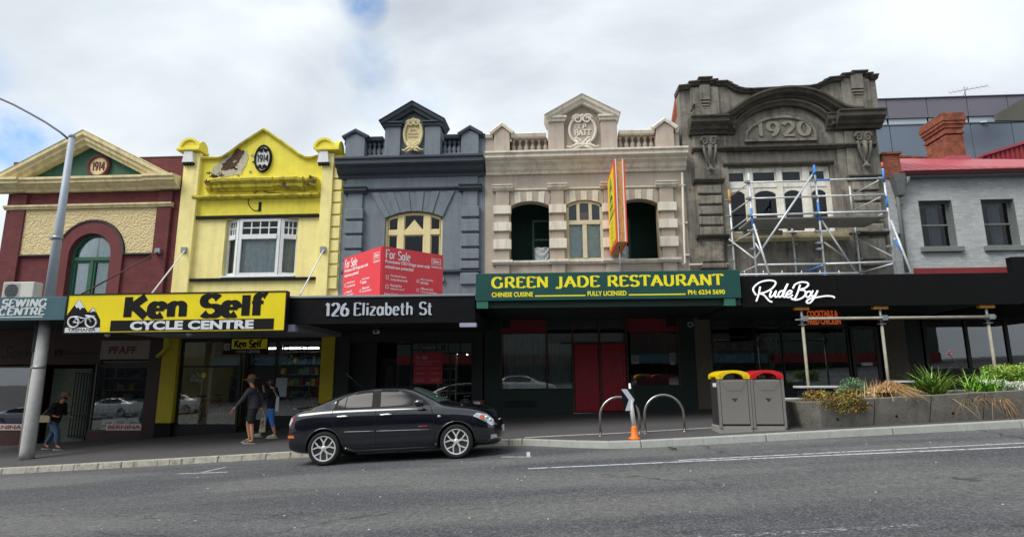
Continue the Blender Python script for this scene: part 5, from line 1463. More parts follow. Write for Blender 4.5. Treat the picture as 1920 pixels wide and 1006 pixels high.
# green awning and its sign board
gf = mat('restaurant_green', '1c4a46', .35, .1, 2, .03, 20, streak=.1, dirt='12302e')
dgs = mat('deep_green_paint', '183029', .6, .15, 3)
a4x0, a4x1 = X(892, 540, YA), X(1389, 540, YA)
awning(b4, a4x0 + .02, a4x1 - .02, Z(1140, 575, YA), Z(1140, 516, YA), dgs, dgs)
rs = thing('restaurant_sign', 'long dark green sign board with yellow GREEN JADE RESTAURANT lettering', 'sign', (a4x0, YA - .08, Z(1140, 562, YA)))
YS = YA - .12
sz0, sz1 = Z(1140, 561, YS), Z(1140, 509, YS)
sx0, sx1 = X(892, 540, YS), X(1389, 540, YS)
mb = MB(); mb.box(sx0, sx1, YS, YS + .1, sz0, sz1); bd = mb.build('board', gf, rs, bevel=.01)
ylet = mat('sign_yellow_letter', 'ecdf20', .5, .05)
mb = MB()
zl = Z(1140, 536.5, YS); hl = Z(1140, 517, YS) - zl
U = lambda u: X(u, 530, YS)
letters(mb, 'GREEN', U(922), zl, YS, hl, U(1028) - U(922), .24, .1, .13, .004, gap=.1)
letters(mb, 'JADE', U(1042), zl, YS, hl, U(1124) - U(1042), .24, .1, .13, .004, gap=.1)
letters(mb, 'RESTAURANT', U(1139), zl, YS, hl, U(1356) - U(1139), .24, .1, .13, .004, gap=.1)
z2 = Z(1140, 554, YS); h2 = Z(1140, 545, YS) - z2
text(mb, 'CHINESE CUISINE', U(922), z2, YS, h=h2, w=U(999) - U(922), bold=.03, ext=.004)
text(mb, 'FULLY LICENSED', U(1101), z2, YS, h=h2, w=U(1174) - U(1101), bold=.03, ext=.004)
text(mb, 'PH: 6234 5690', U(1289), z2, YS, h=h2, w=U(1358) - U(1289), bold=.03, ext=.004)
mb.box(U(1003), U(1097), YS - .004, YS, z2 + .0, z2 + .03); mb.box(U(1178), U(1284), YS - .004, YS, z2, z2 + .03)
mb.build('lettering', ylet, bd, fix=False)
mb = MB()
for (a, c) in ((894, 915), (1356, 1377)): mb.box(U(a), U(c), YS + .02, YS + .12, Z(1140, 575, YS), sz0 - .002)
mb.build('bracket', mat('mid_green', '2d6456', .6), rs)
# restaurant front
zB = lambda x: base(x)
mb = MB()
L0, L1, L2, D0, D1, R0, R1 = X(938, 690), X(1024, 690), X(1030, 690), X(1076, 690), X(1175, 690), X(1180, 690), X(1276, 690)
zh = Z(1100, 592)
mb.box(rx0 + .0, L0, YF, YF + .3, -.1, 3.75); mb.box(R1, rx1, YF, YF + .3, .2, 3.75)
mb.box(L0, R1, YF, YF + .3, zh, 3.75)
mb.box(L0, D0, YF + .0, YF + .3, -.1, Z(980, 729)); mb.box(R0, R1, YF + .0, YF + .3, .2, Z(1230, 721))
mb.build('shopfront_wall', dgs, b4)
redp = mat('dull_red_panel', '7c2227', .6, .12, 4)
mb = MB(); mb.box(L0, L1, YF + .02, YF + .1, Z(980, 624), zh); mb.box(R0, R1, YF + .02, YF + .1, Z(1230, 622), zh); mb.build('red_panel', redp, b4)
mb = MB(); mb.box(X(942, 606), X(957, 606), YF - .03, YF + .02, Z(980, 614), Z(980, 599)); mb.box(X(1250, 606), X(1270, 606), YF - .03, YF + .02, Z(1230, 612), Z(1230, 597)); mb.build('vent', iron, b4, bevel=.01)
wood = mat('brown_timber', '4a3424', .6, .2, 5)
mb = MB()
mb.box(L0 - .03, R1 + .03, YF - .03, YF - .002, zh, zh + .06)
for x in (L0, L1, D0 - .05, (D0 + D1) / 2 - .03, D1 - .0, R1 - .05): mb.box(x, x + .06, YF - .02, YF + .09, (zB(x) if x not in (L0, L1, R1 - .05) else Z(980, 728)), zh)
mb.box(D0 - .4, D1, YF - .01, YF + .08, Z(1100, 644), Z(1100, 640))
tf4 = mb.build('timber_frame', wood, b4)
pane(b4, L0 + .06, L1, Z(980, 728), Z(980, 625), YF + .05, parent=tf4); pane(b4, L1 + .06, D0 - .05, Z(980, 728), zh, YF + .05, parent=tf4)
pane(b4, D0, D1, Z(1100, 640), zh, YF + .05, parent=tf4); pane(b4, R0 + .06, R1 - .05, Z(1230, 721), Z(1230, 623), YF + .05, parent=tf4)
curtain(b4, L0 + .1, L1 - .02, Z(980, 728), Z(980, 625), YF + .14, mat('dull_net_curtain', '8c9694', .9, .1), 9, .04, 'net_curtain', tf4)
curtain(b4, L1 + .08, D0 - .07, Z(980, 728), Z(980, 643), YF + .16, mat('dull_net_curtain', '8c9694'), 5, .04, 'net_curtain', tf4)
dred = mat('door_red', 'a01f2e', .45, .12, 4, .1, 30)
for k, (a, c) in enumerate(((D0 + .02, (D0 + D1) / 2 - .035), ((D0 + D1) / 2 + .035, D1 - .01))):
    mb = MB(); zb_ = base((a + c) / 2) + .0; n = 8
    for i in range(n): mb.box(lerp(a, c, i / n) + .004, lerp(a, c, (i + 1) / n) - .004, YF + .03, YF + .07, zb_ + .03, Z(1100, 644.5))
    mb.box(a, c, YF + .045, YF + .075, zb_ + .02, Z(1100, 644.2)); d_ = mb.build('door', dred, b4, bevel=.006)
    mb = MB(); mb.sphere((c - .08 if k else a + .06, YF + .0, zb_ + 1.0), .03, n=8); mb.build('handle', mat('brass', 'a58a4a', .4, .05, metal=.8), d_)
mb = MB(); mb.box(D0 - .05, D1 + .05, YF - .2, YF + .3, base(.2) - .15, base(.2) + .03); mb.build('doorstep', kerbm, b4)
mb = MB(); text(mb, '124', X(1146, 664), Z(1146, 664), YF + .02, h=.12, w=.22, bold=.02); mb.build('number', mat('faint_gold', '8e4a44', .6), b4)
mb = MB()
for k in range(6): mb.box(X(945, 745), X(1005, 745), YF - .02, YF - .002, Z(980, 763) + k * .035 + .0, Z(980, 763) + k * .035 + .02)
mb.build('vent_grille', iron, b4)
for (u, v, w_, h_, lab) in ((1191, 674, .22, .24, 'small white notice in the right restaurant window near the red door'), (1261, 672, .16, .36, 'tall narrow notice in the right restaurant window near its outer edge')):
    o = thing('window_notice', lab, 'notice', (X(u, v), YF + .04, Z(u, v + 6)), 'notices in the restaurant window')
    mb = MB(); mb.box(X(u, v) - w_ / 2, X(u, v) + w_ / 2, YF + .036, YF + .046, Z(u, v) - h_ / 2, Z(u, v) + h_ / 2); mb.build('sheet', mat('notice_grey', '8e9394', .7, .1, 8), o)
    mb = MB()
    for k in range(4): mb.box(X(u, v) - w_ * .35, X(u, v) + w_ * .35, YF + .032, YF + .0355, Z(u, v) + h_ * (.3 - k * .18), Z(u, v) + h_ * (.36 - k * .18))
    mb.build('print', iron, o)
o = thing('round_notice', 'small round pale sign on the dark green wall right of the restaurant window', 'sign', (X(1294, 608), YF - .02, Z(1294, 612)))
mb = MB(); mb.ellipse(X(1294, 608), Z(1294, 608), .09, .09, YF - .025, YF - .004); mb.build('disc', mat('pale_disc', '9a9c9a', .5), o)
mb = MB(); mb.ellipse(X(1294, 608), Z(1294, 608), .04, .05, YF - .03, YF - .026); mb.build('symbol', iron, o)
mb = MB()
for (u) in (1192, 1221, 1250): mb.box(X(u, 670) - .008, X(u, 670) + .008, YF + .12, YF + .13, Z(1230, 700), Z(1230, 623))
mb.box(R0 + .06, R1 - .05, YF + .3, YF + .32, Z(1230, 721), Z(1230, 701), 0); mb.build('red_cafe_curtain', mat('faded_red_cloth', '7e3a42', .8, .1), tf4)
# =============================================================== 5. grey-brown rendered building of 1920
conc = mat('aged_cement_render', '7c786f', .92, .38, 2.0, .6, 25, streak=.95, dirt='23211d', patch=.55, pcol='a39a87', pscale=1.3)
concd = mat('blackened_cement', '4d4941', .92, .3, 3, .5, 25, streak=.6, dirt='221f1c', patch=.2, pcol='7a7264', pscale=2.5)
concl = mat('pale_cement', '706d64', .9, .2, 3, .4, 30, streak=.6, dirt='3a362f')
b5 = thing('cement_building', 'weathered dark grey-brown rendered building with curved hood, 1920 tablet and stepped parapet', 'building', (7.7, YF, base(7.7)))
cx0, cx1 = rx1 + .004, X(1665, 420)
UM = 1465
def ZC(v): return Z(UM, v)
w0, w1_ = X(1366, 390), X(1564, 390); wzb, wzt = ZC(435), ZC(312)
mb = MB(); wall(mb, cx0, cx1, 3.75, ZC(233), YF, .4, [(w0, w1_, wzb, wzt, 0)]); mb.build('wall', conc, b5)
# parapet with stepped, swept skyline
PU = [(1273, 163), (1291, 161), (1291, 156), (1309, 154), (1309, 148), (1331, 147), (1331, 152), (1342, 151), (1342, 155), (1360, 154), (1366, 158), (1376, 164), (1388, 168), (1404, 169), (1520, 163), (1534, 159), (1545, 152), (1552, 148), (1576, 145), (1576, 141), (1594, 139), (1594, 136), (1620, 135), (1620, 140), (1630, 139), (1630, 143), (1640, 142)]
pts = [(X(u, v), Z(u, v) - .14) for u, v in PU]
# follow the coping: keep points strictly left to right
q = [pts[0]]
for p_ in pts[1:]:
    q.append((max(p_[0], q[-1][0] + .012), p_[1]))
pts = q
mb = MB(); pxa, pxb = pts[0][0], pts[-1][0]
for (a, c) in zip(pts[:-1], pts[1:]):
    mb.prism([(a[0], ZC(233)), (c[0], ZC(233)), c, a], YF - .0, YF + .5)
mb.build('parapet', conc, b5)
mb = MB()
for (a, c) in zip(pts[:-1], pts[1:]):
    if c[0] - a[0] < .02: continue
    mb.sweep([(a[0] - .04, a[1]), (c[0] + .04, c[1])], [(-.55, -.01), (.1, -.01), (.14, .05), (.2, .08), (.2, .12), (-.55, .14)], YF)
mb.build('coping', concd, b5)
mb = MB()
for (ua, ub, va, vb) in ((1311, 1330, 158, 200), (1595, 1618, 146, 188)):
    mb.box(X(ua, 180), X(ub, 180), YF - .14, YF - .001, ZC(vb - 14), ZC(va))
    for k in range(3): mb.box(X(ua, 180) + .02 + k * .02, X(ub, 180) - .02 - k * .02, YF - .13 + k * .03, YF - .002, ZC(vb - 12 + k * 5 + 3.5), ZC(vb - 12 + k * 5))
for (ua, ub) in ((1293, 1347), (1578, 1631)): mb.box(X(ua, 180), X(ub, 180), YF - .06, YF - .0015, ZC(232), ZC(160 if ua < 1400 else 150))
mb.build('parapet_pier', conc, b5, bevel=.02)
# hood: curved pediment moulding
def curve_uv(l, n=6): return [(X(u, v), Z(u, v)) for u, v in smooth(l, n)]
hood = curve_uv([(1332, 229), (1350, 227), (1368, 217), (1392, 200), (1420, 187), (1450, 179), (1475, 177), (1500, 179), (1528, 187), (1556, 203), (1575, 212), (1592, 215), (1606, 214)], 4)
mb = MB(); mb.sweep(hood, [(0, -.22), (.2, -.22), (.24, -.14), (.4, -.1), (.44, -.04), (.5, 0), (.5, .06), (0, .1)], YF, sm=False)
mb.build('arched_hood', concd, b5)
inner = curve_uv([(1372, 246), (1380, 232), (1398, 216), (1425, 203), (1455, 196), (1480, 195), (1505, 199), (1530, 210), (1548, 224), (1557, 238)], 4)
mb = MB(); mb.sweep(inner, [(0, -.12), (.16, -.12), (.2, -.05), (.26, 0), (.26, .06), (0, .1)], YF)
mb.build('inner_arch', concd, b5)
tab = [(X(1397, 266), Z(1397, 266))] + [(X(u, v), Z(u, v)) for u, v in smooth([(1398, 250), (1410, 238), (1430, 227), (1455, 222), (1480, 222), (1505, 228), (1520, 239), (1526, 251)], 4)] + [(X(1527, 264), Z(1527, 263))]
mb = MB(); mb.prism(tab, YF - .06, YF - .001); tb = mb.build('date_tablet', concl, b5)
mb = MB(); mb.sweep(tab[::1] + [], [(0, -.04), (.12, -.04), (.12, .04), (0, .04)], YF, closed=True); mb.build('tablet_rim', conc, tb)
mb = MB(); letters(mb, '1920', X(1468, 256), Z(1468, 256), YF - .06, .46, 1.75, .2, .13, .1, .04, gap=.12, align='c'); mb.build('date_numeral', mat('pale_cement_numeral', '8c8778', .9, .15, 5, .2, 30, streak=.3, dirt='5a5448'), tb)
# entablature blocks at both sides
CB = [(.0, 0), (.16, 0), (.2, .08), (.3, .12), (.34, .2), (.46, .26), (.5, .3), (.5, .42), (.56, .46), (.56, .5), (0, .54)]
mb = MB()
mb.sweep([(X(1293, 250) - .05, ZC(251)), (X(1360, 250), ZC(251))], CB, YF); mb.sweep([(X(1360, 250) + .003, ZC(251) + .003), (X(1377, 250), ZC(251) + .003)], [(a * .6, h) for a, h in CB], YF)
mb.sweep([(X(1562, 245), ZC(248)), (X(1648, 245) + .02, ZC(248))], CB, YF); mb.sweep([(X(1547, 245), ZC(248) + .003), (X(1562, 245) - .003, ZC(248) + .003)], [(a * .6, h) for a, h in CB], YF)
mb.build('entablature', concd, b5)
# pilasters
pp = [(X(1305, 380), X(1353, 380)), (X(1595, 380), X(1648, 380))]
mb = MB()
for k, (a, c) in enumerate(pp):
    mb.box(a, c, YF - .1, YF - .001, ZC(502), ZC(252)); 
    if k == 0: mb.box(c + .003, c + .28, YF - .05, YF - .001, ZC(440), ZC(252))
    else: mb.box(a - .28, a - .003, YF - .05, YF - .001, ZC(440), ZC(252))
mb.build('pilaster', conc, b5, bevel=.015)
mb = MB()
for (a, c) in pp:
    for i in range(5):
        v0 = 347 + i * 19.5; mb.box(a + .03, c - .03, YF - .19, YF - .101, ZC(v0 + 15.5), ZC(v0))
    mb.box(a + .06, c - .06, YF - .17, YF - .101, ZC(490), ZC(452)); mb.box(a + .02, c - .02, YF - .2, YF - .101, ZC(502), ZC(493))
mb.build('rusticated_block', conc, b5, bevel=.03)
mb = MB()
for (a, c) in pp:
    for v in (342, 446):
        mb.sweep([(a - .08, ZC(v)), (c + .08, ZC(v))], [(0, 0), (.18, 0), (.22, .04), (.28, .07), (.28, .11), (0, .14)], YF)
mb.sweep([(pp[0][0] - .05, ZC(283)), (pp[1][1] + .05, ZC(283))], [(0, 0), (.14, 0), (.18, .04), (.24, .07), (.24, .12), (0, .15)], YF)
mb.sweep([(w0 - .1, ZC(311)), (w1_ + .1, ZC(311))], [(0, 0), (.1, 0), (.14, .05), (.14, .1), (0, .12)], YF)
mb.build('string_course', concd, b5)
mb = MB(); mb.box(w0 + .0, w1_, YF - .04, YF - .001, ZC(306), ZC(288)); mb.build('lintel_panel', concl, b5, bevel=.015)
# scrolled consoles
for (uc, vt, nm) in ((1328, 255, 0), (1616, 247, 1)):
    c = P(uc, vt, YF - .15)
    mb = MB()
    for s_ in (-1, 1):
        mb.tube([(c.x + s_ * (.14 + .12 * (1 - i / 22) * math.cos(i * .5)), YF - .2, c.z - .2 + .17 * (1 - i / 22) * math.sin(i * .5)) for i in range(20)], [.05 * (1 - i / 34) for i in range(20)], 6)
        mb.tube([(c.x + s_ * .2, YF - .2, c.z - .34), (c.x + s_ * .17, YF - .22, c.z - .6), (c.x + s_ * .1, YF - .18, c.z - .85), (c.x + s_ * .05, YF - .16, c.z - 1.1)], [.05, .045, .035, .02], 6)
    mb.prism([(c.x - .16, c.z), (c.x + .16, c.z), (c.x + .12, c.z - .5), (c.x + .05, c.z - 1.05), (c.x - .05, c.z - 1.05), (c.x - .12, c.z - .5)], YF - .2, YF - .1)
    mb.tube([(c.x, YF - .22, c.z - .35), (c.x, YF - .26, c.z - .6), (c.x, YF - .22, c.z - .95)], [.07, .06, .03], 8)
    for s_ in (-1, 0, 1): mb.tube([(c.x, YF - .17, c.z - 1.05), (c.x + s_ * .1, YF - .2, c.z - 1.2), (c.x + s_ * .17, YF - .16, c.z - 1.18)], [.035, .03, .012], 6)
    mb.build('console', concl, b5)
# window: four lights, upper and lower rows
mb = MB(); wy = YF + .18
mul = [w0, X(1404, 390), X(1417, 390), X(1463, 390), X(1473, 390), X(1512, 390), X(1525, 390), w1_]
zta, ztb = ZC(349), ZC(341)
for i in (1, 3, 5): mb.box(mul[i], mul[i + 1], wy - .12, wy, wzb, wzt)
mb.box(w0, w0 + .08, wy - .1, wy, wzb, wzt); mb.box(w1_ - .1, w1_, wy - .1, wy, wzb, wzt)
sp_ = [(w0 + .08, mul[1]), (mul[2], mul[3]), (mul[4], mul[5]), (mul[6], w1_ - .1)]
for (a, c) in sp_:
    mb.box(a, c, wy - .09, wy, zta, ztb + .04); mb.box(a, c, wy - .08, wy, wzt - .1, wzt)
    frame(mb, a, c, ztb + .04, wzt - .1, wy - .06, .045, .04)
    m = (a + c) / 2; aa = seg_arch(a + .05, c - .05, zta - .22, .12, 8)
    for i in range(8): mb.prism([aa[i], aa[i + 1], (aa[i + 1][0], zta), (aa[i][0], zta)], wy - .065, wy - .02)
    mb.box(a, a + .05, wy - .065, wy - .02, wzb, zta); mb.box(c - .05, c, wy - .065, wy - .02, wzb, zta); mb.box(a + .05, c - .05, wy - .065, wy - .02, wzb, wzb + .07)
w5 = mb.build('casement_window', mat('flaking_white_paint', 'e0ddd2', .7, .15, 6, .2, 40, streak=.4, dirt='6f6858'), b5, bevel=.005)
mb = MB()
for (a, c) in sp_: mb.quad((a, wy - .03, wzb), (c, wy - .03, wzb), (c, wy - .03, wzt), (a, wy - .03, wzt))
mb.build('pane', G_DARK, w5, fix=False)
blind = mat('grey_blind', '5f6266', .8, .08)
mb = MB()
for (a, c) in sp_: mb.box(a, c, wy + .05, wy + .06, ztb + .04, wzt)
mb.box(sp_[3][0], lerp(sp_[3][0], sp_[3][1], .62), wy + .07, wy + .08, lerp(wzb, zta, .2), zta); mb.build('blind', blind, w5)
mb = MB(); mb.sweep([(w0 - .1, ZC(453)), (w1_ + .25, ZC(453))], [(-.15, 0), (.12, 0), (.16, .04), (.22, .08), (.22, .22), (-.15, .26)], YF); mb.build('window_sill', mat('flaking_cream_sill', 'b9ac8a', .8, .25, 8, .3, 40, streak=.4, dirt='6b5a40'), b5)
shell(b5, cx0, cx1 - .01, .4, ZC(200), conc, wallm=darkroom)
mb = MB(); mb.tube([(X(1292, 208), YF - .25, Z(1292, 215)), (X(1301, 196), YF - .05, Z(1301, 197))], .03, 6); mb.build('iron_bracket', iron, b5)

# brick flank wall seen between the two parapets
obr = mat('orange_brick', '9c5238', .9, .22, 4, .4, 30, brick=(.24, .086), mort=.75)
o = thing('brick_party_wall', 'orange brick wall sliver behind the gap between the taupe and cement parapets', 'wall', (4.6, 21, .6))
wy0 = 21.0
mb = MB(); mb.prism([(X(1258, 300, wy0), .6), (X(1290, 300, wy0), .6), (X(1290, 160, wy0), Z(1270, 163, wy0)), (X(1271, 165, wy0), Z(1271, 165, wy0)), (X(1259, 238, wy0), Z(1259, 240, wy0))], wy0, wy0 + .4); mb.build('wall', obr, o)
mb = MB(); mb.box(X(1267, 232, wy0), X(1273, 232, wy0), wy0 - .05, wy0 - .002, Z(1270, 238, wy0), Z(1270, 225, wy0)); mb.build('vent', iron, o)

# =============================================================== black awning across 5 and the cottage
blk = mat('black_awning_face', (.0055, .0055, .006), .6, .12, 2, .08, 8, spec=.12)
kx0, kx1, kx2 = X(1390, 545, YA), X(1572, 545, YA), X(1912, 545, YA)
kz0_, kz1_ = Z(1640, 573, YA), Z(1640, 514, YA)
a5 = awning(b5, kx0, kx1 - .006, kz0_, kz1_, blk, dgs)
# script sign
rb_ = thing('script_sign', 'white handwritten-style shop name sign on the black awning fascia', 'sign', (X(1412, 560, YA), YA - .03, Z(1490, 573, YA)))
def S(l): return [(X(u, v, YA - .03), Z(u, v, YA - .03)) for u, v in smooth([(1280 + a * .36797, 490 + c * .36779) for a, c in l], 6)]
strokes = [
 [(395, 128), (388, 165), (375, 203)],
 [(360, 150), (362, 132), (390, 108), (430, 97), (463, 99), (474, 112), (455, 138), (420, 157), (395, 163), (415, 172), (440, 200), (456, 206)],
 [(360, 150), (366, 160), (374, 172)],
 [(452, 150), (444, 172), (448, 182), (462, 172), (476, 150), (470, 172), (474, 182), (488, 176)],
 [(512, 150), (498, 152), (488, 168), (492, 181), (506, 174), (520, 142), (536, 113), (520, 150), (512, 176), (520, 182), (530, 176)],
 [(528, 172), (548, 164), (556, 152), (544, 149), (530, 164), (528, 178), (542, 183), (560, 170)],
 [(598, 118), (586, 158), (568, 192), (552, 186)],
 [(562, 138), (572, 118), (600, 106), (632, 108), (640, 120), (622, 136), (596, 144), (622, 150), (624, 170), (604, 188), (575, 196), (553, 190)],
 [(648, 152), (634, 156), (628, 170), (634, 182), (648, 176), (654, 162), (648, 152)],
 [(664, 148), (656, 166), (660, 178), (676, 170), (688, 148)],
 [(688, 148), (672, 182), (652, 208), (636, 212), (632, 202), (650, 190), (690, 182), (730, 176), (762, 178), (774, 185)],
]
mb = MB()
for i, l in enumerate(strokes): mb.tube([(a, YA - .03 - (i % 4) * .002, b) for a, b in S(l)], .021, 6)
neon = mat('lit_white_tube', (.9, .92, .95), .5, 0, emit=.35)
mb.build('lettering', neon, rb_)
mb = MB()
for u in (1420, 1460, 1500, 1550): mb.box(X(u, 545, YA) - .01, X(u, 545, YA) + .01, YA - .03, YA - .001, Z(u, 548, YA), Z(u, 546, YA))
mb.build('standoff', iron, rb_)
# props holding up the awning
bam = mat('weathered_pine', '9c9889', .8, .2, 6, .2, 50)
opk = mat('orange_timber_packer', 'c98a3c', .8, .15, 6)
ap = thing('awning_prop_frame', 'timber prop frame of three posts and a rail holding up the black awning', 'prop', (X(1654, 700, YA), YA + .2, base(8)))
yp = YA + .12
for (ut, ub, vt, vb) in ((1504, 1517, 585, 790), (1652, 1673, 588, 790), (1852, 1880, 584, 790)):
    x = X(ut, 600, yp); zt_ = kz0_ - .0; zg_ = walkz(x, yp)
    mb = MB(); mb.tube([(x, yp, zg_), (x, yp, zt_ - .42)], .034, 10); mb.build('post', bam, ap)
    mb = MB(); mb.tube([(x, yp, zt_ - .42), (x, yp, zt_ - .07)], .03, 8); mb.tube([(x - .16, yp, zt_ - .3), (x + .16, yp, zt_ - .3)], .018, 6); mb.box(x - .07, x + .07, yp - .06, yp + .06, zt_ - .43, zt_ - .41); mb.build('jack', galv, ap)
    mb = MB(); mb.box(x - .17, x + .17, yp - .06, yp + .06, zt_ - .07, zt_ - .0); mb.build('packer', opk, ap, bevel=.006)
zr = Z(1680, 596, yp)
mb = MB(); mb.tube([(X(1504, 597, yp) - .05, yp - .08, zr), (X(1862, 597, yp), yp - .08, zr)], .035, 8); mb.build('rail', bam, ap)
mb = MB()
for u in (1506, 1655, 1854): x = X(u, 596, yp); mb.box(x - .06, x + .06, yp - .13, yp + .07, zr - .06, zr + .06)
mb.build('coupler', galv, ap, bevel=.01)

# bar shopfront
mb = MB(); dkb = mat('bar_front_black', '17181a', .5, .15, 3)
peb = mat('pebble_dash', '6a6256', .9, .5, 40, .6, 50)
e0, e1, e2, e3, e4, e5 = X(1308, 690), X(1336, 690), X(1470, 690), X(1598, 690), X(1655, 690), X(1665, 690)
mb.box(rx1 + .0, e1, YF - .02, YF + .35, .3, 3.75); mb.build('pebbledash_pier', peb, b5)
mb = MB(); mb.box(e5, X(1704, 690), YF - .05, YF + .35, .4, 3.4); mb.build('pebbledash_pier', peb, b5)
zh5 = Z(1500, 590)
mb = MB(); mb.box(e1, e5, YF + .0, YF + .35, zh5, 3.75); mb.box(e1, e3, YF + .02, YF + .35, .3, Z(1500, 727)); mb.build('shopfront_wall', dkb, b5)
mb = MB()
for x in (e1, (e1 + e2) / 2 + .25, e2, e3 - .05): mb.box(x, x + .05, YF + .02, YF + .1, Z(1500, 727), zh5)
mb.box(e1, e3, YF + .015, YF + .1, Z(1500, 612), Z(1500, 608)); mb.box(e1, e3, YF + .015, YF + .1, Z(1500, 730), Z(1500, 725))
f5 = mb.build('window_frame', fr1, b5)
pane(b5, e1 + .05, e3 - .05, Z(1500, 727), zh5, YF + .06, parent=f5)
mb = MB(); frame(mb, e3 + .06, e4, base(8.5), Z(1630, 611), YF + .03, .1, .07); mb.box(e3 + .16, e4 - .1, YF + .04, YF + .09, Z(1630, 683), Z(1630, 678)); d5 = mb.build('glazed_door', mat('brown_grey_frame', '33302c', .5, .1), b5)
pane(b5, e3 + .16, e4 - .1, base(8.5) + .1, Z(1630, 612), YF + .06, parent=d5)
mb = MB(); mb.box(X(1616, 681), X(1637, 681), YF + .025, YF + .035, Z(1630, 685), Z(1630, 679)); mb.build('door_notice', whiteb, d5)
orl = mat('orange_neon', 'e0622c', .5, 0, emit=.25)
bs = thing('cocktail_sign', 'orange COCKTAILS lettering on dark glass above the bar window', 'sign', (X(1513, 600, 15.4), 15.4, Z(1540, 611, 15.4)))
yk = 15.4; xk0, xk1 = X(1513, 590, yk), X(1571, 590, yk)
mb = MB(); text(mb, 'COCKTAILS &', xk0, Z(1540, 594, yk), yk, h=.17, w=xk1 - xk0, bold=.04); text(mb, 'FRIED CHICKEN', xk0, Z(1540, 608, yk), yk, h=.16, w=xk1 - xk0 + .05, bold=.04); mb.build('lettering', orl, bs)
mb = MB(); mb.box(xk0 - .08, xk1 + .1, yk + .003, yk + .03, Z(1540, 611, yk), kz0_ + .12); mb.build('board', dkb, bs)
# painted hem of green leaves low on the bar windows, and a shelf of bottles and glasses
mb = MB(); mb.box(e1 + .05, e3 - .05, YF + .09, YF + .11, Z(1500, 725), Z(1500, 683)); mb.build('window_screen', mat('dark_leaf_print', '22382b', .8, .5, 6, patch=.9, pcol='4a8a58', pscale=5), f5)
mb = MB(); mb.box(e1 + .05, e3 - .05, YF + .085, YF + .115, Z(1500, 683), Z(1500, 676)); mb.build('screen_rail', mat('dull_brown_rail', '4a3322', .7), f5)
rnd = random.Random(3)
o = thing('bar_shelf', 'long shelf of bottles and glasses behind the bar window', 'shelf', (X(1560, 676, YF + 1.2), YF + 1.2, base(7)))
mb = MB(); mb.box(X(1530, 676, YF + 1.2), X(1592, 676, YF + 1.2), YF + 1.1, YF + 1.4, Z(1560, 671, YF + 1.2) - .04, Z(1560, 671, YF + 1.2)); mb.build('shelf_board', wood, o)
bcol = [mat('bottle_' + c, c, .2, .05) for c in ('8a4a1c', '2c4a2c', '9a9a94', '5a1c1c', 'a08a5a')]
for i in range(9):
    x = lerp(X(1533, 676, YF + 1.2), X(1590, 676, YF + 1.2), i / 8); zz = Z(1560, 671, YF + 1.2); h = rnd.uniform(.24, .34)
    ob = thing('bottle', None, 'bottle', (x, YF + 1.2, zz), 'bottles on the bar shelf')
    ob['label'] = 'bottle standing in the row on the shelf behind the bar window'
    l = MB(); l.lathe([(.04, 0), (.042, .01), (.042, h * .6), (.015, h * .75), (.014, h)], (0, 0, 0), seg=10); l.build('glass_body', bcol[i % 5], ob, True)
    l = MB(); l.lathe([(.017, h - .03), (.017, h + .01)], (0, 0, 0), seg=8); l.build('cap', iron, ob, True)
def stock(lab, ua, ub, vb, dy, n, rows, cols, seed):
    r = random.Random(seed); Y = YF + dy; xa, xb = X(ua, vb, Y), X(ub, vb, Y); z0 = Z(ua, vb, Y)
    o = thing('stock_shelf', lab, 'shelf', ((xa + xb) / 2, Y, z0))
    mb = MB()
    for k in range(rows + 1): mb.box(xa, xb, Y, Y + .3, z0 + k * .42, z0 + k * .42 + .03)
    for x in (xa - .03, xb): mb.box(x, x + .03, Y, Y + .3, z0 - .2, z0 + rows * .42 + .03)
    mb.build('rack', galv, o)
    mb = MB(); 
    for k in range(rows):
        x = xa + .02
        while x < xb - .2:
            w_ = r.uniform(.07, .22); h = r.uniform(.12, .34)
            if r.random() < .85: mb.box(x, x + w_, Y + .03, Y + .25, z0 + k * .42 + .032, z0 + k * .42 + .032 + h, r.randrange(len(cols)))
            x += w_ + .02
    mb.build('goods', cols, o, fix=False)
gc = [mat('goods_' + c, c, .6, .1) for c in ('b8b8b4', '8a2a2c', '2c5a8a', '3a3a3c', 'c8a83a', '5a8a6a')]
stock('rack of small packaged goods at the back of the cycle shop left window', 350, 440, 770, 3.6, 6, 4, gc, 5)
stock('rack of small packaged goods at the back of the cycle shop right window', 520, 600, 745, 3.4, 6, 4, gc, 6)
stock('low rack of goods inside the dark shop behind the red poster', 770, 838, 745, 2.6, 6, 3, gc[:4], 7)
stock('rack of folded cloth and boxes inside the sewing shop window', 188, 270, 775, 2.8, 6, 4, gc, 8)
stock('rack of jars and boxes inside the bar window', 1345, 1460, 700, 3.0, 6, 3, gc, 9)
# row of pale cafe chair-back rods / hanging rods inside
o = thing('rod_screen', 'screen of thin pale slanting rods inside the bar window', 'screen', (X(1430, 670, YF + .9), YF + .9, base(6)))
mb = MB()
for i in range(22):
    x = lerp(X(1400, 670, YF + .9), X(1478, 670, YF + .9), i / 21); zz1 = Z(1430, 626, YF + .9); zz0 = Z(1430, 670, YF + .9)
    mb.tube([(x, YF + .9, zz1), (x + (.12 if i % 2 else -.1), YF + .9, zz0)], .008, 5)
mb.build('rods', galv, o)
mb = MB(); mb.tube([(X(1398, 626, YF + .9), YF + .9, Z(1430, 626, YF + .9)), (X(1480, 626, YF + .9), YF + .9, Z(1430, 626, YF + .9))], .015, 6); mb.build('rail', galv, o)

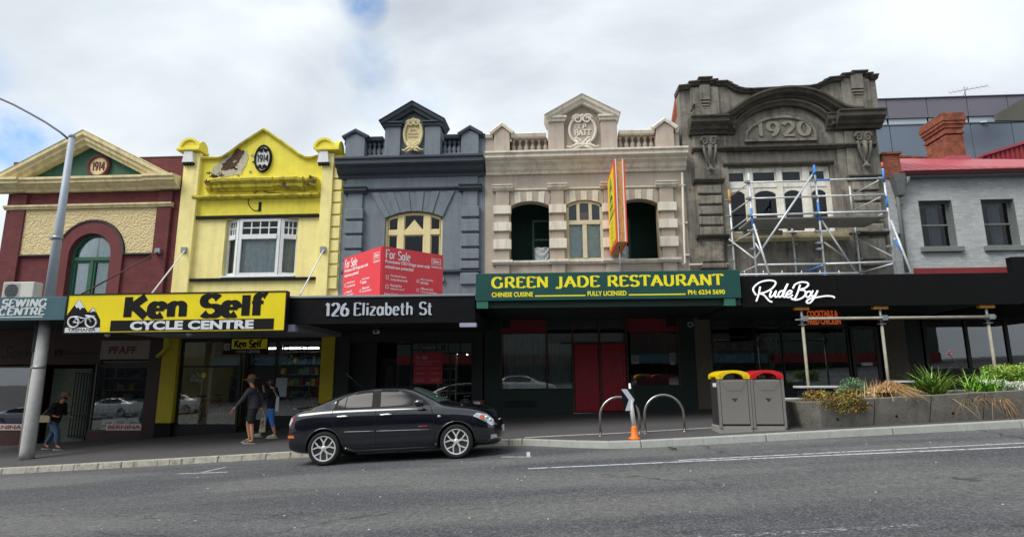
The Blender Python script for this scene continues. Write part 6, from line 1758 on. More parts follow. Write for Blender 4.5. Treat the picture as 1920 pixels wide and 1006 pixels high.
# =============================================================== 6. painted brick cottage
wbr = mat('white_painted_brick', 'b5b8b8', .85, .08, 3, .3, 40, streak=.2, dirt='858b90', brick=(.24, .082), mort=.82, patch=.3, pcol='c3c8ca', pscale=1.2)
sagegrey = mat('grey_green_trim', '6f7674', .6, .08, 4, streak=.2, dirt='4f5654')
redr = mat('red_roof_sheet', 'a8525a', .5, .08, 3, .05, 20, streak=.15, dirt='8a3a40')
redbk = mat('old_red_brick', '8c5440', .9, .5, 4, .6, 30, brick=(.22, .08), mort=.55, streak=.3, dirt='4a2a22', patch=.3, pcol='b0653a', pscale=3)
b6 = thing('brick_cottage', 'pale grey painted brick house with red sheet roof, brick chimney and sash windows', 'house', (13, YF, base(13)))
hx0, hx1 = cx1 + .004, 25
YH = YF + .0
gz_ = Z(1800, 333)
W1 = (X(1727, 420), X(1790, 420), Z(1760, 463), Z(1760, 376)); W2 = (X(1845, 420), X(1908, 420), Z(1870, 461), Z(1870, 372))
zwb = (W1[2] + W2[2]) / 2; zwt = (W1[3] + W2[3]) / 2
mb = MB(); wall(mb, hx0, hx1, 3.6, gz_, YH, .3, [(W1[0], W1[1], zwb, zwt, 0), (W2[0], W2[1], zwb, zwt, 0), (W2[0] + 2.8, W2[1] + 2.8, zwb, zwt, 0)]); mb.build('wall', wbr, b6)
for k in range(3):
    a, c = ((W1[0], W1[1]), (W2[0], W2[1]), (W2[0] + 2.8, W2[1] + 2.8))[k]
    mb = MB(); frame(mb, a + .003, c - .003, zwb + .003, zwt - .003, YH + .2, .07, .06); zm = Z(1760, 419)
    mb.box(a + .073, c - .073, YH + .19, YH + .24, zm - .03, zm + .02)
    w6 = mb.build('sash_window', sagegrey, b6)
    mb = MB(); mb.box(c - .012, c - .002, YH - .004, YH + .2, zwb, zwt); mb.box(a + .002, a + .012, YH - .004, YH + .2, zwb, zwt); mb.box(a + .013, c - .013, YH - .004, YH + .2, zwt - .012, zwt - .002); mb.build('reveal_lining', sagegrey, w6)
    pane(b6, a + .06, c - .06, zwb + .06, zwt - .06, YH + .23, G_DARK, parent=w6)
    mb = MB(); mb.box(a - .12, c + .12, YH - .12, YH + .2, zwb - .16, zwb - .001); mb.build('sill', sagegrey, w6, bevel=.01)
    curtain(b6, lerp(a, c, .4), lerp(a, c, .72), zwb + .1, zwt - .05, YH + .3, mat('dim_curtain', 'b5bec5', .9), 3, .06, parent=w6)
# roof
yr = 22.2; zr_ = Z(1690, 291, yr); zq = lerp(zr_, Z(1920, 306, yr), (hx1 - X(1690, 291, yr)) / (X(1920, 306, yr) - X(1690, 291, yr)))
zrx = lambda x: lerp(zr_, zq, (x - X(1688, 330)) / (hx1 - X(1688, 330)))
mb = MB(); rx = X(1688, 330) - .0
mb.hexa([(rx, YH - .3, gz_ + .1), (hx1, YH - .3, gz_ + .1), (hx1, yr, zq - .05), (rx, yr, zr_ - .05)], [(rx, YH - .3, gz_ + .16), (hx1, YH - .3, gz_ + .16), (hx1, yr, zq), (rx, yr, zr_)])
mb.hexa([(rx, yr, zr_ - .05), (hx1, yr, zq - .05), (hx1, 26, gz_ - .2), (rx, 26, gz_ - .2)], [(rx, yr, zr_), (hx1, yr, zq), (hx1, 26, gz_ - .14), (rx, 26, gz_ - .14)])
rf = mb.build('roof', redr, b6)
mb = MB()
for i in range(26):
    x = rx + .35 * i + .1
    if x < hx1: mb.hexa([(x, YH - .28, gz_ + .162), (x + .012, YH - .28, gz_ + .162), (x + .012, yr, zrx(x) + .002), (x, yr, zrx(x) + .002)], [(x, YH - .28, gz_ + .18), (x + .012, YH - .28, gz_ + .18), (x + .012, yr, zrx(x) + .02), (x, yr, zrx(x) + .02)])
mb.build('roof_seam', redr, rf)
mb = MB(); mb.sweep([(rx - .05, gz_ + .02), (hx1, gz_ + .02)], [(.2, 0), (.34, 0), (.38, .12), (.36, .14), (.2, .14)], YH); mb.build('gutter', mat('dark_red_gutter', '4a1c1e', .5), rf)
mb = MB(); mb.box(hx0 + .3, hx1, YH - .29, YH - .002, gz_ - .02, gz_ + .06); mb.build('eave_soffit', mat('grey_soffit', '6c7074', .8), rf)
# party wall: stepped brick at the left and brick ridge capping behind
mb = MB()
mb.box(X(1656, 300), X(1687, 300), YH - .02, YH + .6, Z(1670, 336), Z(1670, 290)); mb.box(X(1654, 300), X(1690, 300), YH - .08, YH + .6, Z(1670, 290) + .002, Z(1670, 286))
yw = yr + .0
mb.prism([(rx, zr_ - .4), (hx1, zq - .4), (hx1, zq + .12), (rx, zr_ + .12)], yw + .1, yw + .45)
mb.build('party_wall', redbk, b6, bevel=.01)
mb = MB(); 
for i in range(60):
    x = X(1687, 290, yw) + i * .12
    if x + .1 > hx1: break
    top = zrx(x) + .12
    mb.box(x, x + .1, yw + .05, yw + .5, top + .002, top + .1)
mb.build('brick_capping', redbk, b6, bevel=.008)
yc = 21.0
cxa, cxb = X(1777, 280, yc), X(1813, 280, yc)
mb = MB()
mb.box(cxa + .0, cxb - .05, yc, yc + 1.15, zr_ - 1.2, Z(1775, 253, yc))
for i, (ex, va, vb) in enumerate(((.04, 251, 246), (.0, 246, 240), (.05, 240, 234), (.09, 234, 228), (.12, 228, 220), (.08, 220, 212.5))):
    mb.box(cxa - ex, cxb - .05 + ex, yc - ex, yc + 1.15 + ex, Z(1775, va, yc) + .001, Z(1775, vb, yc))
mb.build('chimney', redbk, rf, bevel=.01)
mb = MB(); mb.box(cxa - .08, cxb + .03, yc - .08, yc + 1.2, zr_ - 1.2, Z(1775, 293, yc)); mb.build('chimney_flashing', redr, rf)
# rainwater head and downpipe
rh = thing('drainpipe', 'grey downpipe with rainwater head at the left end of the painted brick house', 'pipe', (X(1690, 500), YH - .1, 3.9))
mb = MB(); xa_, xb_ = X(1667, 350), X(1689, 350)
mb.hexa([(xa_ + .12, YH - .28, Z(1680, 371)), (xb_ - .06, YH - .28, Z(1680, 371)), (xb_ - .06, YH - .02, Z(1680, 371)), (xa_ + .12, YH - .02, Z(1680, 371))], [(xa_, YH - .34, Z(1680, 331)), (xb_ + .02, YH - .34, Z(1680, 331)), (xb_ + .02, YH - .02, Z(1680, 331)), (xa_, YH - .02, Z(1680, 331))])
mb.build('rainwater_head', mat('lead_grey', '5d5f61', .6, .2, 4, .2, 20), rh, bevel=.02)
mb = MB(); mb.tube([(X(1692, 337), YH - .3, Z(1692, 337)), (X(1693, 345), YH - .25, Z(1693, 346)), (X(1681, 362), YH - .12, Z(1681, 362)), (X(1681, 380), YH - .1, Z(1681, 375)), (X(1697, 512) + .0, YH - .1, Z(1697, 511))], .06, 10); mb.build('pipe', sagegrey, rh)
mb = MB()
for v in (385, 440): mb.box(X(1685, v) - .1, X(1685, v) + .1, YH - .12, YH - .003, Z(1685, v), Z(1685, v) + .04)
mb.build('bracket', sagegrey, rh)
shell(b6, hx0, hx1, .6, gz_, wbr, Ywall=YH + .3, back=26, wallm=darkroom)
a6 = awning(b6, kx1 + .0, kx2, kz0_, kz1_, blk, dgs)
mb = MB(); mb.box(X(1899, 500, YA + .7), kx2 + 5, YA + .7, YA + .9, kz0_ + .1, Z(1905, 481, YA + .7)); mb.box(kx2 + .1, kx2 + 5, YA + .91, YF - .01, kz0_ + .1, kz1_ - .2); mb.build('side_awning', blk, b6, bevel=.01)
mb = MB(); mb.box(X(1713, 506), X(1887, 506), YF - .04, YF - .002, Z(1800, 513), Z(1800, 502)); mb.build('red_band', mat('dark_red_band', '7d2a2c', .7), b6)
mb = MB(); mb.box(X(1888, 500), X(1906, 500), YF - .5, YF - .01, Z(1895, 512), Z(1895, 482)); mb.tube([(X(1884, 484), YF - .3, Z(1884, 486)), (X(1892, 482), YF - .3, Z(1892, 484))], .03, 6); mb.build('roof_vent', mat('dull_zinc', '8b959c', .5, .1, metal=.3), b6, bevel=.02)
# right-hand shopfront
mb = MB(); mb.box(X(1704, 690), X(1736, 690), YF + .02, YF + .3, .5, 3.4); mb.box(X(1736, 690), hx1, YF + .02, YF + .3, .6, Z(1800, 690)); mb.box(X(1736, 690), hx1, YF + .02, YF + .3, Z(1800, 598), 3.75); mb.box(X(1704, 690), X(1736, 690), YF + .02, YF + .3, 3.4, 3.75); mb.build('shopfront_wall', dkb, b6)
mb = MB()
for u in (1736, 1814, 1890): x = X(u, 650); mb.box(x, x + .1, YF + .03, YF + .1, Z(1800, 690), Z(1800, 598))
f6 = mb.build('window_frame', fr1, b6)
pane(b6, X(1737, 650), hx1 - .1, Z(1800, 690), Z(1800, 598), YF + .07, parent=f6)
mb = MB(); mb.prism([(X(1650, 575, YF - .6), Z(1650, 575, YF - .6)), (X(1778, 573, YF - .6), Z(1778, 573, YF - .6)), (X(1668, 590, YF - .6), Z(1668, 590, YF - .6))], YF - .62, YF - .58)
o = thing('green_valance', 'dull green triangular cloth hanging under the black awning', 'cloth', (X(1700, 580, YF - .6), YF - .6, Z(1700, 585, YF - .6))); mb.build('cloth', mat('dull_green_cloth', '2c4a3a', .8), o)
mb = MB(); mb.tube([(X(1650, 575, YF - .6), YF - .6, Z(1650, 574, YF - .6) + .02), (X(1778, 573, YF - .6), YF - .6, Z(1778, 572, YF - .6) + .02)], .012, 6); mb.build('cord', iron, o)

# modern office building behind
og = mat('office_panel', '6b7684', .35, .12, .15, 0, 10, metal=.2); og2 = mat('office_panel_brown', '6a6874', .4, .12, .2)
b7 = thing('office_building', 'modern office block clad in blue-grey panels with ribbon windows behind the red roof', 'building', (24, 34, 2))
YO = 34
zo = lambda v: Z(1780, v, YO)
oxa, oxb = X(1600, 300, YO), 52
mb = MB()
# floors: panel bands and glass ribbons
bands = [(183, 219, og2), (232, 300, og), (314, 384, og)]
mb2 = MB()
mb.box(oxa, oxb, YO + .3, YO + 20, 1, zo(185)); mb.build('core', mat('office_core', '3a3f48', .7), b7)
for (va, vb, m) in bands:
    l = MB(); n = 16; x = oxa
    i = 0
    while x < oxb:
        l.box(x + .02, x + 2.28, YO, YO + .12, zo(vb), zo(va)); x += 2.3
    l.build('cladding', m, b7, bevel=.01)
l = MB()
for (va, vb) in ((219, 232), (300, 314), (384, 400)):
    x = oxa
    while x < oxb:
        l.box(x + .05, x + 2.25, YO + .1, YO + .13, zo(vb) + .0, zo(va)); x += 2.3
l.build('ribbon_window', mat('ribbon_glass', '9fb0b8', .1, .1, .3, spec=.8), b7)
l = MB(); l.box(oxa, oxb, YO - .08, YO + .3, zo(183), zo(181.5)); l.box(oxa, oxb, YO - .05, YO + .1, zo(232.5), zo(231)); l.build('coping', mat('office_trim', '5f676f', .5), b7)
l = MB()
for u in (1640, 1740, 1842): x = X(u, 230, YO); l.box(x - .15, x + .15, YO - .15, YO - .06, zo(233), zo(230.5))
l.build('roof_fitting', whitep, b7)
# darker roof wedge at the right edge
l = MB(); l.prism([(X(1868, 214, YO - 2), Z(1868, 214, YO - 2)), (X(1925, 182, YO - 2), Z(1925, 180, YO - 2)), (X(1990, 182, YO - 2), Z(1990, 150, YO - 2)), (X(1990, 226, YO - 2), Z(1990, 226, YO - 2)), (X(1868, 226, YO - 2), Z(1868, 226, YO - 2))], YO - 2, YO - 1.85)
l.build('canopy_wedge', mat('olive_grey_panel', '55564e', .7, .1, 1), b7)
# red corrugated roof beyond the ridge
b8 = thing('red_roof_house', 'house roof of red corrugated sheet rising beyond the brick ridge at the right edge', 'roof', (20, 26, 5))
mb = MB(); Yq = 25.
A_ = P(1850, 293, Yq); B_ = P(1925, 270, Yq)
dx = B_.x - A_.x; dz = B_.z - A_.z
n = 60
L8 = 12.0
mb.prism([(A_.x, A_.z - 1.5), (A_.x + L8, A_.z - 1.5), (A_.x + L8, A_.z + dz / dx * L8), (A_.x, A_.z)], Yq + .02, Yq + .3)
mb.build('gable_end', mat('dull_red_sheet', '8a2f36', .6, .1, 2), b8)
mb = MB()
for i in range(n):
    x = A_.x + L8 * i / n; mb.box(x, x + L8 / n * .5, Yq - .02, Yq + .015, A_.z - 1.5, A_.z + dz / dx * (x - A_.x))
mb.build('corrugation', mat('dull_red_sheet', '8a2f36'), b8)
mb = MB(); mb.sweep([(A_.x - .2, A_.z - .02), (A_.x + L8, A_.z + dz / dx * L8)], [(-.4, 0), (.1, 0), (.12, .1), (-.4, .12)], Yq); mb.build('barge_cap', redr, b8)
# television aerial
o = thing('roof_aerial', 'thin television aerial standing on the office block roof', 'aerial', P(1811, 183, YO + 1))
p0 = P(1811, 184, YO + 1)
mb = MB(); mb.tube([p0, p0 + Vector((0, 0, .75))], .03, 6); mb.build('mast', galv, o)
mb = MB()
a = P(1780, 174, YO + 1); b_ = P(1852, 161, YO + 1); mb.tube([a, b_], .02, 5)
for i in range(9):
    q = a.lerp(b_, i / 8); mb.tube([q + Vector((-.12, -.3, -.25)), q + Vector((.12, .3, .25))], .012, 4)
mb.build('antenna', galv, o)
mb = MB(); mb.tube([p0 + Vector((-.25, 0, .02)), p0 + Vector((.2, 0, .7))], .02, 5); mb.build('stay', galv, o)

# =============================================================== scaffold on the awning
sc = thing('scaffold', 'steel tube scaffold with plank deck and blue taped standards in front of the cement building', 'scaffold', (7.8, 17.2, 3.7))
alu = mat('scaffold_tube', 'c6cacd', .4, .15, 10, .1, 60, metal=.2, streak=.2, dirt='5a5a58')
blue = mat('blue_tape', '3a7fc8', .5, .1); ytape = mat('yellow_end_paint', 'c9902c', .6, .1); rtape = mat('faded_red_paint', 'b06058', .6, .1)
Yf_, Yb_ = 16.9, 18.2
zlow = kz1_ + .0
def SP(cx_, cy_, Y): return P(1350 + cx_ * .22868, 300 + cy_ * .22863, Y)
def pole(a, b, name='standard', r=.03, extra=None):
    mb = MB(); mb.tube([a, b], r, 8); o_ = mb.build(name, alu, sc)
    if extra:
        for (t0, t1, m) in extra:
            l = MB(); q0, q1 = a.lerp(b, t0), a.lerp(b, t1); l.tube([q0, q1], r + .004, 8); l.build('tape', m, o_)
    return o_
def vert(cx_, cyt, cyb, Y, **k):
    t = SP(cx_, cyt, Y); bz = max(zlow - .35, 3.55); return pole(t, Vector((t.x, Y, zlow - .05)), **k)
vert(233, 110, 915, Yf_, extra=[(.3, .47, blue), (.85, .97, blue)])
vert(770, 42, 910, Yf_, extra=[(.0, .08, blue), (.3, .45, blue), (.84, .96, blue)])
vert(1327, 20, 890, Yf_, extra=[(0, .05, rtape), (.06, .16, blue), (.27, .36, blue), (.9, .98, blue)])
vert(72, 245, 885, Yb_, extra=[(0, .13, ytape)])
vert(590, 550, 930, Yb_); vert(1108, 540, 930, Yb_)
def seg(a, ya, b, yb, name='ledger', r=.026, **k): return pole(SP(a[0], a[1], ya), SP(b[0], b[1], yb), name, r, **k)
seg((245, 183), Yf_ - .05, (775, 172), Yf_ - .05); seg((790, 165), Yf_ - .05, (1335, 148), Yf_ - .05, extra=[(0, .2, blue)])
seg((258, 315), Yf_ - .05, (790, 298), Yf_ - .05); seg((800, 296), Yf_ - .05, (1355, 283), Yf_ - .05)
seg((262, 452), Yf_ - .05, (800, 436), Yf_ - .05, r=.034); seg((805, 434), Yf_ - .05, (1370, 420), Yf_ - .05, r=.034)
seg((310, 858), Yf_ - .05, (860, 850), Yf_ - .05, r=.03); seg((865, 850), Yf_ - .05, (1430, 833), Yf_ - .05, r=.03)
seg((165, 938), Yf_ - .3, (1135, 925), Yf_ - .3)
# end and depth members
for (a, b) in (((80, 300), (235, 190)), ((90, 435), (245, 325)), ((95, 572), (255, 455)), ((110, 675), (260, 590))): seg(a, Yb_, b, Yf_, r=.022)
for (a, b) in (((1085, 285), (1335, 150)), ((1100, 410), (1345, 290)), ((1105, 540), (1365, 430))): seg(a, Yb_, b, Yf_, r=.022)
seg((600, 550), Yb_, (775, 452), Yf_, r=.022)
seg((165, 925), Yb_, (300, 865), Yf_, r=.022); seg((640, 935), Yb_, (860, 855), Yf_, r=.022, extra=[(0, .9, blue)]); seg((1140, 925), Yb_, (1430, 845), Yf_, r=.022)
# braces
seg((785, 80), Yf_ - .1, (295, 800), Yf_ - .1, 'brace', .03, extra=[(0, .06, blue)])
seg((275, 525), Yf_ - .15, (405, 940), Yf_ - .5, 'brace', .03); seg((290, 680), Yf_ - .12, (345, 770), Yf_ - .2, 'brace', .024)
seg((830, 490), Yf_ + .1, (1120, 930), Yf_ + .6, 'brace', .03); seg((850, 672), Yf_ + .05, (1010, 790), Yf_ + .3, 'brace', .028, extra=[(0, 1, bam)])
seg((75, 650), Yb_, (285, 810), Yf_ + .3, 'brace', .026); seg((1085, 625), Yb_, (1415, 790), Yf_ + .3, 'brace', .026)
seg((1400, 495), Yf_ - .1, (1570, 925), Yf_ - .6, 'brace', .032); seg((1428, 640), Yf_ - .1, (1500, 760), Yf_ - .3, 'brace', .03, extra=[(.1, 1, blue)])
seg((1062, 215), Yb_ - .2, (1085, 415), Yb_ - .2, 'standard', .026)
# small upstands along the foot rail
for cx_ in (200, 355, 508, 668, 820, 975): seg((cx_, 905), Yf_ - .3, (cx_ + 2, 938), Yf_ - .3, 'upstand', .014)
# couplers
mb = MB()
for (cx_, cys) in ((238, (180, 315, 455, 580, 730)), (800, (165, 300, 435, 585, 730, 680)), (1340, (150, 285, 425, 575, 710))):
    t = SP({238: 233, 800: 770, 1340: 1327}[cx_], 300, Yf_)
    for cy_ in cys:
        z_ = SP(cx_, cy_, Yf_).z; mb.box(t.x - .06, t.x + .06, Yf_ - .07, Yf_ + .05, z_ - .035, z_ + .035); mb.box(t.x - .1, t.x + .1, Yf_ - .02, Yf_ + .02, z_ - .012, z_ + .012)
for (cx_, cys) in ((80, (330, 460, 580, 700, 825)), (600, (600, 690, 815)), (1115, (600, 680, 810))):
    t = SP({80: 72, 600: 590, 1115: 1108}[cx_], 500, Yb_)
    for cy_ in cys:
        z_ = SP(cx_, cy_, Yb_).z; mb.box(t.x - .09, t.x + .09, Yb_ - .04, Yb_ + .04, z_ - .02, z_ + .02)
mb.build('coupler', galv, sc, bevel=.006)
# deck
zd = SP(300, 470, Yf_).z; zd = (SP(260, 462, Yf_).z + SP(1365, 432, Yf_).z) / 2 - .05
xa_, xb_ = SP(262, 460, Yf_).x, SP(1370, 430, Yf_).x
mb = MB()
for i in range(5):
    y0 = Yf_ + .04 + i * .24
    for (p0_, p1_) in ((xa_, (xa_ + xb_) / 2 - .01), ((xa_ + xb_) / 2 + .01, xb_)): mb.box(p0_, p1_, y0, y0 + .225, zd - .05, zd)
mb.build('deck', mat('worn_plank_steel', '8f8c86', .7, .2, 5, .2, 30, streak=.2), sc, bevel=.005)
mb = MB(); mb.box(xa_ + .1, xa_ + 1.3, Yb_ - .14, Yb_ - .08, zd - .25, zd - .1); mb.build('timber', bam, sc, bevel=.005)
# =============================================================== signs of the two left shops
def board_root(name, label, cat, bl, br, group=None):
    a = math.atan2(-(br.z - bl.z), br.x - bl.x)
    o = thing(name, label, cat, bl, group, (0, a, 0))
    inv = ROOTM[o.name]
    def q(u, v, Y):
        p = inv @ P(u, v, Y); return (p.x, p.z)
    return o, q, math.hypot(br.x - bl.x, br.z - bl.z)
YK = 14.05
def KQ(cx_, cy_): return (110 + cx_ * .22917, 530 + cy_ * .22917)
bl, br = P(*KQ(45, 408), YK), P(*KQ(1842, 386), YK)
ks, q, kw = board_root('cycle_centre_sign', 'big yellow sign board with black Ken Self lettering and mountain and bicycle emblem', 'sign', bl, br)
def kq(cx_, cy_): return q(*KQ(cx_, cy_), YK)
top = (kq(70, 102)[1] + kq(1855, 74)[1]) / 2
mb = MB(); mb.box(0, kw, 0, .16, 0, top); bd = mb.build('board', mat('sign_yellow_main', 'e6d215', .42, .06, 2, streak=.06, dirt='8d8220'), ks, True, bevel=.006)
mb = MB()
for (a, c, d, e_) in ((-.02, kw + .02, -.03, -.001), (-.02, kw + .02, top + .001, top + .03), (-.025, -.001, 0, top), (kw + .001, kw + .025, 0, top)): mb.box(a, c, -.015, .17, d, e_)
mb.build('frame', iron, bd, True)
mb = MB(); b0, b1_ = kq(418, 395), kq(1763, 290); mb.box(b0[0], b1_[0], -.006, -.001, b0[1], b1_[1]); mb.build('black_bar', blackp, bd, True)
mb = MB(); a0, a1 = kq(528, 280), kq(1685, 98)
letters(mb, 'Ken Self', a0[0], a0[1], 0, a1[1] - a0[1], a1[0] - a0[0], .3, .17, .0, .008, gap=.03); mb.build('lettering', blackp, bd, True, fix=False)
mb = MB(); a0, a1 = kq(582, 388), kq(1600, 300); text(mb, 'CYCLE CENTRE', a0[0], a0[1] - .0, -.006, h=a1[1] - a0[1], w=a1[0] - a0[0], bold=.05, ext=.006, spacing=1.05); mb.build('lettering', whl, bd, True, fix=False)
mb = MB(); mb.prism([kq(*p_) for p_ in ((62, 272), (170, 130), (240, 242), (288, 197), (340, 302), (338, 364), (50, 364))], -.005, -.001, 0)
mb.prism([kq(*p_) for p_ in ((134, 185), (171, 134), (214, 204), (190, 203), (178, 222), (165, 200), (150, 207))], -.009, -.0051, 1)
mb.prism([kq(*p_) for p_ in ((256, 242), (288, 200), (306, 240), (290, 230), (272, 238))], -.009, -.0051, 1)
k0, k1 = kq(48, 406), kq(338, 365); mb.box(k0[0], k1[0], -.006, -.0012, k0[1], k1[1], 1)
text(mb, 'TASMANIA', k0[0] + .08, k0[1] + .02, -.006, h=(k1[1] - k0[1]) * .72, w=(k1[0] - k0[0]) * .8, bold=.0, ext=.004, mi=0)
def kl(pts, r=.02): mb.tube([(kq(*p_)[0], -.016, kq(*p_)[1]) for p_ in pts], r, 6, 1)
for (wx, wy_) in ((125, 322), (268, 322)): kl([(wx + 43 * math.cos(i * PI / 10), wy_ + 43 * math.sin(i * PI / 10)) for i in range(21)], .022)
kl([(125, 322), (160, 282), (185, 330), (125, 322)], .018); kl([(160, 282), (225, 292), (185, 330)], .018); kl([(225, 292), (245, 272), (268, 322)], .02); kl([(225, 268), (300, 275)], .02); kl([(138, 278), (178, 282)], .026); kl([(160, 284), (150, 300)], .016)
mb.build('emblem', [blackp, whl], bd, True, fix=False)
# dark return and stays
for (u0, v0, u1, v1, lab) in ((347, 469, 283, 552, 'pale stay rod running down left from the yellow left pilaster'), (607, 468, 563, 552, 'pale stay rod running down left from the yellow right pilaster'), (298, 471, 153, 551, 'dull brown stay rod running across the maroon brick wall')):
    a = P(u0, v0, YF - .1); b_ = P(u1, v1, YA + .3)
    o = thing('awning_stay', lab, 'rod', a, 'stay rods holding the shop awnings')
    mb = MB(); mb.tube([a, b_], .022, 6); mb.build('rod', whitep if u0 != 298 else brn, o)
    mb = MB(); mb.box(a.x - .09, a.x + .09, YF - .2, YF - .11 if u0 != 298 else YF - .101, a.z - .09, a.z + .09); mb.build('wall_plate', galv, o)
# sewing centre sign
o = thing('sewing_sign', 'teal fascia lettering reading SEWING CENTRE in pale letters over a pale underline', 'sign', (X(-20, 590, YA), YA - .02, Z(40, 598, YA)))
lt = mat('pale_sign_letter', 'c2c8c9', .6, .05)
mb = MB(); U = lambda u: X(u, 580, YA)
def zl_(v): return Z(40, v, YA)
letters(mb, 'SEWING', U(1), zl_(574.5), YA, zl_(561) - zl_(574.5), U(86) - U(1), .26, .14, .1, .008, shear=.14)
letters(mb, 'CENTRE', U(-2), zl_(590), YA, zl_(577) - zl_(590), U(84) - U(-2), .26, .14, .1, .008, shear=.14)
mb.box(U(-70), U(82), YA - .006, YA, zl_(595), zl_(593)); mb.build('lettering', lt, o, fix=False)
# air conditioner on the awning
ya = 15.9
o = thing('air_conditioner', 'cream outdoor air conditioner unit with round fan grille on the teal awning', 'air conditioner', (X(40, 560, ya), ya, Z(40, 557, ya)))
x0_, x1_, zb_, zt_ = X(4, 545, ya), X(62, 545, ya), Z(35, 562, ya), Z(35, 528, ya)
wm = mat('casing_white', 'c3c4bd', .5, .05, 4, streak=.1)
mb = MB(); mb.box(x0_, x1_, ya, ya + .32, zb_, zt_); mb.build('casing', wm, o, bevel=.02)
mb = MB(); fx = lerp(x0_, x1_, .3); fz_ = (zb_ + zt_) / 2
mb.ellipse(fx, fz_, .2, .2, ya - .01, ya - .001)
for k in range(7):
    h_ = .27 * math.cos((k - 3) / 3.5 * 1.2)
mb.build('fan', mat('fan_dark', '3c3d3d', .6), o)
mb = MB()
for k in range(9): mb.box(fx - .24, fx + .24, ya - .03, ya - .018, fz_ - .22 + k * .055, fz_ - .21 + k * .055)
mb.build('grille', galv, o)
mb = MB(); mb.box(x0_ + .05, x1_ - .05, ya + .02, ya + .3, zb_ - .2, zb_ - .002); mb.build('foot', iron, o)

# =============================================================== street lamp at the left
o = thing('street_lamp', 'tall tapered grey steel lamp post with thin curved arm reaching left', 'lamp post', (-13.12, 14.75, walkz(-13.12, 14.75)))
yl = 14.75; pb = P(49, 863, yl); pt = P(132, 256, yl)
zg = walkz(pb.x, yl)
pole_m = mat('painted_steel_post', '9ba5b0', .5, .08, 3, .05, 30, streak=.15, dirt='5e646a')
conc_m = mat('weathered_post_base', 'a3a3a2', .75, .15, 6, .2, 40, streak=.3, dirt='5a5a58')
x = pb.x
zmid = 3.2
mb = MB(); mb.tube([(x, yl, zg), (x, yl, zg + .2), (x, yl, zmid)], [.165, .16, .135], 16); mb.build('lower_post', conc_m, o)
mb = MB(); mb.tube([(x, yl, zmid + .002), (x, yl, pt.z)], [.13, .075], 16); mb.lathe([(.085, 0), (.085, .08), (.05, .1)], (x, yl, pt.z - .04), seg=14); mb.build('post', pole_m, o)
mb = MB()
for zz in (1.9, 5.35): mb.lathe([(.15, 0), (.15, .07)] if zz < 3 else [(.13, 0), (.13, .09)], (x, yl, zz), seg=14); mb.box(x - .2, x - .1, yl - .05, yl + .05, zz, zz + .08)
mb.build('band', galv, o)
arm = [P(u, v, yl) for u, v in ((130, 262), (112, 247), (85, 229), (55, 212), (25, 196), (0, 185), (-60, 165), (-110, 155))]
mb = MB(); mb.tube(arm, .028, 8); mb.build('arm', mat('dark_arm', '5a5560', .5), o)
e_ = arm[-1]
mb = MB(); mb.sphere((e_.x - .25, e_.y, e_.z), .3, 1.3, .5, .35, n=8); mb.build('lamp_head', pole_m, o)
o = thing('service_pipe', 'dull grey pipe running up just behind the street lamp under the awning', 'pipe', (X(62, 700, 15.6), 15.6, walkz(-13.6, 15.6)))
px_ = X(62, 680, 15.6)
mb = MB(); mb.tube([(px_, 15.6, walkz(px_, 15.6)), (px_, 15.6, Z(62, 660, 15.6))], .05, 10); mb.build('lower_pipe', conc_m, o)
mb = MB(); mb.tube([(px_, 15.6, Z(62, 660, 15.6) + .002), (px_, 15.6, aw1z0 + .12)], .075, 10); mb.build('pipe', mat('dull_grey_pipe', '5e6064', .7, .15), o)

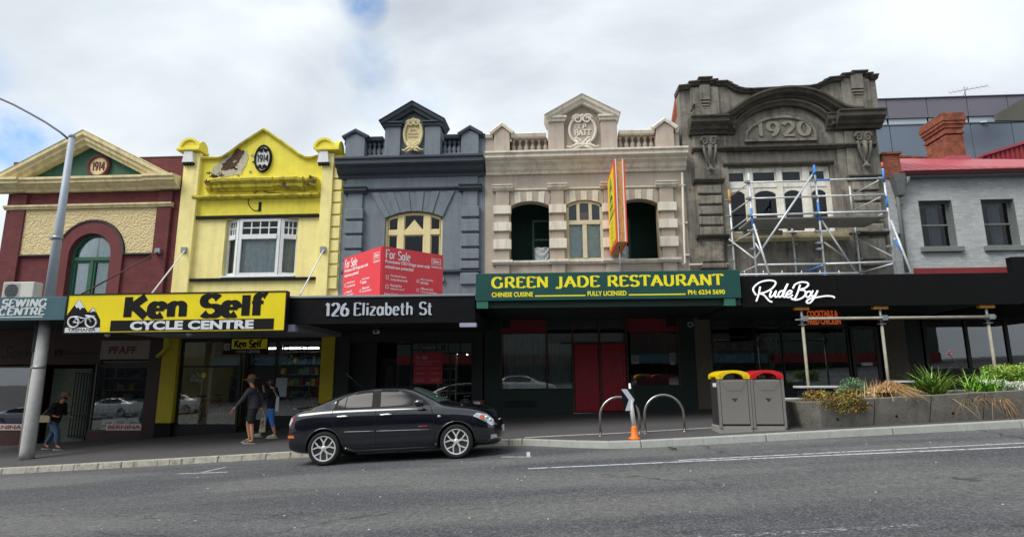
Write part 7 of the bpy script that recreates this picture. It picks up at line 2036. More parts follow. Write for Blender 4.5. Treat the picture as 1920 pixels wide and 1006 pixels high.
# =============================================================== litter bins
steel = mat('brushed_steel', 'b8b4ae', .22, .06, 2, .03, 200, metal=.75)
steeld = mat('dark_steel', '4b4b4c', .45, .1, 3, metal=.5)
def litter_bin(lab, hood_col, xa_, xb_, yfr, dep, z0, z1, zg_):
    o = thing('litter_bin', lab, 'bin', ((xa_ + xb_) / 2, yfr, zg_), 'pair of steel street bins')
    mb = MB(); mb.box(xa_ + .03, xb_ - .03, yfr + .02, yfr + dep, z0 + .1, z1); mb.build('body', steeld, o, bevel=.01)
    mb = MB(); mb.box(xa_ + .06, xb_ - .06, yfr - .012, yfr + .019, z0 + .14, z1 - .02)
    m = (xa_ + xb_) / 2; H = z1 - z0
    mb.prism([(xa_ + .07, z1 - .03), (xb_ - .07, z1 - .03), (xb_ - .2, z1 - H * .22), (xa_ + .2, z1 - H * .22)], yfr - .022, yfr - .013)
    d_ = mb.build('door', steel, o, bevel=.008)
    mb = MB(); mb.prism([(m - .06, z1 - H * .37), (m + .06, z1 - H * .37), (m, z1 - H * .44)], yfr - .02, yfr - .0125); mb.build('latch', steeld, d_)
    mb = MB()
    for x in (xa_, xb_ - .05): mb.box(x, x + .05, yfr - .02, yfr + .03, z0 + .06, z1 + .01)
    mb.build('corner_post', steel, o, bevel=.006)
    mb = MB(); mb.box(xa_ + .0, xb_, yfr - .0, yfr + dep, z0 - .06, z0 + .1); mb.build('plinth', mat('bin_plinth', '8c8a86', .6), o, bevel=.01)
    hm = mat('hood_' + hood_col, hood_col, .35, .05, coat=.3)
    # arched hood, open towards street and footpath
    n = 14; r = (xb_ - xa_) / 2; ri_ = .3
    mb = MB()
    outer = [(m - r * math.cos(PI * i / n), z1 + .07 + ri_ * .36 * math.sin(PI * i / n)) for i in range(n + 1)]
    for (y0, y1) in ((yfr - .03, yfr + .1), (yfr + dep - .1, yfr + dep + .03)):
        inner_ = [(m - (r - .12) * math.cos(PI * i / n), z1 + .0 + (ri_ * .5 - .03) * math.sin(PI * i / n)) for i in range(n + 1)]
        for i in range(n): mb.prism([inner_[i], inner_[i + 1], outer[i + 1], outer[i]], y0, y1)
        mb.box(m - r, m - r + .12, y0, y1, z1 + .0, z1 + .07); mb.box(m + r - .12, m + r, y0, y1, z1, z1 + .07)
    mb.build('hood', hm, o, bevel=.008)
    mb = MB()
    for i in range(n): mb.prism([(outer[i][0], outer[i][1] - .025), (outer[i + 1][0], outer[i + 1][1] - .025), outer[i + 1], outer[i]], yfr + .101, yfr + dep - .101)
    mb.build('hood_top', hm, o)
    mb = MB(); mb.box(xa_ + .1, xb_ - .1, yfr + .15, yfr + dep - .15, z1 - .3, z1 + .02); mb.build('liner', iron, o)
    return o
yb_ = 12.55
pL, pM, pR = P(1350, 805, yb_), P(1413, 803, yb_), P(1476, 800, yb_)
zg_ = walkz(pM.x, yb_ + .3)
zt_ = P(1410, 710, yb_).z
ob = litter_bin('steel street bin with yellow arched hood, left of the red one', 'e8c814', pL.x, pM.x - .004, yb_, .62, zg_ + .0, zt_, zg_)
litter_bin('steel street bin with red arched hood, right of the yellow one', 'c81e22', pM.x + .004, pR.x, yb_, .62, zg_ + .0, zt_, zg_)
mb = MB(); mb.box(pL.x + .021, pL.x + .028, yb_ + .15, yb_ + .4, zt_ - .16, zt_ - .08)
for k in range(5): mb.box(pL.x + .016, pL.x + .0205, yb_ + .17 + k * .045, yb_ + .2 + k * .045, zt_ - .14, zt_ - .1)
mb.build('badge', whitep, ob)

# =============================================================== bicycle hoops
stainless = mat('stainless_tube', '9c9a96', .25, .05, 6, metal=.85)
def hoop(lab, uL, uR, v_top, vb, y):
    a, b_ = P(uL, vb, y), P(uR, vb, y); zt = P((uL + uR) / 2, v_top, y).z - .02
    zg_ = walkz((a.x + b_.x) / 2, y); r = (b_.x - a.x) / 2; cx_ = (a.x + b_.x) / 2; zc = zt - r
    o = thing('bicycle_hoop', lab, 'bicycle rack', (cx_, y, zg_), 'steel bicycle hoops on the footpath')
    mb = MB(); mb.tube([(a.x, y, walkz(a.x, y))] + [(cx_ - r * math.cos(PI * i / 20), y, zc + r * math.sin(PI * i / 20)) for i in range(21)] + [(b_.x, y, walkz(b_.x, y))], .028, 10); mb.build('tube', stainless, o)
    for x in (a.x, b_.x):
        l = MB(); l.lathe([(.07, 0), (.07, .012), (.04, .02)], (x, y, walkz(x, y)), seg=14); l.build('foot_plate', stainless, o)
hoop('curved steel bicycle hoop partly hidden behind the arrow marker', 1126, 1200, 742, 814, 13.1)
hoop('curved steel bicycle hoop between the arrow marker and the bins', 1210, 1284, 738, 810, 13.1)
# arrow marker on orange base
ym = 12.35
pm = P(1190, 825, ym); zg_ = walkz(pm.x, ym)
o = thing('arrow_marker', 'white post on orange base carrying a black plate with white chevron', 'sign', (pm.x, ym, zg_))
orp = mat('hazard_orange', 'e0701a', .5, .08)
mb = MB(); mb.lathe([(.13, 0), (.13, .02), (.07, .06), (.06, .22), (.045, .26)], (pm.x, ym, zg_), seg=16); mb.build('base', orp, o)
tx = P(1180, 730, ym)
mb = MB(); lean = -.08
mb.tube([(pm.x, ym, zg_ + .255), (pm.x + lean * .45, ym, zg_ + .62), (pm.x + lean * .6, ym + .06, zg_ + 1.1)], [.045, .045, .02], 10); mb.build('post', mat('marker_white', 'd6d6d2', .5, .04), o)
pl0, pl1 = P(1167, 770, ym - .06), P(1190, 728, ym - .06)
zA, zB_ = pl0.z, pl1.z
mb = MB(); mb.hexa([(pl0.x + .02, ym - .1, zA), (pl0.x + .3, ym + .03, zA), (pl0.x + .3, ym + .04, zA), (pl0.x + .02, ym - .09, zA)], [(pl0.x - .02, ym - .1, zB_), (pl0.x + .26, ym + .03, zB_), (pl0.x + .26, ym + .04, zB_), (pl0.x - .02, ym - .09, zB_)])
pl_ = mb.build('plate', blackp, o)
mb = MB()
def pc(s, t): x = lerp(pl0.x + .02, pl0.x - .02, t) + .28 * s; return (x, ym - .1 + .13 * s - .006, lerp(zA, zB_, t))
poly = [(.12, .02), (.52, .02), (.93, .5), (.46, .98), (.02, .98), (.5, .5)]
vs = [pc(*p_) for p_ in poly]; vs2 = [(a, b_ + .005, c) for a, b_, c in vs]
mb.add(vs + vs2, [(0, 1, 2, 5), (5, 2, 3, 4), (11, 8, 7, 6), (10, 9, 8, 11)] + [(i, (i + 1) % 6, 6 + (i + 1) % 6, 6 + i) for i in range(6)]); mb.build('chevron', mat('reflective_white', 'c8d0dc', .4, .03), pl_)

# =============================================================== planter troughs
cplan = mat('board_marked_concrete', '78766e', .88, .2, 3, .4, 25, streak=.6, dirt='34352e', patch=.25, pcol='82807a', pscale=2)
soil = mat('soil', '3a2f26', .95, .3, 20, .8, 60)
def yfp(x): return 12.55
segs_ = [(1503, 1633), (1634.5, 1738), (1739.5, 1838), (1839.5, 1960)]
labs = ['concrete planter trough with rounded end nearest the bins, under the green bush', 'second concrete planter trough from the bins, under the dry brown grass', 'third concrete planter trough from the bins, under the strappy flax', 'concrete planter trough at the right edge under the white flowers']
PT = []
for (ua, ub), lab in zip(segs_, labs):
    xa_, xb_ = X(ua, 790, 12.7), X(ub, 790, 12.7); zc_ = walkz((xa_ + xb_) / 2, 13)
    o = thing('planter_trough', lab, 'planter', ((xa_ + xb_) / 2, 13, zc_), 'row of concrete planter troughs')
    za, zb_ = walkz(xa_, 12.7) - .03, walkz(xb_, 12.7) - .03; H = .56
    y0, y1 = 12.55, 13.75
    mb = MB()
    if ua == 1503:
        ins = [(xa_ + .05, y0 + .25), (xa_ + .35, y0 + .06), (xb_, y0 + .06), (xb_, y1), (xa_ + .05, y1)]
        ous = [(xa_ - .1, y0 + .1), (xa_ + .28, y0 - .1), (xb_, y0 - .1), (xb_, y1 + .1), (xa_ - .1, y1 + .1)]
    else:
        ins = [(xa_, y0 + .06), (xb_, y0 + .06), (xb_, y1), (xa_, y1)]
        ous = [(xa_, y0 - .1), (xb_, y0 - .1), (xb_, y1 + .1), (xa_, y1 + .1)]
    n = len(ins)
    def gz2(x): return lerp(za, zb_, (x - xa_) / (xb_ - xa_))
    lo = [(x, y, gz2(x)) for x, y in ins]; hi = [(x, y, gz2(x) + H) for x, y in ous]
    cxm_ = sum(p_[0] for p_ in ous) / n; cym_ = sum(p_[1] for p_ in ous) / n
    inn = [(cxm_ + (x - cxm_) * .9, cym_ + (y - cym_) * .83, gz2(x) + H) for x, y in ous]
    inb = [(a, b_, c - .12) for a, b_, c in inn]
    vs = lo + hi + inn + inb; fs = [tuple(range(n - 1, -1, -1))]
    for i in range(n):
        j = (i + 1) % n
        fs += [(i, j, n + j, n + i), (n + i, n + j, 2 * n + j, 2 * n + i), (2 * n + i, 2 * n + j, 3 * n + j, 3 * n + i)]
    mb.add(vs, fs); mb.build('trough', cplan, o, bevel=.015)
    mb = MB(); mb.add([(a, b_, c + .02) for a, b_, c in inb], [tuple(range(n))]); mb.build('soil', soil, o, fix=False)
    mb = MB(); hx = xa_ + .35 if ua == 1503 else xa_ + .12
    mb.lathe([(.025, 0), (.03, .01)], (hx + .3, y0 + .0, gz2(hx) + .2), 'Y', 10); mb.build('drain_hole', iron, o)
    PT.append((xa_, xb_, gz2, H))
def leafm(name, c, v=.3, rough=.55):
    l = [min(.8, x * 1.35) for x in lin(c)]
    return mat(name, l, rough, v, 9)
def blades(name, lab, cat, x, y, z, n, ln, wd, lean, m, seed, droop=.5, dirx=0, spread=.12, group=None, up=1.0):
    r = random.Random(seed); o = None
    mb = MB()
    for i in range(n):
        a = r.uniform(0, 2 * PI); L_ = ln * r.uniform(.6, 1.1); le = lean * r.uniform(.3, 1.2)
        bx, by = x + r.gauss(0, spread), y + r.gauss(0, spread)
        dx_, dy_ = math.cos(a) + dirx, math.sin(a) - abs(dirx) * .4
        pts = []
        for k in range(6):
            t = k / 5; h = L_ * (t * up - droop * t * t * le); out_ = L_ * le * t ** 1.4
            pts.append(Vector((bx + dx_ * out_, by + dy_ * out_, z + h)))
        s_ = Vector((-math.sin(a), math.cos(a), 0)) * wd
        vs = []
        for k, p_ in enumerate(pts):
            w_ = (1 - (k / 5) ** 2) + .04
            vs += [p_ + s_ * w_, p_ - s_ * w_]
        mb.add(vs, [(2 * k, 2 * k + 1, 2 * k + 3, 2 * k + 2) for k in range(5)], r.randrange(len(m)))
    return mb
def plant(name, lab, cat, loc, parts, group=None):
    o = thing(name, lab, cat, loc, group)
    for nm, mb, ms in parts: mb.build(nm, ms, o, fix=False)
    return o
def leaves(cx_, cy_, cz_, rx_, ry_, rz_, n, size, m, seed, surf=.5, nsub=9):
    r = random.Random(seed); mb = MB()
    subs = [(cx_ + r.uniform(-1, 1) * rx_ * .7, cy_ + r.uniform(-1, 1) * ry_ * .7, cz_ + r.uniform(-.8, 1) * rz_ * .7) for _ in range(nsub)]
    for i in range(n):
        s_ = r.choice(subs); d = Vector((r.gauss(0, 1), r.gauss(0, 1), r.gauss(0, 1))).normalized() * (r.random() ** .4)
        p_ = Vector((s_[0] + d.x * rx_ * .5, s_[1] + d.y * ry_ * .5, s_[2] + d.z * rz_ * .5))
        a = Vector((r.gauss(0, 1), r.gauss(0, 1), r.gauss(.4, 1))).normalized() * size * r.uniform(.6, 1.4); b_ = a.cross(Vector((r.gauss(0, 1), r.gauss(0, 1), r.gauss(0, 1)))).normalized() * size * .4
        mb.add([p_ - a, p_ + b_, p_ + a, p_ - b_], [(0, 1, 2, 3)], r.randrange(len(m)))
    return mb
def stems(cx_, cy_, z0, rx_, h, n, m, seed):
    r = random.Random(seed); mb = MB()
    for i in range(n): mb.tube([(cx_ + r.gauss(0, .04), cy_ + r.gauss(0, .04), z0), (cx_ + r.uniform(-1, 1) * rx_, cy_ + r.uniform(-1, 1) * rx_, z0 + h * r.uniform(.6, 1))], [.01, .004], 4)
    return mb
gA = [leafm('flax_green', '5a7a2c'), leafm('flax_green_light', '86a048'), leafm('flax_green_dark', '34501e')]
gB = [leafm('lime_green', '6a9a34'), leafm('bright_lime', '93b84a'), leafm('mid_green_leaf', '3f6a24')]
gS = [leafm('sage_green', '4c6b4a'), leafm('blue_green_leaf', '6b8a68'), leafm('dark_sage', '2f4630')]
gBr = [leafm('straw', 'b08c5c', .2, .8), leafm('dry_brown', '8a6640', .2, .8), leafm('pale_straw', 'cdb48a', .2, .8)]
gYe = [leafm('bronze_leaf', '7a6430'), leafm('olive_leaf', '4a5226'), leafm('dark_red_leaf', '5a3020'), leafm('gold_leaf', '8a7a34')]
gW = [leafm('grey_white_leaf', 'b8c0ae', .15), leafm('pale_sage', '8e9a7c', .15), leafm('white_petal', 'dcdcd2', .08)]
stm = mat('brown_stem', '4a3a28', .8)
def zt_at(x): return lerp(walkz(x, 12.7), walkz(x, 12.7), 0) + .5
def PX(u, v, Y=13.0): return P(u, v, Y)
p_ = PX(1555, 748); plant('trailing_plant', 'bronze and olive trailing plant spilling over the end of the first trough', 'plant', (p_.x, 12.75, p_.z), [('foliage', leaves(p_.x, 12.75, p_.z + .02, .58, .3, .2, 2600, .032, gYe, 1, nsub=14), gYe), ('trailing_foliage', leaves(p_.x + .02, 12.42, p_.z - .08, .5, .08, .2, 1300, .024, gYe, 2, nsub=16), gYe), ('stem', stems(p_.x, 12.8, p_.z - .2, .4, .3, 14, stm, 3), stm)])
p_ = PX(1590, 730, 13.2); plant('green_bush', 'small round grey-green bush in the first trough behind the bronze plant', 'bush', (p_.x, 13.2, p_.z - .2), [('foliage', leaves(p_.x, 13.2, p_.z + .0, .34, .3, .24, 3400, .022, gS, 4, nsub=14), gS), ('stem', stems(p_.x, 13.2, p_.z - .35, .25, .5, 16, stm, 5), stm)])
p_ = PX(1640, 745, 13.0)
plant('dry_grass', 'straw brown ornamental grass drooping right over the second trough', 'grass', (p_.x, 12.9, p_.z), [('seed_head', leaves(p_.x + .03, 13.0, p_.z + .05, .55, .3, .17, 3000, .022, gBr + gW[1:2], 6, nsub=14), gBr + gW[1:2]), ('blade', blades('', '', '', p_.x + .15, 12.8, p_.z + .12, 900, .42, .006, .8, gBr, 7, droop=1.5, dirx=1.0, spread=.1), gBr), ('upright_blade', blades('', '', '', p_.x, 13, p_.z - .05, 110, .45, .005, .4, gBr, 8, droop=.3, spread=.3), gBr)])
p_ = PX(1750, 752, 13.0)
plant('flax_plant', 'large spiky green flax with long arching leaves in the third trough', 'plant', (p_.x, 13, p_.z), [('blade', blades('', '', '', p_.x, 13.0, p_.z - .02, 250, .92, .017, .85, gA, 9, droop=.55, spread=.09), gA), ('dead_blade', blades('', '', '', p_.x, 13.0, p_.z - .02, 26, .7, .01, 1.3, gBr, 10, droop=.9, spread=.1), gBr)])
p_ = PX(1845, 742, 13.1)
plant('strap_plant', 'bright green strappy clump right of the large flax', 'plant', (p_.x, 13.1, p_.z), [('blade', blades('', '', '', p_.x, 13.1, p_.z - .05, 230, .72, .013, .8, gB, 11, droop=.6, spread=.14), gB), ('flower', leaves(p_.x + .1, 12.95, p_.z + .3, .22, .12, .05, 240, .018, gW[2:], 12), gW[2:])])
p_ = PX(1800, 760, 12.9)
plant('dry_grass', 'low dead russet grass lying between the flax and the bright green clump', 'grass', (p_.x, 12.8, p_.z), [('blade', blades('', '', '', p_.x + .1, 12.75, p_.z + .12, 160, .4, .004, 1.2, gBr[:2], 13, droop=1.5, spread=.2), gBr[:2]), ('trailing_blade', blades('', '', '', p_.x + .5, 12.6, p_.z + .1, 90, .4, .004, 1.3, gBr[:2], 14, droop=2, dirx=.4, spread=.1), gBr[:2])])
p_ = PX(1905, 722, 13.0)
plant('white_flowering_plant', 'silvery plant with tiny white flowers at the right edge of the trough', 'plant', (p_.x, 12.9, p_.z - .1), [('flower', leaves(p_.x + .05, 12.9, p_.z - .05, .42, .3, .14, 2600, .022, gW, 15, nsub=12), gW), ('foliage', leaves(p_.x + .0, 13.0, p_.z - .15, .45, .3, .16, 1400, .03, gS, 16, nsub=12), gS)])
p_ = PX(1905, 700, 13.3)
plant('lime_bush', 'yellow-green bush at the right edge behind the silvery flowering plant', 'bush', (p_.x, 13.4, p_.z - .3), [('foliage', leaves(p_.x, 13.4, p_.z - .02, .5, .3, .22, 3200, .028, gB + gYe[3:], 17, nsub=14), gB + gYe[3:]), ('stem', stems(p_.x, 13.4, p_.z - .5, .3, .5, 12, stm, 18), stm)])
p_ = PX(1775, 665, 13.6)
plant('flower_stalk', 'single tall stalk with faded pink flowers behind the flax', 'flower', (p_.x + .15, 13.5, p_.z - .5), [('stalk', (lambda m_: (m_.tube([(p_.x + .3, 13.5, p_.z - .55), (p_.x + .1, 13.5, p_.z - .15), (p_.x, 13.5, p_.z)], .008, 5), m_)[1])(MB()), stm), ('flower', leaves(p_.x, 13.5, p_.z + .03, .09, .08, .06, 140, .018, [mat('faded_pink', 'a8606a', .6)], 19, nsub=4), [mat('faded_pink', 'a8606a', .6)])])
# weed growing in the kerb joint
w_ = P(1268, 850, 11.3)
wz = road(w_.x)
plant('kerb_weed', 'small green weed sprawling on the asphalt beside the kerb', 'weed', (w_.x, 11.5, road(w_.x)), [('leaf', leaves(w_.x - .05, 11.5, wz + .02, .06, .3, .02, 130, .014, [gB[2], gS[2]], 20, nsub=8), [gB[2], gS[2]]), ('stem', stems(w_.x, 11.5, wz, .1, .05, 6, stm, 21), stm)])
# white-topped benches behind the planter
def bench(lab, ua, ub, v, y, h=.45):
    a, b_ = P(ua, v, y), P(ub, v, y); zt = a.z; zg_ = walkz(a.x, y)
    o = thing('bench', lab, 'bench', ((a.x + b_.x) / 2, y, zg_), 'white-topped benches outside the bar')
    mb = MB(); mb.box(a.x, b_.x, y, y + .38, zt - .05, zt); mb.build('seat', mat('bench_white', 'b9bcbd', .5, .05), o, bevel=.01)
    for x in (a.x + .06, b_.x - .14):
        l = MB(); l.box(x, x + .08, y + .06, y + .32, zg_, zt - .052); l.build('leg', dkb, o)
bench('white-topped bench nearest the bins, higher of the two by the trough end', 1499, 1590, 723, 14.0)
bench('low white-topped bench hidden mostly behind the first trough end', 1470, 1512, 746, 13.9)
bench('white-topped bench seen between the dry grass and the flax', 1676, 1716, 713, 14.4)

# =============================================================== car
def smoothed(mesh_v, mesh_f, levels=2):
    me = bpy.data.meshes.new('cage'); me.from_pydata(mesh_v, [], mesh_f)
    o = bpy.data.objects.new('cage', me); COL.objects.link(o)
    md = o.modifiers.new('s', 'SUBSURF'); md.levels = levels; md.render_levels = levels
    dg = bpy.context.evaluated_depsgraph_get()
    me2 = bpy.data.meshes.new_from_object(o.evaluated_get(dg))
    bpy.data.objects.remove(o)
    return me2
ST = [ # x, W, zb, zmid, zsh, ztop, green, wr
 (-.81, .52, .44, .52, .60, .66, 0, 0), (-.79, .69, .34, .5, .66, .72, 0, 0), (-.76, .76, .28, .5, .80, .93, 0, 0), (-.71, .795, .25, .55, .93, 1.06, 0, 0), (-.60, .832, .22, .6, .98, 1.10, 0, 0),
 (-.45, .855, .2, .6, 1.0, 1.12, 0, 0), (-.24, .868, .2, .6, 1.02, 1.17, 1, .60), (-.05, .873, .2, .6, 1.03, 1.26, 1, .585), (.16, .876, .2, .6, 1.03, 1.335, 1, .575), (.42, .878, .19, .6, 1.03, 1.405, 1, .57),
 (.75, .878, .18, .6, 1.025, 1.44, 1, .575), (1.1, .878, .18, .6, 1.02, 1.452, 1, .58), (1.42, .878, .18, .6, 1.015, 1.44, 1, .58), (1.68, .878, .18, .6, 1.01, 1.415, 1, .585), (1.92, .876, .18, .6, 1.0, 1.315, 1, .61),
 (2.15, .875, .18, .6, .99, 1.19, 1, .65), (2.36, .873, .19, .6, .97, 1.075, 0, 0), (2.64, .868, .2, .6, .935, 1.02, 0, 0), (2.95, .85, .2, .58, .90, .975, 0, 0), (3.2, .80, .19, .5, .83, .905, 0, 0), (3.36, .71, .2, .46, .74, .81, 0, 0), (3.45, .56, .22, .42, .6, .66, 0, 0), (3.49, .4, .28, .38, .48, .54, 0, 0)]
def car_cage():
    vs = []; fs = []
    for (x, W, zb_, zm, zs, zt, g, wr) in ST:
        if g:
            h = zt - zs
            pr = [(0, zb_), (.7 * W, zb_), (.95 * W, zb_ + .05), (W, zb_ + .2), (W, zm + .1), (.985 * W, zs - .1), (.945 * W, zs), (.885 * W, zs + .03), (wr + (.86 * W - wr) * .45, zs + h * .5), (wr + .03, zt - .085 * min(1, h / .3)), (wr * .86, zt - .025), (wr * .45, zt - .003), (0, zt)]
        else:
            h = zt - zs
            pr = [(0, zb_), (.7 * W, zb_), (.95 * W, zb_ + .05), (W, zb_ + (zm - zb_) * .5), (W, zm), (.985 * W, lerp(zm, zs, .7)), (.945 * W, zs), (.89 * W, zs + h * .35), (.8 * W, zs + h * .62), (.68 * W, zs + h * .8), (.5 * W, zs + h * .92), (.25 * W, zs + h * .98), (0, zt)]
        ring = [(x, -y, z) for y, z in pr] + [(x, y, z) for y, z in pr[-2:0:-1]]
        vs.append(ring)
    n = len(vs[0]); fl = [v for r_ in vs for v in r_]
    for i in range(len(vs) - 1):
        for k in range(n):
            l = (k + 1) % n; fs.append((i * n + k, i * n + l, (i + 1) * n + l, (i + 1) * n + k))
    fs.append(tuple(range(n))); fs.append(tuple((len(vs) - 1) * n + k for k in range(n - 1, -1, -1)))
    return fl, fs
CV, CF = car_cage()
body_me = smoothed(CV, CF, 3)
bmx = bmesh.new(); bmx.from_mesh(body_me); bmesh.ops.recalc_face_normals(bmx, faces=bmx.faces); bmx.to_mesh(body_me)
BVH = BVHTree.FromBMesh(bmx); bmx.free()
def cut_body(me):
    o = bpy.data.objects.new('b', me); COL.objects.link(o); cs = []
    for wx in (0, 2.64):
        for s_ in (-1, 1):
            m = MB(); m.lathe([(.368, -.25), (.368, .25)], (wx, s_ * .86, .335), 'Y', 48)
            c = m.build('cut', [iron], None); cs.append(c)
            md = o.modifiers.new('c', 'BOOLEAN'); md.operation = 'DIFFERENCE'; md.object = c; md.solver = 'EXACT'
    dg = bpy.context.evaluated_depsgraph_get()
    r = bpy.data.meshes.new_from_object(o.evaluated_get(dg))
    bpy.data.objects.remove(o)
    for c in cs: bpy.data.objects.remove(c)
    return r
paint = mat('black_car_paint', (.004, .005, .01), .25, .05, 3, spec=.2, coat=1.0)
paint.node_tree.nodes['Principled BSDF'].inputs['Coat Roughness'].default_value = .03; paint.node_tree.nodes['Principled BSDF'].inputs['Coat IOR'].default_value = 1.7
bm_cut = cut_body(body_me)
bm_cut.materials.clear(); bm_cut.materials.append(paint)
for p_ in bm_cut.polygons: p_.use_smooth = True; p_.material_index = 0
def hit_side(x, z, s_=-1):
    h = BVH.ray_cast(Vector((x, s_ * 2, z)), Vector((0, -s_, 0)));
    return h[0] if h[0] is not None else None
def patch(poly, axis, off, s_=-1, grid=.045, inset_thick=0):
    """polygon draped on the body: axis 'y' -> poly in (x,z); axis 'z' -> poly in (x,y)"""
    bm = bmesh.new()
    vv = [bm.verts.new((a, b_, 0)) for a, b_ in poly]; bm.faces.new(vv)
    x0, x1 = min(a for a, _ in poly), max(a for a, _ in poly); y0, y1 = min(b_ for _, b_ in poly), max(b_ for _, b_ in poly)
    for (lo, hi, nrm) in ((x0, x1, (1, 0, 0)), (y0, y1, (0, 1, 0))):
        k = int((hi - lo) / grid) + 1
        for i in range(1, k):
            c = lerp(lo, hi, i / k)
            bmesh.ops.bisect_plane(bm, geom=bm.verts[:] + bm.edges[:] + bm.faces[:], plane_co=(c * nrm[0], c * nrm[1], 0), plane_no=nrm)
    bad = []
    for v in bm.verts:
        a, b_ = v.co.x, v.co.y
        if axis == 'y': r_ = BVH.ray_cast(Vector((a, s_ * 2, b_)), Vector((0, -s_, 0)))
        else: r_ = BVH.ray_cast(Vector((a, b_, 3)), Vector((0, 0, -1)))
        if r_[0] is None: bad.append(v); continue
        v.co = r_[0] + r_[1] * off
    if bad: bmesh.ops.delete(bm, geom=bad, context='VERTS')
    bmesh.ops.triangulate(bm, faces=bm.faces)
    bm.verts.index_update()
    vs = [tuple(v.co) for v in bm.verts]; fs = [tuple(v.index for v in f.verts) for f in bm.faces]
    bm.free()
    return vs, fs
def drape_line(pts, axis='y', off=.002, s_=-1, n=5):
    o = []
    for i in range(len(pts) - 1):
        for k in range(n):
            t_ = k / n; o.append((lerp(pts[i][0], pts[i + 1][0], t_), lerp(pts[i][1], pts[i + 1][1], t_)))
    o.append(pts[-1]); r = []
    for a, b_ in o:
        h = BVH.ray_cast(Vector((a, s_ * 2, b_)), Vector((0, -s_, 0))) if axis == 'y' else BVH.ray_cast(Vector((a, b_, 3)), Vector((0, 0, -1)))
        if h[0] is not None: r.append(h[0] + h[1] * off)
    return r
chrome = mat('chrome', 'd8dadc', .12, .02, metal=1.0)
rubber = mat('tyre_rubber', '1b1b1b', .8, .1)
alloy = mat('alloy_wheel', 'd6d8da', .35, .04, metal=.4)
cglass = mat('car_glass', (.006, .008, .01), .14, .02, spec=.2)
cglass2 = mat('windscreen_glass', (.05, .085, .075), .05, .1, 2, spec=.6)
gapm = mat('door_gap', (.004, .004, .004), .8, 0)
lamp_m = mat('clear_lamp', 'b9bec6', .1, .3, 14, spec=.9, coat=1.0, metal=.4); amber = mat('amber_lens', 'd0641c', .3, .1, coat=.6); redl = mat('red_lens', '8a1418', .25, .1, coat=.8)
def make_wheel(o, wx, s_):
    c = (wx, s_ * .0, .325); y0 = s_ * .66; y1 = s_ * .868
    mb = MB(); prof = [(.235, y0), (.30, y0), (.325, y0 + s_ * .03), (.327, (y0 + y1) / 2), (.325, y1 - s_ * .03), (.305, y1 - s_ * .004), (.245, y1 - s_ * .004), (.235, y1 - s_ * .02)]
    mb.lathe(prof, c, 'Y', 48)
    w_ = mb.build('wheel', rubber, o, True)
    mb = MB()
    ys = y1 - s_ * .012
    ro_, rw = .243, .222
    n = 48
    vs = []
    for k in range(n):
        t_ = 2 * PI * k / n
        for (r_, y_) in ((ro_, ys + s_ * .008), (rw, ys + s_ * .004), (rw, ys - s_ * .1), (ro_, ys - s_ * .1)): vs.append((wx + r_ * math.cos(t_), y_, .325 + r_ * math.sin(t_)))
    fs = []
    for k in range(n):
        l = (k + 1) % n
        for a in range(4): b_ = (a + 1) % 4; fs.append((k * 4 + a, l * 4 + a, l * 4 + b_, k * 4 + b_))
    mb.add(vs, fs, 0, False)
    for k in range(5):
        ang = 2 * PI * k / 5 + PI / 2
        for d in (-1, 1):
            a0 = ang + d * .1; a1 = ang + d * .33
            p0 = (wx + .045 * math.cos(ang), .325 + .045 * math.sin(ang)); pm_ = (wx + .12 * math.cos(ang + d * .09), .325 + .12 * math.sin(ang + d * .09)); p1 = (wx + .226 * math.cos(a1), .325 + .226 * math.sin(a1))
            for (q0, q1, w0_, w1__, ya0, ya1) in ((p0, pm_, .022, .017, .012, .006), (pm_, p1, .017, .02, .006, .0)):
                dd = Vector((q1[0] - q0[0], q1[1] - q0[1])).normalized(); nx, nz = -dd.y, dd.x
                lo = [(q0[0] + nx * w0_, ys - s_ * .04, q0[1] + nz * w0_), (q0[0] - nx * w0_, ys - s_ * .04, q0[1] - nz * w0_), (q1[0] - nx * w1__, ys - s_ * .04, q1[1] - nz * w1__), (q1[0] + nx * w1__, ys - s_ * .04, q1[1] + nz * w1__)]
                hi = [(q0[0] + nx * w0_ * .7, ys + s_ * (ya0 - .008), q0[1] + nz * w0_ * .7), (q0[0] - nx * w0_ * .7, ys + s_ * (ya0 - .008), q0[1] - nz * w0_ * .7), (q1[0] - nx * w1__ * .7, ys + s_ * (ya1 - .006), q1[1] - nz * w1__ * .7), (q1[0] + nx * w1__ * .7, ys + s_ * (ya1 - .006), q1[1] + nz * w1__ * .7)]
                mb.hexa(lo, hi)
    mb.lathe([(.055, ys - s_ * .03), (.055, ys + s_ * .0), (.03, ys + s_ * .008)], (wx, 0, .325), 'Y', 20)
    mb.build('rim', alloy, w_, True)
    mb = MB(); mb.lathe([(.2, ys - s_ * .075), (.2, ys - s_ * .07)], (wx, 0, .325), 'Y', 30); mb.build('brake_disc', mat('brake_dark', '2c2c2c', .5, metal=.4), w_, True)
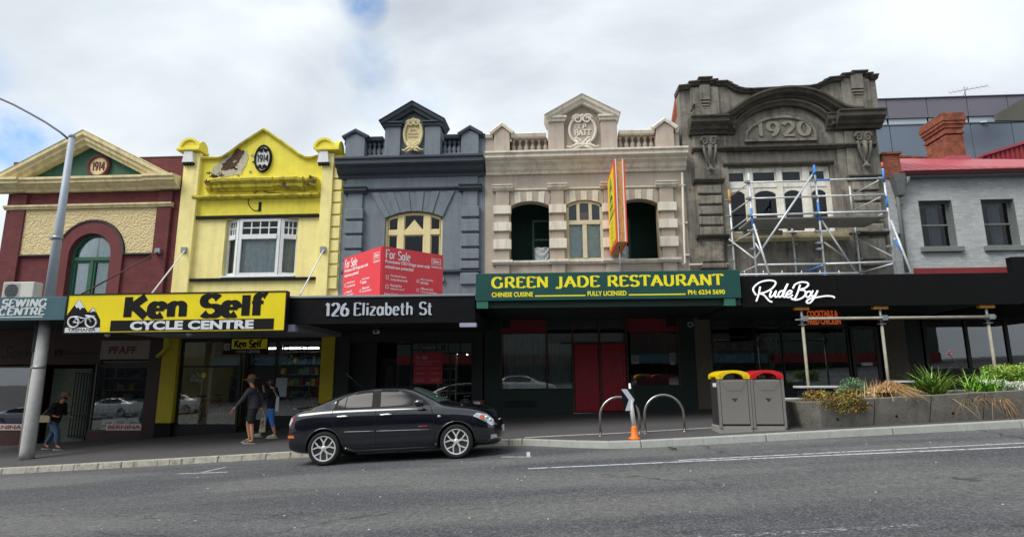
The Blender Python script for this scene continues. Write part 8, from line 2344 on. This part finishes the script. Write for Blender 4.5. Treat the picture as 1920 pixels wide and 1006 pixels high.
def make_car(label, loc, rz, group=None, body_mat=None, ry=0):
    o = thing('parked_car', label, 'car', loc, group, (0, ry, rz))
    me = bm_cut if body_mat is None else bm_cut.copy()
    b = bpy.data.objects.new('body', me); COL.objects.link(b); b.parent = o
    if body_mat is not None: me.materials.clear(); me.materials.append(body_mat)
    for s_ in (-1, 1):
        mb = MB()
        for poly in ([(.02, 1.105), (.20, 1.19), (.32, 1.245), (.345, 1.255), (.345, 1.06), (.02, 1.07)], ): pass
        rear = [(.24, 1.10), (.25, 1.215), (.40, 1.30), (.62, 1.355), (.93, 1.385), (.95, 1.07), (.6, 1.07), (.29, 1.075)]
        front = [(1.10, 1.39), (1.36, 1.375), (1.58, 1.325), (1.78, 1.24), (1.98, 1.12), (2.05, 1.065), (1.13, 1.06)]
        surround = [(.17, 1.055), (.19, 1.235), (.38, 1.33), (.62, 1.385), (.95, 1.412), (1.36, 1.40), (1.60, 1.348), (1.82, 1.262), (2.03, 1.135), (2.14, 1.045), (1.1, 1.045)]
        mb.add(*patch(surround, 'y', .003, s_), 0, True); mb.build('window_surround', gapm, b, True)
        for nm, pl_ in (('rear_door_glass', rear), ('front_door_glass', front)):
            mb = MB(); mb.add(*patch(pl_, 'y', .007, s_), 0, True); g_ = mb.build(nm, cglass, b, True)
        mb = MB(); mb.tube(drape_line([(.40, 1.07), (.405, 1.30)], 'y', .009, s_), .008, 5); mb.build('window_bar', gapm, b, True)
        mb = MB()
        for ln in ([(.17, 1.04), (.17, .85), (.24, .68), (.40, .5), (.45, .31)], [(1.05, 1.05), (1.04, .7), (1.05, .32)], [(2.14, 1.03), (2.2, .85), (2.22, .5), (2.2, .31)], [(.45, .31), (2.2, .31)]):
            mb.tube(drape_line(ln, 'y', .0, s_), .0055, 5)
        mb.build('door_gap', gapm, b, True)
        for k, (xa, xb, z) in enumerate(((.27, .50, .915), (1.14, 1.38, .905))):
            mb = MB(); pp_ = drape_line([(xa, z), (xb, z)], 'y', .03, s_, 6); mb.tube(pp_, [.012] + [.019] * (len(pp_) - 2) + [.012], 8); mb.build('door_handle', chrome, b, True)
        mb = MB(); mb.tube(drape_line([(.42, .62), (1.03, .605)], 'y', .006, s_), .012, 6); mb.tube(drape_line([(1.07, .604), (2.12, .58)], 'y', .006, s_), .012, 6); mb.build('side_moulding', mat('grey_moulding', '6a6c70', .4, metal=.4), b, True)
        mb = MB(); mb.tube(drape_line([(.42, .30), (.6, .235), (2.2, .235), (2.26, .3)], 'y', -.005, s_), .035, 8); mb.build('sill_skirt', body_mat or paint, b, True)
        mb = MB(); hp = hit_side(2.32, .82, s_); mb.sphere((2.32, hp.y, .82), .035, 1, .25, .6, n=8); mb.build('side_repeater', lamp_m, b, True)
        mb = MB(); hp = hit_side(1.98, .655, s_)
        mb.box(1.9, 1.97, hp.y - .006, hp.y + .006, .645, .66, 0); mb.box(1.975, 2.08, hp.y - .007, hp.y + .007, .642, .664, 1); mb.build('side_badge', [chrome, mat('badge_red', 'a8202a', .4)], b, True)
        # arch lips
        for wx in (0, 2.64):
            mb = MB(); pts = []
            for i in range(25):
                a = PI * i / 24; x, z = wx + .372 * math.cos(a), .335 + .372 * math.sin(a)
                h = hit_side(x, z, s_)
                if h is not None: pts.append((x, h.y, z))
            mb.tube(pts, .012, 6); mb.build('arch_lip', body_mat or paint, b, True)
        # head and tail lamps
        mb = MB(); mb.add(*patch([(2.98, .79), (3.06, .845), (3.24, .80), (3.36, .70), (3.40, .60), (3.33, .58), (3.24, .65), (3.12, .72)], 'y', .006, s_, .03), 0, True); hl_ = mb.build('headlight', lamp_m, b, True)
        mb = MB(); mb.add(*patch([(3.1, .755), (3.14, .80), (3.20, .785), (3.2, .70)], 'y', .011, s_, .03), 0, True); mb.build('indicator', amber, hl_, True)
        mb = MB()
        for (x, z) in ((3.24, .74), (3.31, .69)):
            h = hit_side(x, z, s_)
            if h is not None: mb.sphere((x, h.y - s_ * .0, z), .032, 1, .5, 1, n=8)
        mb.build('lamp_reflector', chrome, hl_, True)
        mb = MB(); mb.add(*patch([(-.78, .76), (-.76, .86), (-.71, .97), (-.63, .97), (-.61, .9), (-.66, .8), (-.72, .76)], 'y', .006, s_, .03), 0, True); tl = mb.build('tail_light', redl, b, True)
        mb = MB(); mb.add(*patch([(-.76, .79), (-.75, .87), (-.71, .95), (-.66, .94), (-.65, .88), (-.7, .8)], 'y', .011, s_, .03), 0, True); mb.build('reversing_lens', lamp_m, tl, True)
        mb = MB(); mb.add(*patch([(-.77, .55), (-.77, .60), (-.62, .60), (-.60, .55)], 'y', .008, s_, .03), 0, True); mb.build('bumper_reflector', amber, b, True)
        mb = MB(); mb.tube(drape_line([(-.79, .64), (-.7, .66), (-.55, .68), (-.42, .66)], 'y', .0, s_), .006, 5); mb.tube(drape_line([(2.98, .78), (3.05, .6), (3.0, .42)], 'y', 0, s_), .005, 5); mb.build('bumper_gap', gapm, b, True)
        mb = MB(); mb.add(*patch([(3.30, .33), (3.31, .41), (3.41, .41), (3.42, .34)], 'y', .006, s_, .03), 0, True); mb.build('fog_lamp', lamp_m, b, True)
        mb = MB(); mb.sphere((1.95, s_ * .985, 1.10), .12, .9, .55, .62, n=10); mb.tube([(2.0, s_ * .86, 1.05), (1.98, s_ * .95, 1.07)], .03, 8); mb.build('door_mirror', body_mat or paint, b, True)
        for wx in (0, 2.64): make_wheel(o, wx, s_)
    mb = MB(); mb.add(*patch([(1.74, -.47), (1.98, -.545), (2.28, -.62), (2.34, -.3), (2.37, 0), (2.34, .3), (2.28, .62), (1.98, .545), (1.74, .47), (1.68, 0)], 'z', .005, grid=.06), 0, True); mb.build('windscreen', cglass2, b, True)
    mb = MB(); mb.add(*patch([(.36, -.5), (.1, -.53), (-.16, -.55), (-.2, 0), (-.16, .55), (.1, .53), (.36, .5), (.4, 0)], 'z', .005, grid=.06), 0, True); mb.build('rear_glass', cglass, b, True)
    mb = MB()
    for ln in ([(2.26, -.7), (2.6, -.68), (3.1, -.58), (3.36, -.35)], [(2.26, .7), (2.6, .68), (3.1, .58), (3.36, .35)]): mb.tube(drape_line(ln, 'z', -.001), .005, 5)
    mb.build('bonnet_gap', gapm, b, True)
    mb = MB(); mb.tube([(2.30, -.55, 1.085), (2.16, -.1, 1.175)], .009, 5); mb.tube([(2.33, .0, 1.10), (2.2, .42, 1.16)], .009, 5); mb.build('wiper', gapm, b, True)
    mb = MB(); mb.tube([(.55, -.1, 1.45), (.2, -.1, 1.78)], [.008, .004], 6); mb.build('antenna', gapm, b, True)
    mb = MB(); mb.box(-.75, -.64, -.6, .6, 1.09, 1.12); mb.build('spoiler', body_mat or paint, b, True, bevel=.01)
    mb = MB(); mb.box(3.5, 3.515, -.19, .19, .42, .53); mb.build('number_plate', whiteb, b, True)
    mb = MB(); mb.tube([(3.44, -.3, .66), (3.485, 0, .69), (3.44, .3, .66)], .012, 6); mb.build('grille_bar', chrome, b, True)
    return o
yc_ = 11.77 + .87
pr = P(606, 873, 11.77)
slope = math.atan(.053)
make_car('black four-door sedan with silver spoked wheels parked at the kerb beside the dark shop', (pr.x, yc_, road(pr.x) + .004), 0, ry=-slope)

# =============================================================== people
skin_m = mat('skin', 'c08a6c', .6, .06, 10)
def skin_obj(name, nodes, edges, m, parent, levels=1, root=0):
    """nodes: list of (x,y,z,rx[,ry]); grows one continuous surface along the edges"""
    nodes = [tuple(n) if len(n) > 4 else (*n, n[3]) for n in nodes]; e2 = []
    for a, c in edges:
        L_ = (Vector(nodes[a][:3]) - Vector(nodes[c][:3])).length; k = max(1, int(L_ / .065)); pv = a
        for i in range(1, k):
            nodes.append(tuple(lerp(nodes[a][j], nodes[c][j], i / k) for j in range(5))); e2.append((pv, len(nodes) - 1)); pv = len(nodes) - 1
        e2.append((pv, c))
    edges = e2
    me = bpy.data.meshes.new(name); me.from_pydata([n[:3] for n in nodes], edges, [])
    o = bpy.data.objects.new(name, me); COL.objects.link(o)
    md = o.modifiers.new('skin', 'SKIN'); md.use_smooth_shade = True; md.branch_smoothing = .6
    sv = me.skin_vertices[0].data
    for i, n in enumerate(nodes):
        sv[i].radius = (n[3], n[4] if len(n) > 4 else n[3]); sv[i].use_root = (i == root)
    s_ = o.modifiers.new('sub', 'SUBSURF'); s_.levels = levels; s_.render_levels = levels
    dg = bpy.context.evaluated_depsgraph_get()
    me2 = bpy.data.meshes.new_from_object(o.evaluated_get(dg)); bpy.data.objects.remove(o)
    me2.materials.clear(); me2.materials.append(m)
    for p_ in me2.polygons: p_.use_smooth = True; p_.material_index = 0
    r = bpy.data.objects.new(name, me2); COL.objects.link(r); r.parent = parent
    return r
def chain(ns, es, start, pts):
    prev = start
    for p_ in pts:
        ns.append(p_); es.append((prev, len(ns) - 1)); prev = len(ns) - 1
    return prev
def hand(ns, es, wrist, wi, dr, side, up):
    """palm and five separate curled fingers from node wi; dr = direction of the fingers, up = curl direction, side = across the palm"""
    dr, side, up = Vector(dr).normalized(), Vector(side).normalized(), Vector(up).normalized(); w_ = Vector(wrist)
    p_ = w_ + dr * .05; pi = chain(ns, es, wi, [(*p_, .022, .03)])
    for k, (off, L_) in enumerate(((-.03, .066), (-.01, .078), (.01, .074), (.03, .058))):
        a = p_ + dr * .045 + side * off; b_ = a + dr * L_ * .5 + up * .008; c = b_ + dr * L_ * .3 + up * .03; d = c + up * .022 - dr * .006
        chain(ns, es, pi, [(*a, .010), (*b_, .009), (*c, .0085), (*d, .007)])
    a = w_ + dr * .03 - side * .032; b_ = a - side * .018 + dr * .03 + up * .01; c = b_ + dr * .024 + up * .018
    chain(ns, es, pi, [(*a, .012), (*b_, .010), (*c, .008)])
def figure(o, J, sk, cl):
    """J: joints, facing -x"""
    ns = []; es = []
    pel = Vector(J['pelvis']); ch = Vector(J['chest']); nk = Vector(J['neck']); hd = Vector(J['head'])
    ns.append((*pel, .11, .11)); mid = (pel + ch) / 2
    c = chain(ns, es, 0, [(*mid, .095, .1), (*ch, .1, .11)]); n_ = chain(ns, es, c, [(*nk, .05)])
    j = hd + Vector((-.01, 0, -.06)); chain(ns, es, n_, [(*j, .062, .058), (*(hd + Vector((0, 0, .01))), .088, .074), (*(hd + Vector((.008, 0, .075))), .07, .062)])
    for s_ in ('l', 'r'):
        sg = -1 if s_ == 'l' else 1
        sh, el, wr = J['sh' + s_], J['el' + s_], J['wr' + s_]
        a = chain(ns, es, c, [(*sh, .05), (*el, .04), (*wr, .03)])
        d_ = Vector(wr) - Vector(el); d_.normalize()
        hand(ns, es, wr, a, d_, J.get('side' + s_, (0, 1, 0)), J.get('up' + s_, (-1, 0, .2)))
        hp, kn, an, to = J['hp' + s_], J['kn' + s_], J['an' + s_], J['to' + s_]
        a = chain(ns, es, 0, [(*hp, .08), (*(Vector(hp).lerp(Vector(kn), .5)), .08), (*kn, .058), (*(Vector(kn).lerp(Vector(an), .35)), .058), (*an, .038)])
        hl_ = Vector(an) + (Vector(an) - Vector(to)).normalized() * .05; hl_.z = Vector(to).z
        chain(ns, es, a, [(*(Vector(an).lerp(Vector(to), .5)), .036, .034), (*to, .026, .04)])
    b = skin_obj('body', ns, es, sk, o)
    # face
    f = Vector(J.get('face', (-1, 0, 0))); sdv = Vector((-f.y, f.x, 0))
    mb = MB(); nb = hd + f * .092 + Vector((0, 0, -.015)); mb.tube([nb + Vector((0, 0, .03)) - f * .012, nb + f * .008, nb + f * .016 - Vector((0, 0, .012)), nb - Vector((0, 0, .02))], [.007, .012, .014, .01], 8); mb.build('nose', sk, b, True)
    mb = MB()
    for s_ in (-1, 1): q_ = hd + f * .078 + sdv * s_ * .03 + Vector((0, 0, .01)); mb.sphere(q_, .012, n=6)
    mb.build('eye', mat('eye_white', 'd8d4cc', .3), b, True)
    mb = MB()
    for s_ in (-1, 1): q_ = hd + f * .088 + sdv * s_ * .03 + Vector((0, 0, .01)); mb.sphere(q_, .006, n=6)
    mb.build('pupil', mat('pupil', '1c1612', .3), b, True)
    mb = MB(); q_ = hd + f * .08 + Vector((0, 0, -.055)); mb.tube([q_ - sdv * .022, q_ + f * .008, q_ + sdv * .022], .006, 6); mb.build('mouth', mat('lip', '9a5a50', .5), b, True)
    mb = MB()
    for s_ in (-1, 1): mb.sphere(hd + sdv * s_ * .076 + Vector((0, 0, -.005)) - f * .005, .028, .7, .35, 1, n=8)
    mb.build('ear', sk, b, True)
    return b
def garment_top(b, J, m, hem, sleeve=1.0, infl=.018, name='jacket'):
    ns = []; es = []; pel = Vector(J['pelvis']); ch = Vector(J['chest']); nk = Vector(J['neck'])
    h = pel.lerp(ch, hem - .3); ns.append((*h, .155 + infl, .155 + infl)); mid = h.lerp(ch, .5)
    c = chain(ns, es, 0, [(*mid, .15 + infl, .15 + infl), (*(ch + Vector((0, 0, .0))), .15 + infl, .16 + infl)]); chain(ns, es, c, [(*(ch.lerp(nk, .72)), .07 + infl * .6)])
    for s_ in ('l', 'r'):
        sh, el, wr = Vector(J['sh' + s_]), Vector(J['el' + s_]), Vector(J['wr' + s_])
        e_ = el.lerp(wr, sleeve * .96)
        chain(ns, es, c, [(*sh, .078 + infl * .7), (*sh.lerp(el, .5), .066 + infl * .5), (*el, .056 + infl * .5), (*e_, .04 + infl * .5)])
    return skin_obj(name, ns, es, m, b)
def garment_legs(b, J, m, frac, infl=.02, name='trousers', flare=0):
    ns = []; es = []; pel = Vector(J['pelvis'])
    ns.append((pel.x, pel.y, pel.z + .13, .145 + infl * .5, .16 + infl * .5))
    c = chain(ns, es, 0, [(pel.x, pel.y, pel.z - .04, .14 + infl, .16 + infl)])
    for s_ in ('l', 'r'):
        hp, kn, an = Vector(J['hp' + s_]), Vector(J['kn' + s_]), Vector(J['an' + s_])
        if frac <= 1:
            e_ = hp.lerp(kn, frac); chain(ns, es, c, [(*hp, .105 + infl), (*hp.lerp(e_, .5), .098 + infl), (*e_, .09 + infl + flare)])
        else:
            e_ = kn.lerp(an, frac - 1); chain(ns, es, c, [(*hp, .1 + infl), (*hp.lerp(kn, .5), .085 + infl), (*kn, .064 + infl), (*kn.lerp(e_, .5), .06 + infl), (*e_, .05 + infl + flare)])
    return skin_obj(name, ns, es, m, b)
def shoe(b, an, to, m, name='shoe'):
    an, to = Vector(an), Vector(to); d = (to - an); d.z = 0; d.normalize(); zb_ = to.z - .03
    he = Vector((an.x, an.y, zb_ + .04)) - d * .05
    ns = [(*he, .04, .042), (*(he + d * .09 + Vector((0, 0, .01))), .045, .045), (*(Vector((to.x, to.y, zb_ + .03)) + d * .02), .03, .046), (*(Vector((to.x, to.y, zb_ + .025)) + d * .07), .022, .036)]
    s_ = skin_obj(name, ns, [(0, 1), (1, 2), (2, 3)], m, b)
    mb = MB(); q = [he - d * .035, he + d * .09, Vector((to.x, to.y, he.z)) + d * .09]
    mb.tube([Vector((p_.x, p_.y, zb_ - .002)) for p_ in q], [.04, .042, .036], 8); l = mb.build('sole', mat('sole_grey', 'a8a8a0', .7), s_, True)
    for v in l.data.vertices: v.co.z = zb_ + (v.co.z - zb_) * .35
    return s_
def hat(b, hd, m, r=.2, f=(-1, 0, 0), tilt=.12):
    hd = Vector(hd); mb = MB(); n = 28
    prof = [(r, -.012), (r * .95, -.002), (.1, .012), (.096, .03), (.09, .085), (.07, .115), (.02, .12)]
    vs = []
    for (rr, h) in prof:
        for k in range(n):
            t_ = 2 * PI * k / n; x, y = rr * math.cos(t_) * 1.08, rr * math.sin(t_)
            z = h + (.012 * math.cos(2 * t_) if rr > .12 else 0) + tilt * x
            vs.append((hd.x + x + .01, hd.y + y, hd.z + .05 + z))
    fs = [(i * n + k, i * n + (k + 1) % n, (i + 1) * n + (k + 1) % n, (i + 1) * n + k) for i in range(len(prof) - 1) for k in range(n)] + [tuple((len(prof) - 1) * n + k for k in range(n))]
    mb.add(vs, fs, 0, True); h_ = mb.build('hat', m, b, True, fix=False)
    md = h_.modifiers.new('t', 'SOLIDIFY'); md.thickness = .006
    return h_
def hair(b, hd, m, f=-1, long=.0):
    mb = MB(); hd = Vector(hd)
    mb.sphere(hd - Vector((f * .018, 0, -.022)), .1, 1, .88, .98, n=12)
    if long: mb.sphere(hd - Vector((f * .04, 0, .05)), .08, 1, .95, 1.3, n=10)
    return mb.build('hair', m, b, True)
# --- man in straw hat
ypm = 15.3; pm_ = P(468, 836, ypm); zg_ = walkz(pm_.x, ypm)
man = thing('person', 'person in brown brimmed hat, dark grey jacket and black shorts walking left', 'person', (pm_.x, ypm, zg_))
J = dict(pelvis=(.03, 0, .95), chest=(.0, 0, 1.36), neck=(-.05, 0, 1.55), head=(-.10, 0, 1.69),
         shl=(-.02, -.19, 1.44), ell=(-.17, -.25, 1.19), wrl=(-.36, -.24, .97), shr=(-.0, .19, 1.44), elr=(.12, .24, 1.18), wrr=(.14, .22, .93),
         hpl=(.04, -.1, .88), knl=(.06, -.1, .50), anl=(.12, -.1, .10), tol=(-.04, -.11, .045), hpr=(.0, .1, .88), knr=(-.15, .1, .55), anr=(-.06, .1, .12), tor=(-.2, .1, .06),
         upl=(-.3, 0, -1), upr=(-1, 0, 0), sidel=(.3, 1, 0))
man.scale = (.95,) * 3
b = figure(man, J, skin_m, None)
jk = mat('dark_grey_jacket', '3a3c44', .85, .12, 8, .3, 40); sh_ = mat('black_shorts', '17181e', .85, .1)
garment_top(b, J, jk, .12); garment_legs(b, J, sh_, .92, name='shorts', flare=.012)
for s_ in 'lr': shoe(b, J['an' + s_], J['to' + s_], mat('grey_sandal', '5a544c', .8, .2, 20), 'sandal')
hat(b, J['head'], mat('brown_straw', '7a5c40', .85, .2, 20)); hair(b, J['head'], mat('grey_hair', '6a6058', .8, .2, 20))
tote = mat('cream_tote', 'b5ad98', .85, .15, 6)
def bag(lab, x, y, z, w_, h_, strap, m, grp=None):
    o = thing('tote_bag', lab, 'bag', (x, y, z), grp)
    mb = MB(); n = 6
    mb.hexa([(x - w_ / 2, y - .03, z), (x + w_ / 2, y - .03, z), (x + w_ / 2, y + .03, z), (x - w_ / 2, y + .03, z)], [(x - w_ * .42, y - .012, z + h_), (x + w_ * .42, y - .012, z + h_), (x + w_ * .42, y + .012, z + h_), (x - w_ * .42, y + .012, z + h_)])
    mb.build('pouch', m, o, bevel=.02)
    mb = MB(); mb.tube([(x - w_ * .3, y, z + h_ - .01)] + strap + [(x + w_ * .3, y, z + h_ - .01)], .009, 6); mb.build('strap', m, o)
    return o
wr = Vector((pm_.x, ypm, zg_)) + Vector(J['wrr']) + Vector((0, 0, -.09))
tb_ = bag('cream cloth tote bag with red marks carried in the hatted walker\'s far hand', wr.x + .06, wr.y, zg_ + .27, .16, .38, [(wr.x + .0, wr.y - .0, wr.z + .0), (wr.x + .02, wr.y, wr.z + .01)], tote)
mb = MB()
for i in range(7): a = random.uniform(-.06, .05); c = random.uniform(.05, .3); mb.box(wr.x + .06 + a, wr.x + .09 + a, wr.y - .036, wr.y - .031, zg_ + .27 + c, zg_ + .3 + c)
mb.build('print', mat('red_print', '9a3a40', .8), tb_)
# --- woman in blue leggings
ypw = 16.2; pw = P(503, 826, ypw); zg_ = walkz(pw.x, ypw)
wo = thing('person', 'person in black top and cropped blue trousers walking left behind the hatted walker', 'person', (pw.x, ypw, zg_))
J = dict(pelvis=(.06, 0, .86), chest=(.03, 0, 1.22), neck=(.0, 0, 1.39), head=(-.03, 0, 1.52),
         shl=(.02, -.17, 1.29), ell=(-.03, -.23, 1.05), wrl=(-.13, -.16, 1.24), shr=(.02, .17, 1.29), elr=(.1, .22, 1.04), wrr=(.02, .22, .84),
         hpl=(.05, -.09, .80), knl=(.1, -.09, .46), anl=(.22, -.09, .12), tol=(.07, -.1, .045), hpr=(.05, .09, .80), knr=(-.16, .09, .48), anr=(-.30, .09, .10), tor=(-.43, .09, .06), upl=(0, 0, 1), sidel=(0, 1, 0))
b = figure(wo, J, skin_m, None)
garment_top(b, J, mat('black_top', '15161a', .85, .1), .0, name='top', infl=.012)
garment_legs(b, J, mat('blue_leggings', '3c78c0', .75, .08, 6), 1.55, infl=.004, name='cropped_trousers')
for s_ in 'lr': shoe(b, J['an' + s_], J['to' + s_], mat('green_white_shoe', '8ca894', .7, .3, 14))
hair(b, J['head'], mat('dark_hair', '241a15', .6, .2, 20), long=1)
bag('plain white tote bag hanging behind the person in blue trousers', pw.x + .23, ypw - .1, zg_ + .72, .1, .4, [(pw.x + .16, ypw - .14, zg_ + 1.22), (pw.x + .1, ypw - .14, zg_ + 1.3)], mat('white_tote', 'b9bab6', .85, .1))
# --- man at the left, walking right
ypl = 16.6; pl_ = P(99, 834, ypl); zg_ = walkz(pl_.x, ypl)
m3 = thing('person', 'person in brown hat, black jumper and blue jeans walking right by the sewing shop', 'person', (pl_.x, ypl, zg_))
J = dict(pelvis=(-.06, 0, .84), chest=(.03, 0, 1.19), neck=(.12, 0, 1.36), head=(.18, 0, 1.47),
         shl=(.03, -.18, 1.27), ell=(-.08, -.25, 1.03), wrl=(.1, -.22, .96), shr=(.05, .18, 1.27), elr=(.02, .24, 1.02), wrr=(.18, .2, .95),
         hpl=(-.06, -.09, .78), knl=(.16, -.09, .48), anl=(.2, -.09, .12), tol=(.34, -.1, .05), hpr=(-.07, .09, .78), knr=(-.14, .09, .44), anr=(-.3, .09, .14), tor=(-.18, .09, .05), upl=(.3, 0, 1), upr=(1, 0, 0), face=(1, 0, 0))
b = figure(m3, J, mat('shade_skin', 'b07c60', .6, .06), None)
garment_top(b, J, mat('black_jumper', '16161a', .9, .1), .05, name='jumper')
garment_legs(b, J, mat('blue_jeans', '47597a', .85, .2, 8, .2, 60), 1.92, infl=.014, name='jeans')
for s_ in 'lr': shoe(b, J['an' + s_], J['to' + s_], mat('dark_shoe', '2a2624', .7))
hat(b, J['head'], mat('brown_straw', '7a5c40'), .14, tilt=-.12); hair(b, J['head'], mat('dark_hair', '241a15'), f=1)
sb = bag('beige shoulder bag at the waist of the person in blue jeans', pl_.x - .14, ypl - .24, zg_ + .78, .34, .2, [(pl_.x + .02, ypl - .2, zg_ + 1.3), (pl_.x + .06, ypl - .14, zg_ + 1.34)], mat('beige_canvas', '9a9076', .85, .1))

# =============================================================== across the street, behind the camera (seen reflected in the glass)
whitecar = mat('white_car_paint', 'c9ccd0', .3, .03, coat=.8); silvercar = mat('silver_car_paint', 'a9b0ba', .3, .04, coat=.8, metal=.3)
def refl_car(lab, u, v, Y, m, flip, s=1.0):
    # the mirror image of a point at distance y behind the camera lies at 2*YF - y on the far side of the glass
    p_ = P(u, v, 2 * YF - Y)
    zg = min(p_.z, road(p_.x))
    o = make_car(lab, (p_.x, Y, road(p_.x) + rise(Y)), PI if flip else 0, 'cars across the street seen only in shop glass', m)
    o.scale = (s, s, s)
refl_car('white sedan parked across the street, reflected in the sewing shop window', 240, 760, -9, whitecar, True)
refl_car('silver car parked across the street, reflected in the far left window', 20, 770, -6, silvercar, False)
refl_car('white car parked across the street, reflected in the restaurant window', 940, 720, -5.5, whitecar, False, 1.15)
refl_car('pale car parked across the street, reflected in the cycle shop window', 360, 745, -9, whitecar, True)
fac = [mat('far_facade_grey', '6a6a66', .8, .1, 1), mat('far_facade_brown', '3c322c', .8, .1, 1), mat('far_facade_green', '45544b', .8, .1, 1)]
xq = -46
for i, (w_, h_) in enumerate(((14, 9.5), (11, 11.5), (16, 9), (12, 10.5), (13, 9.5), (15, 11))):
    o = thing('opposite_building', ['grey flat-roofed shop', 'brown two-storey shop', 'low green shop', 'taller grey shop', 'small brown shop', 'long green shop'][i] + ' across the street, outside the picture', 'building', (xq, -20, road(xq)), 'buildings across the street')
    mb = MB(); mb.box(xq, xq + w_ - .02, -30, -18, road(xq) - 3, h_); mb.build('wall', fac[i % 3], o)
    mb = MB(); mb.box(xq + .3, xq + w_ - .3, -18.001 + .0, -17.4, 2.9, 3.7); mb.build('awning', [brn, teal, redp][i % 3], o)
    mb = MB()
    for k in range(int(w_ // 3)): mb.box(xq + 1 + k * 3, xq + 2.6 + k * 3, -17.998, -17.95, h_ - 2.2, h_ - .8)
    mb.build('window', cglass, o)
    mb = MB(); mb.box(xq + .5, xq + w_ - .5, -17.998, -17.95, road(xq) + .6, 2.7); mb.build('shop_window', cglass, o)
    xq += w_
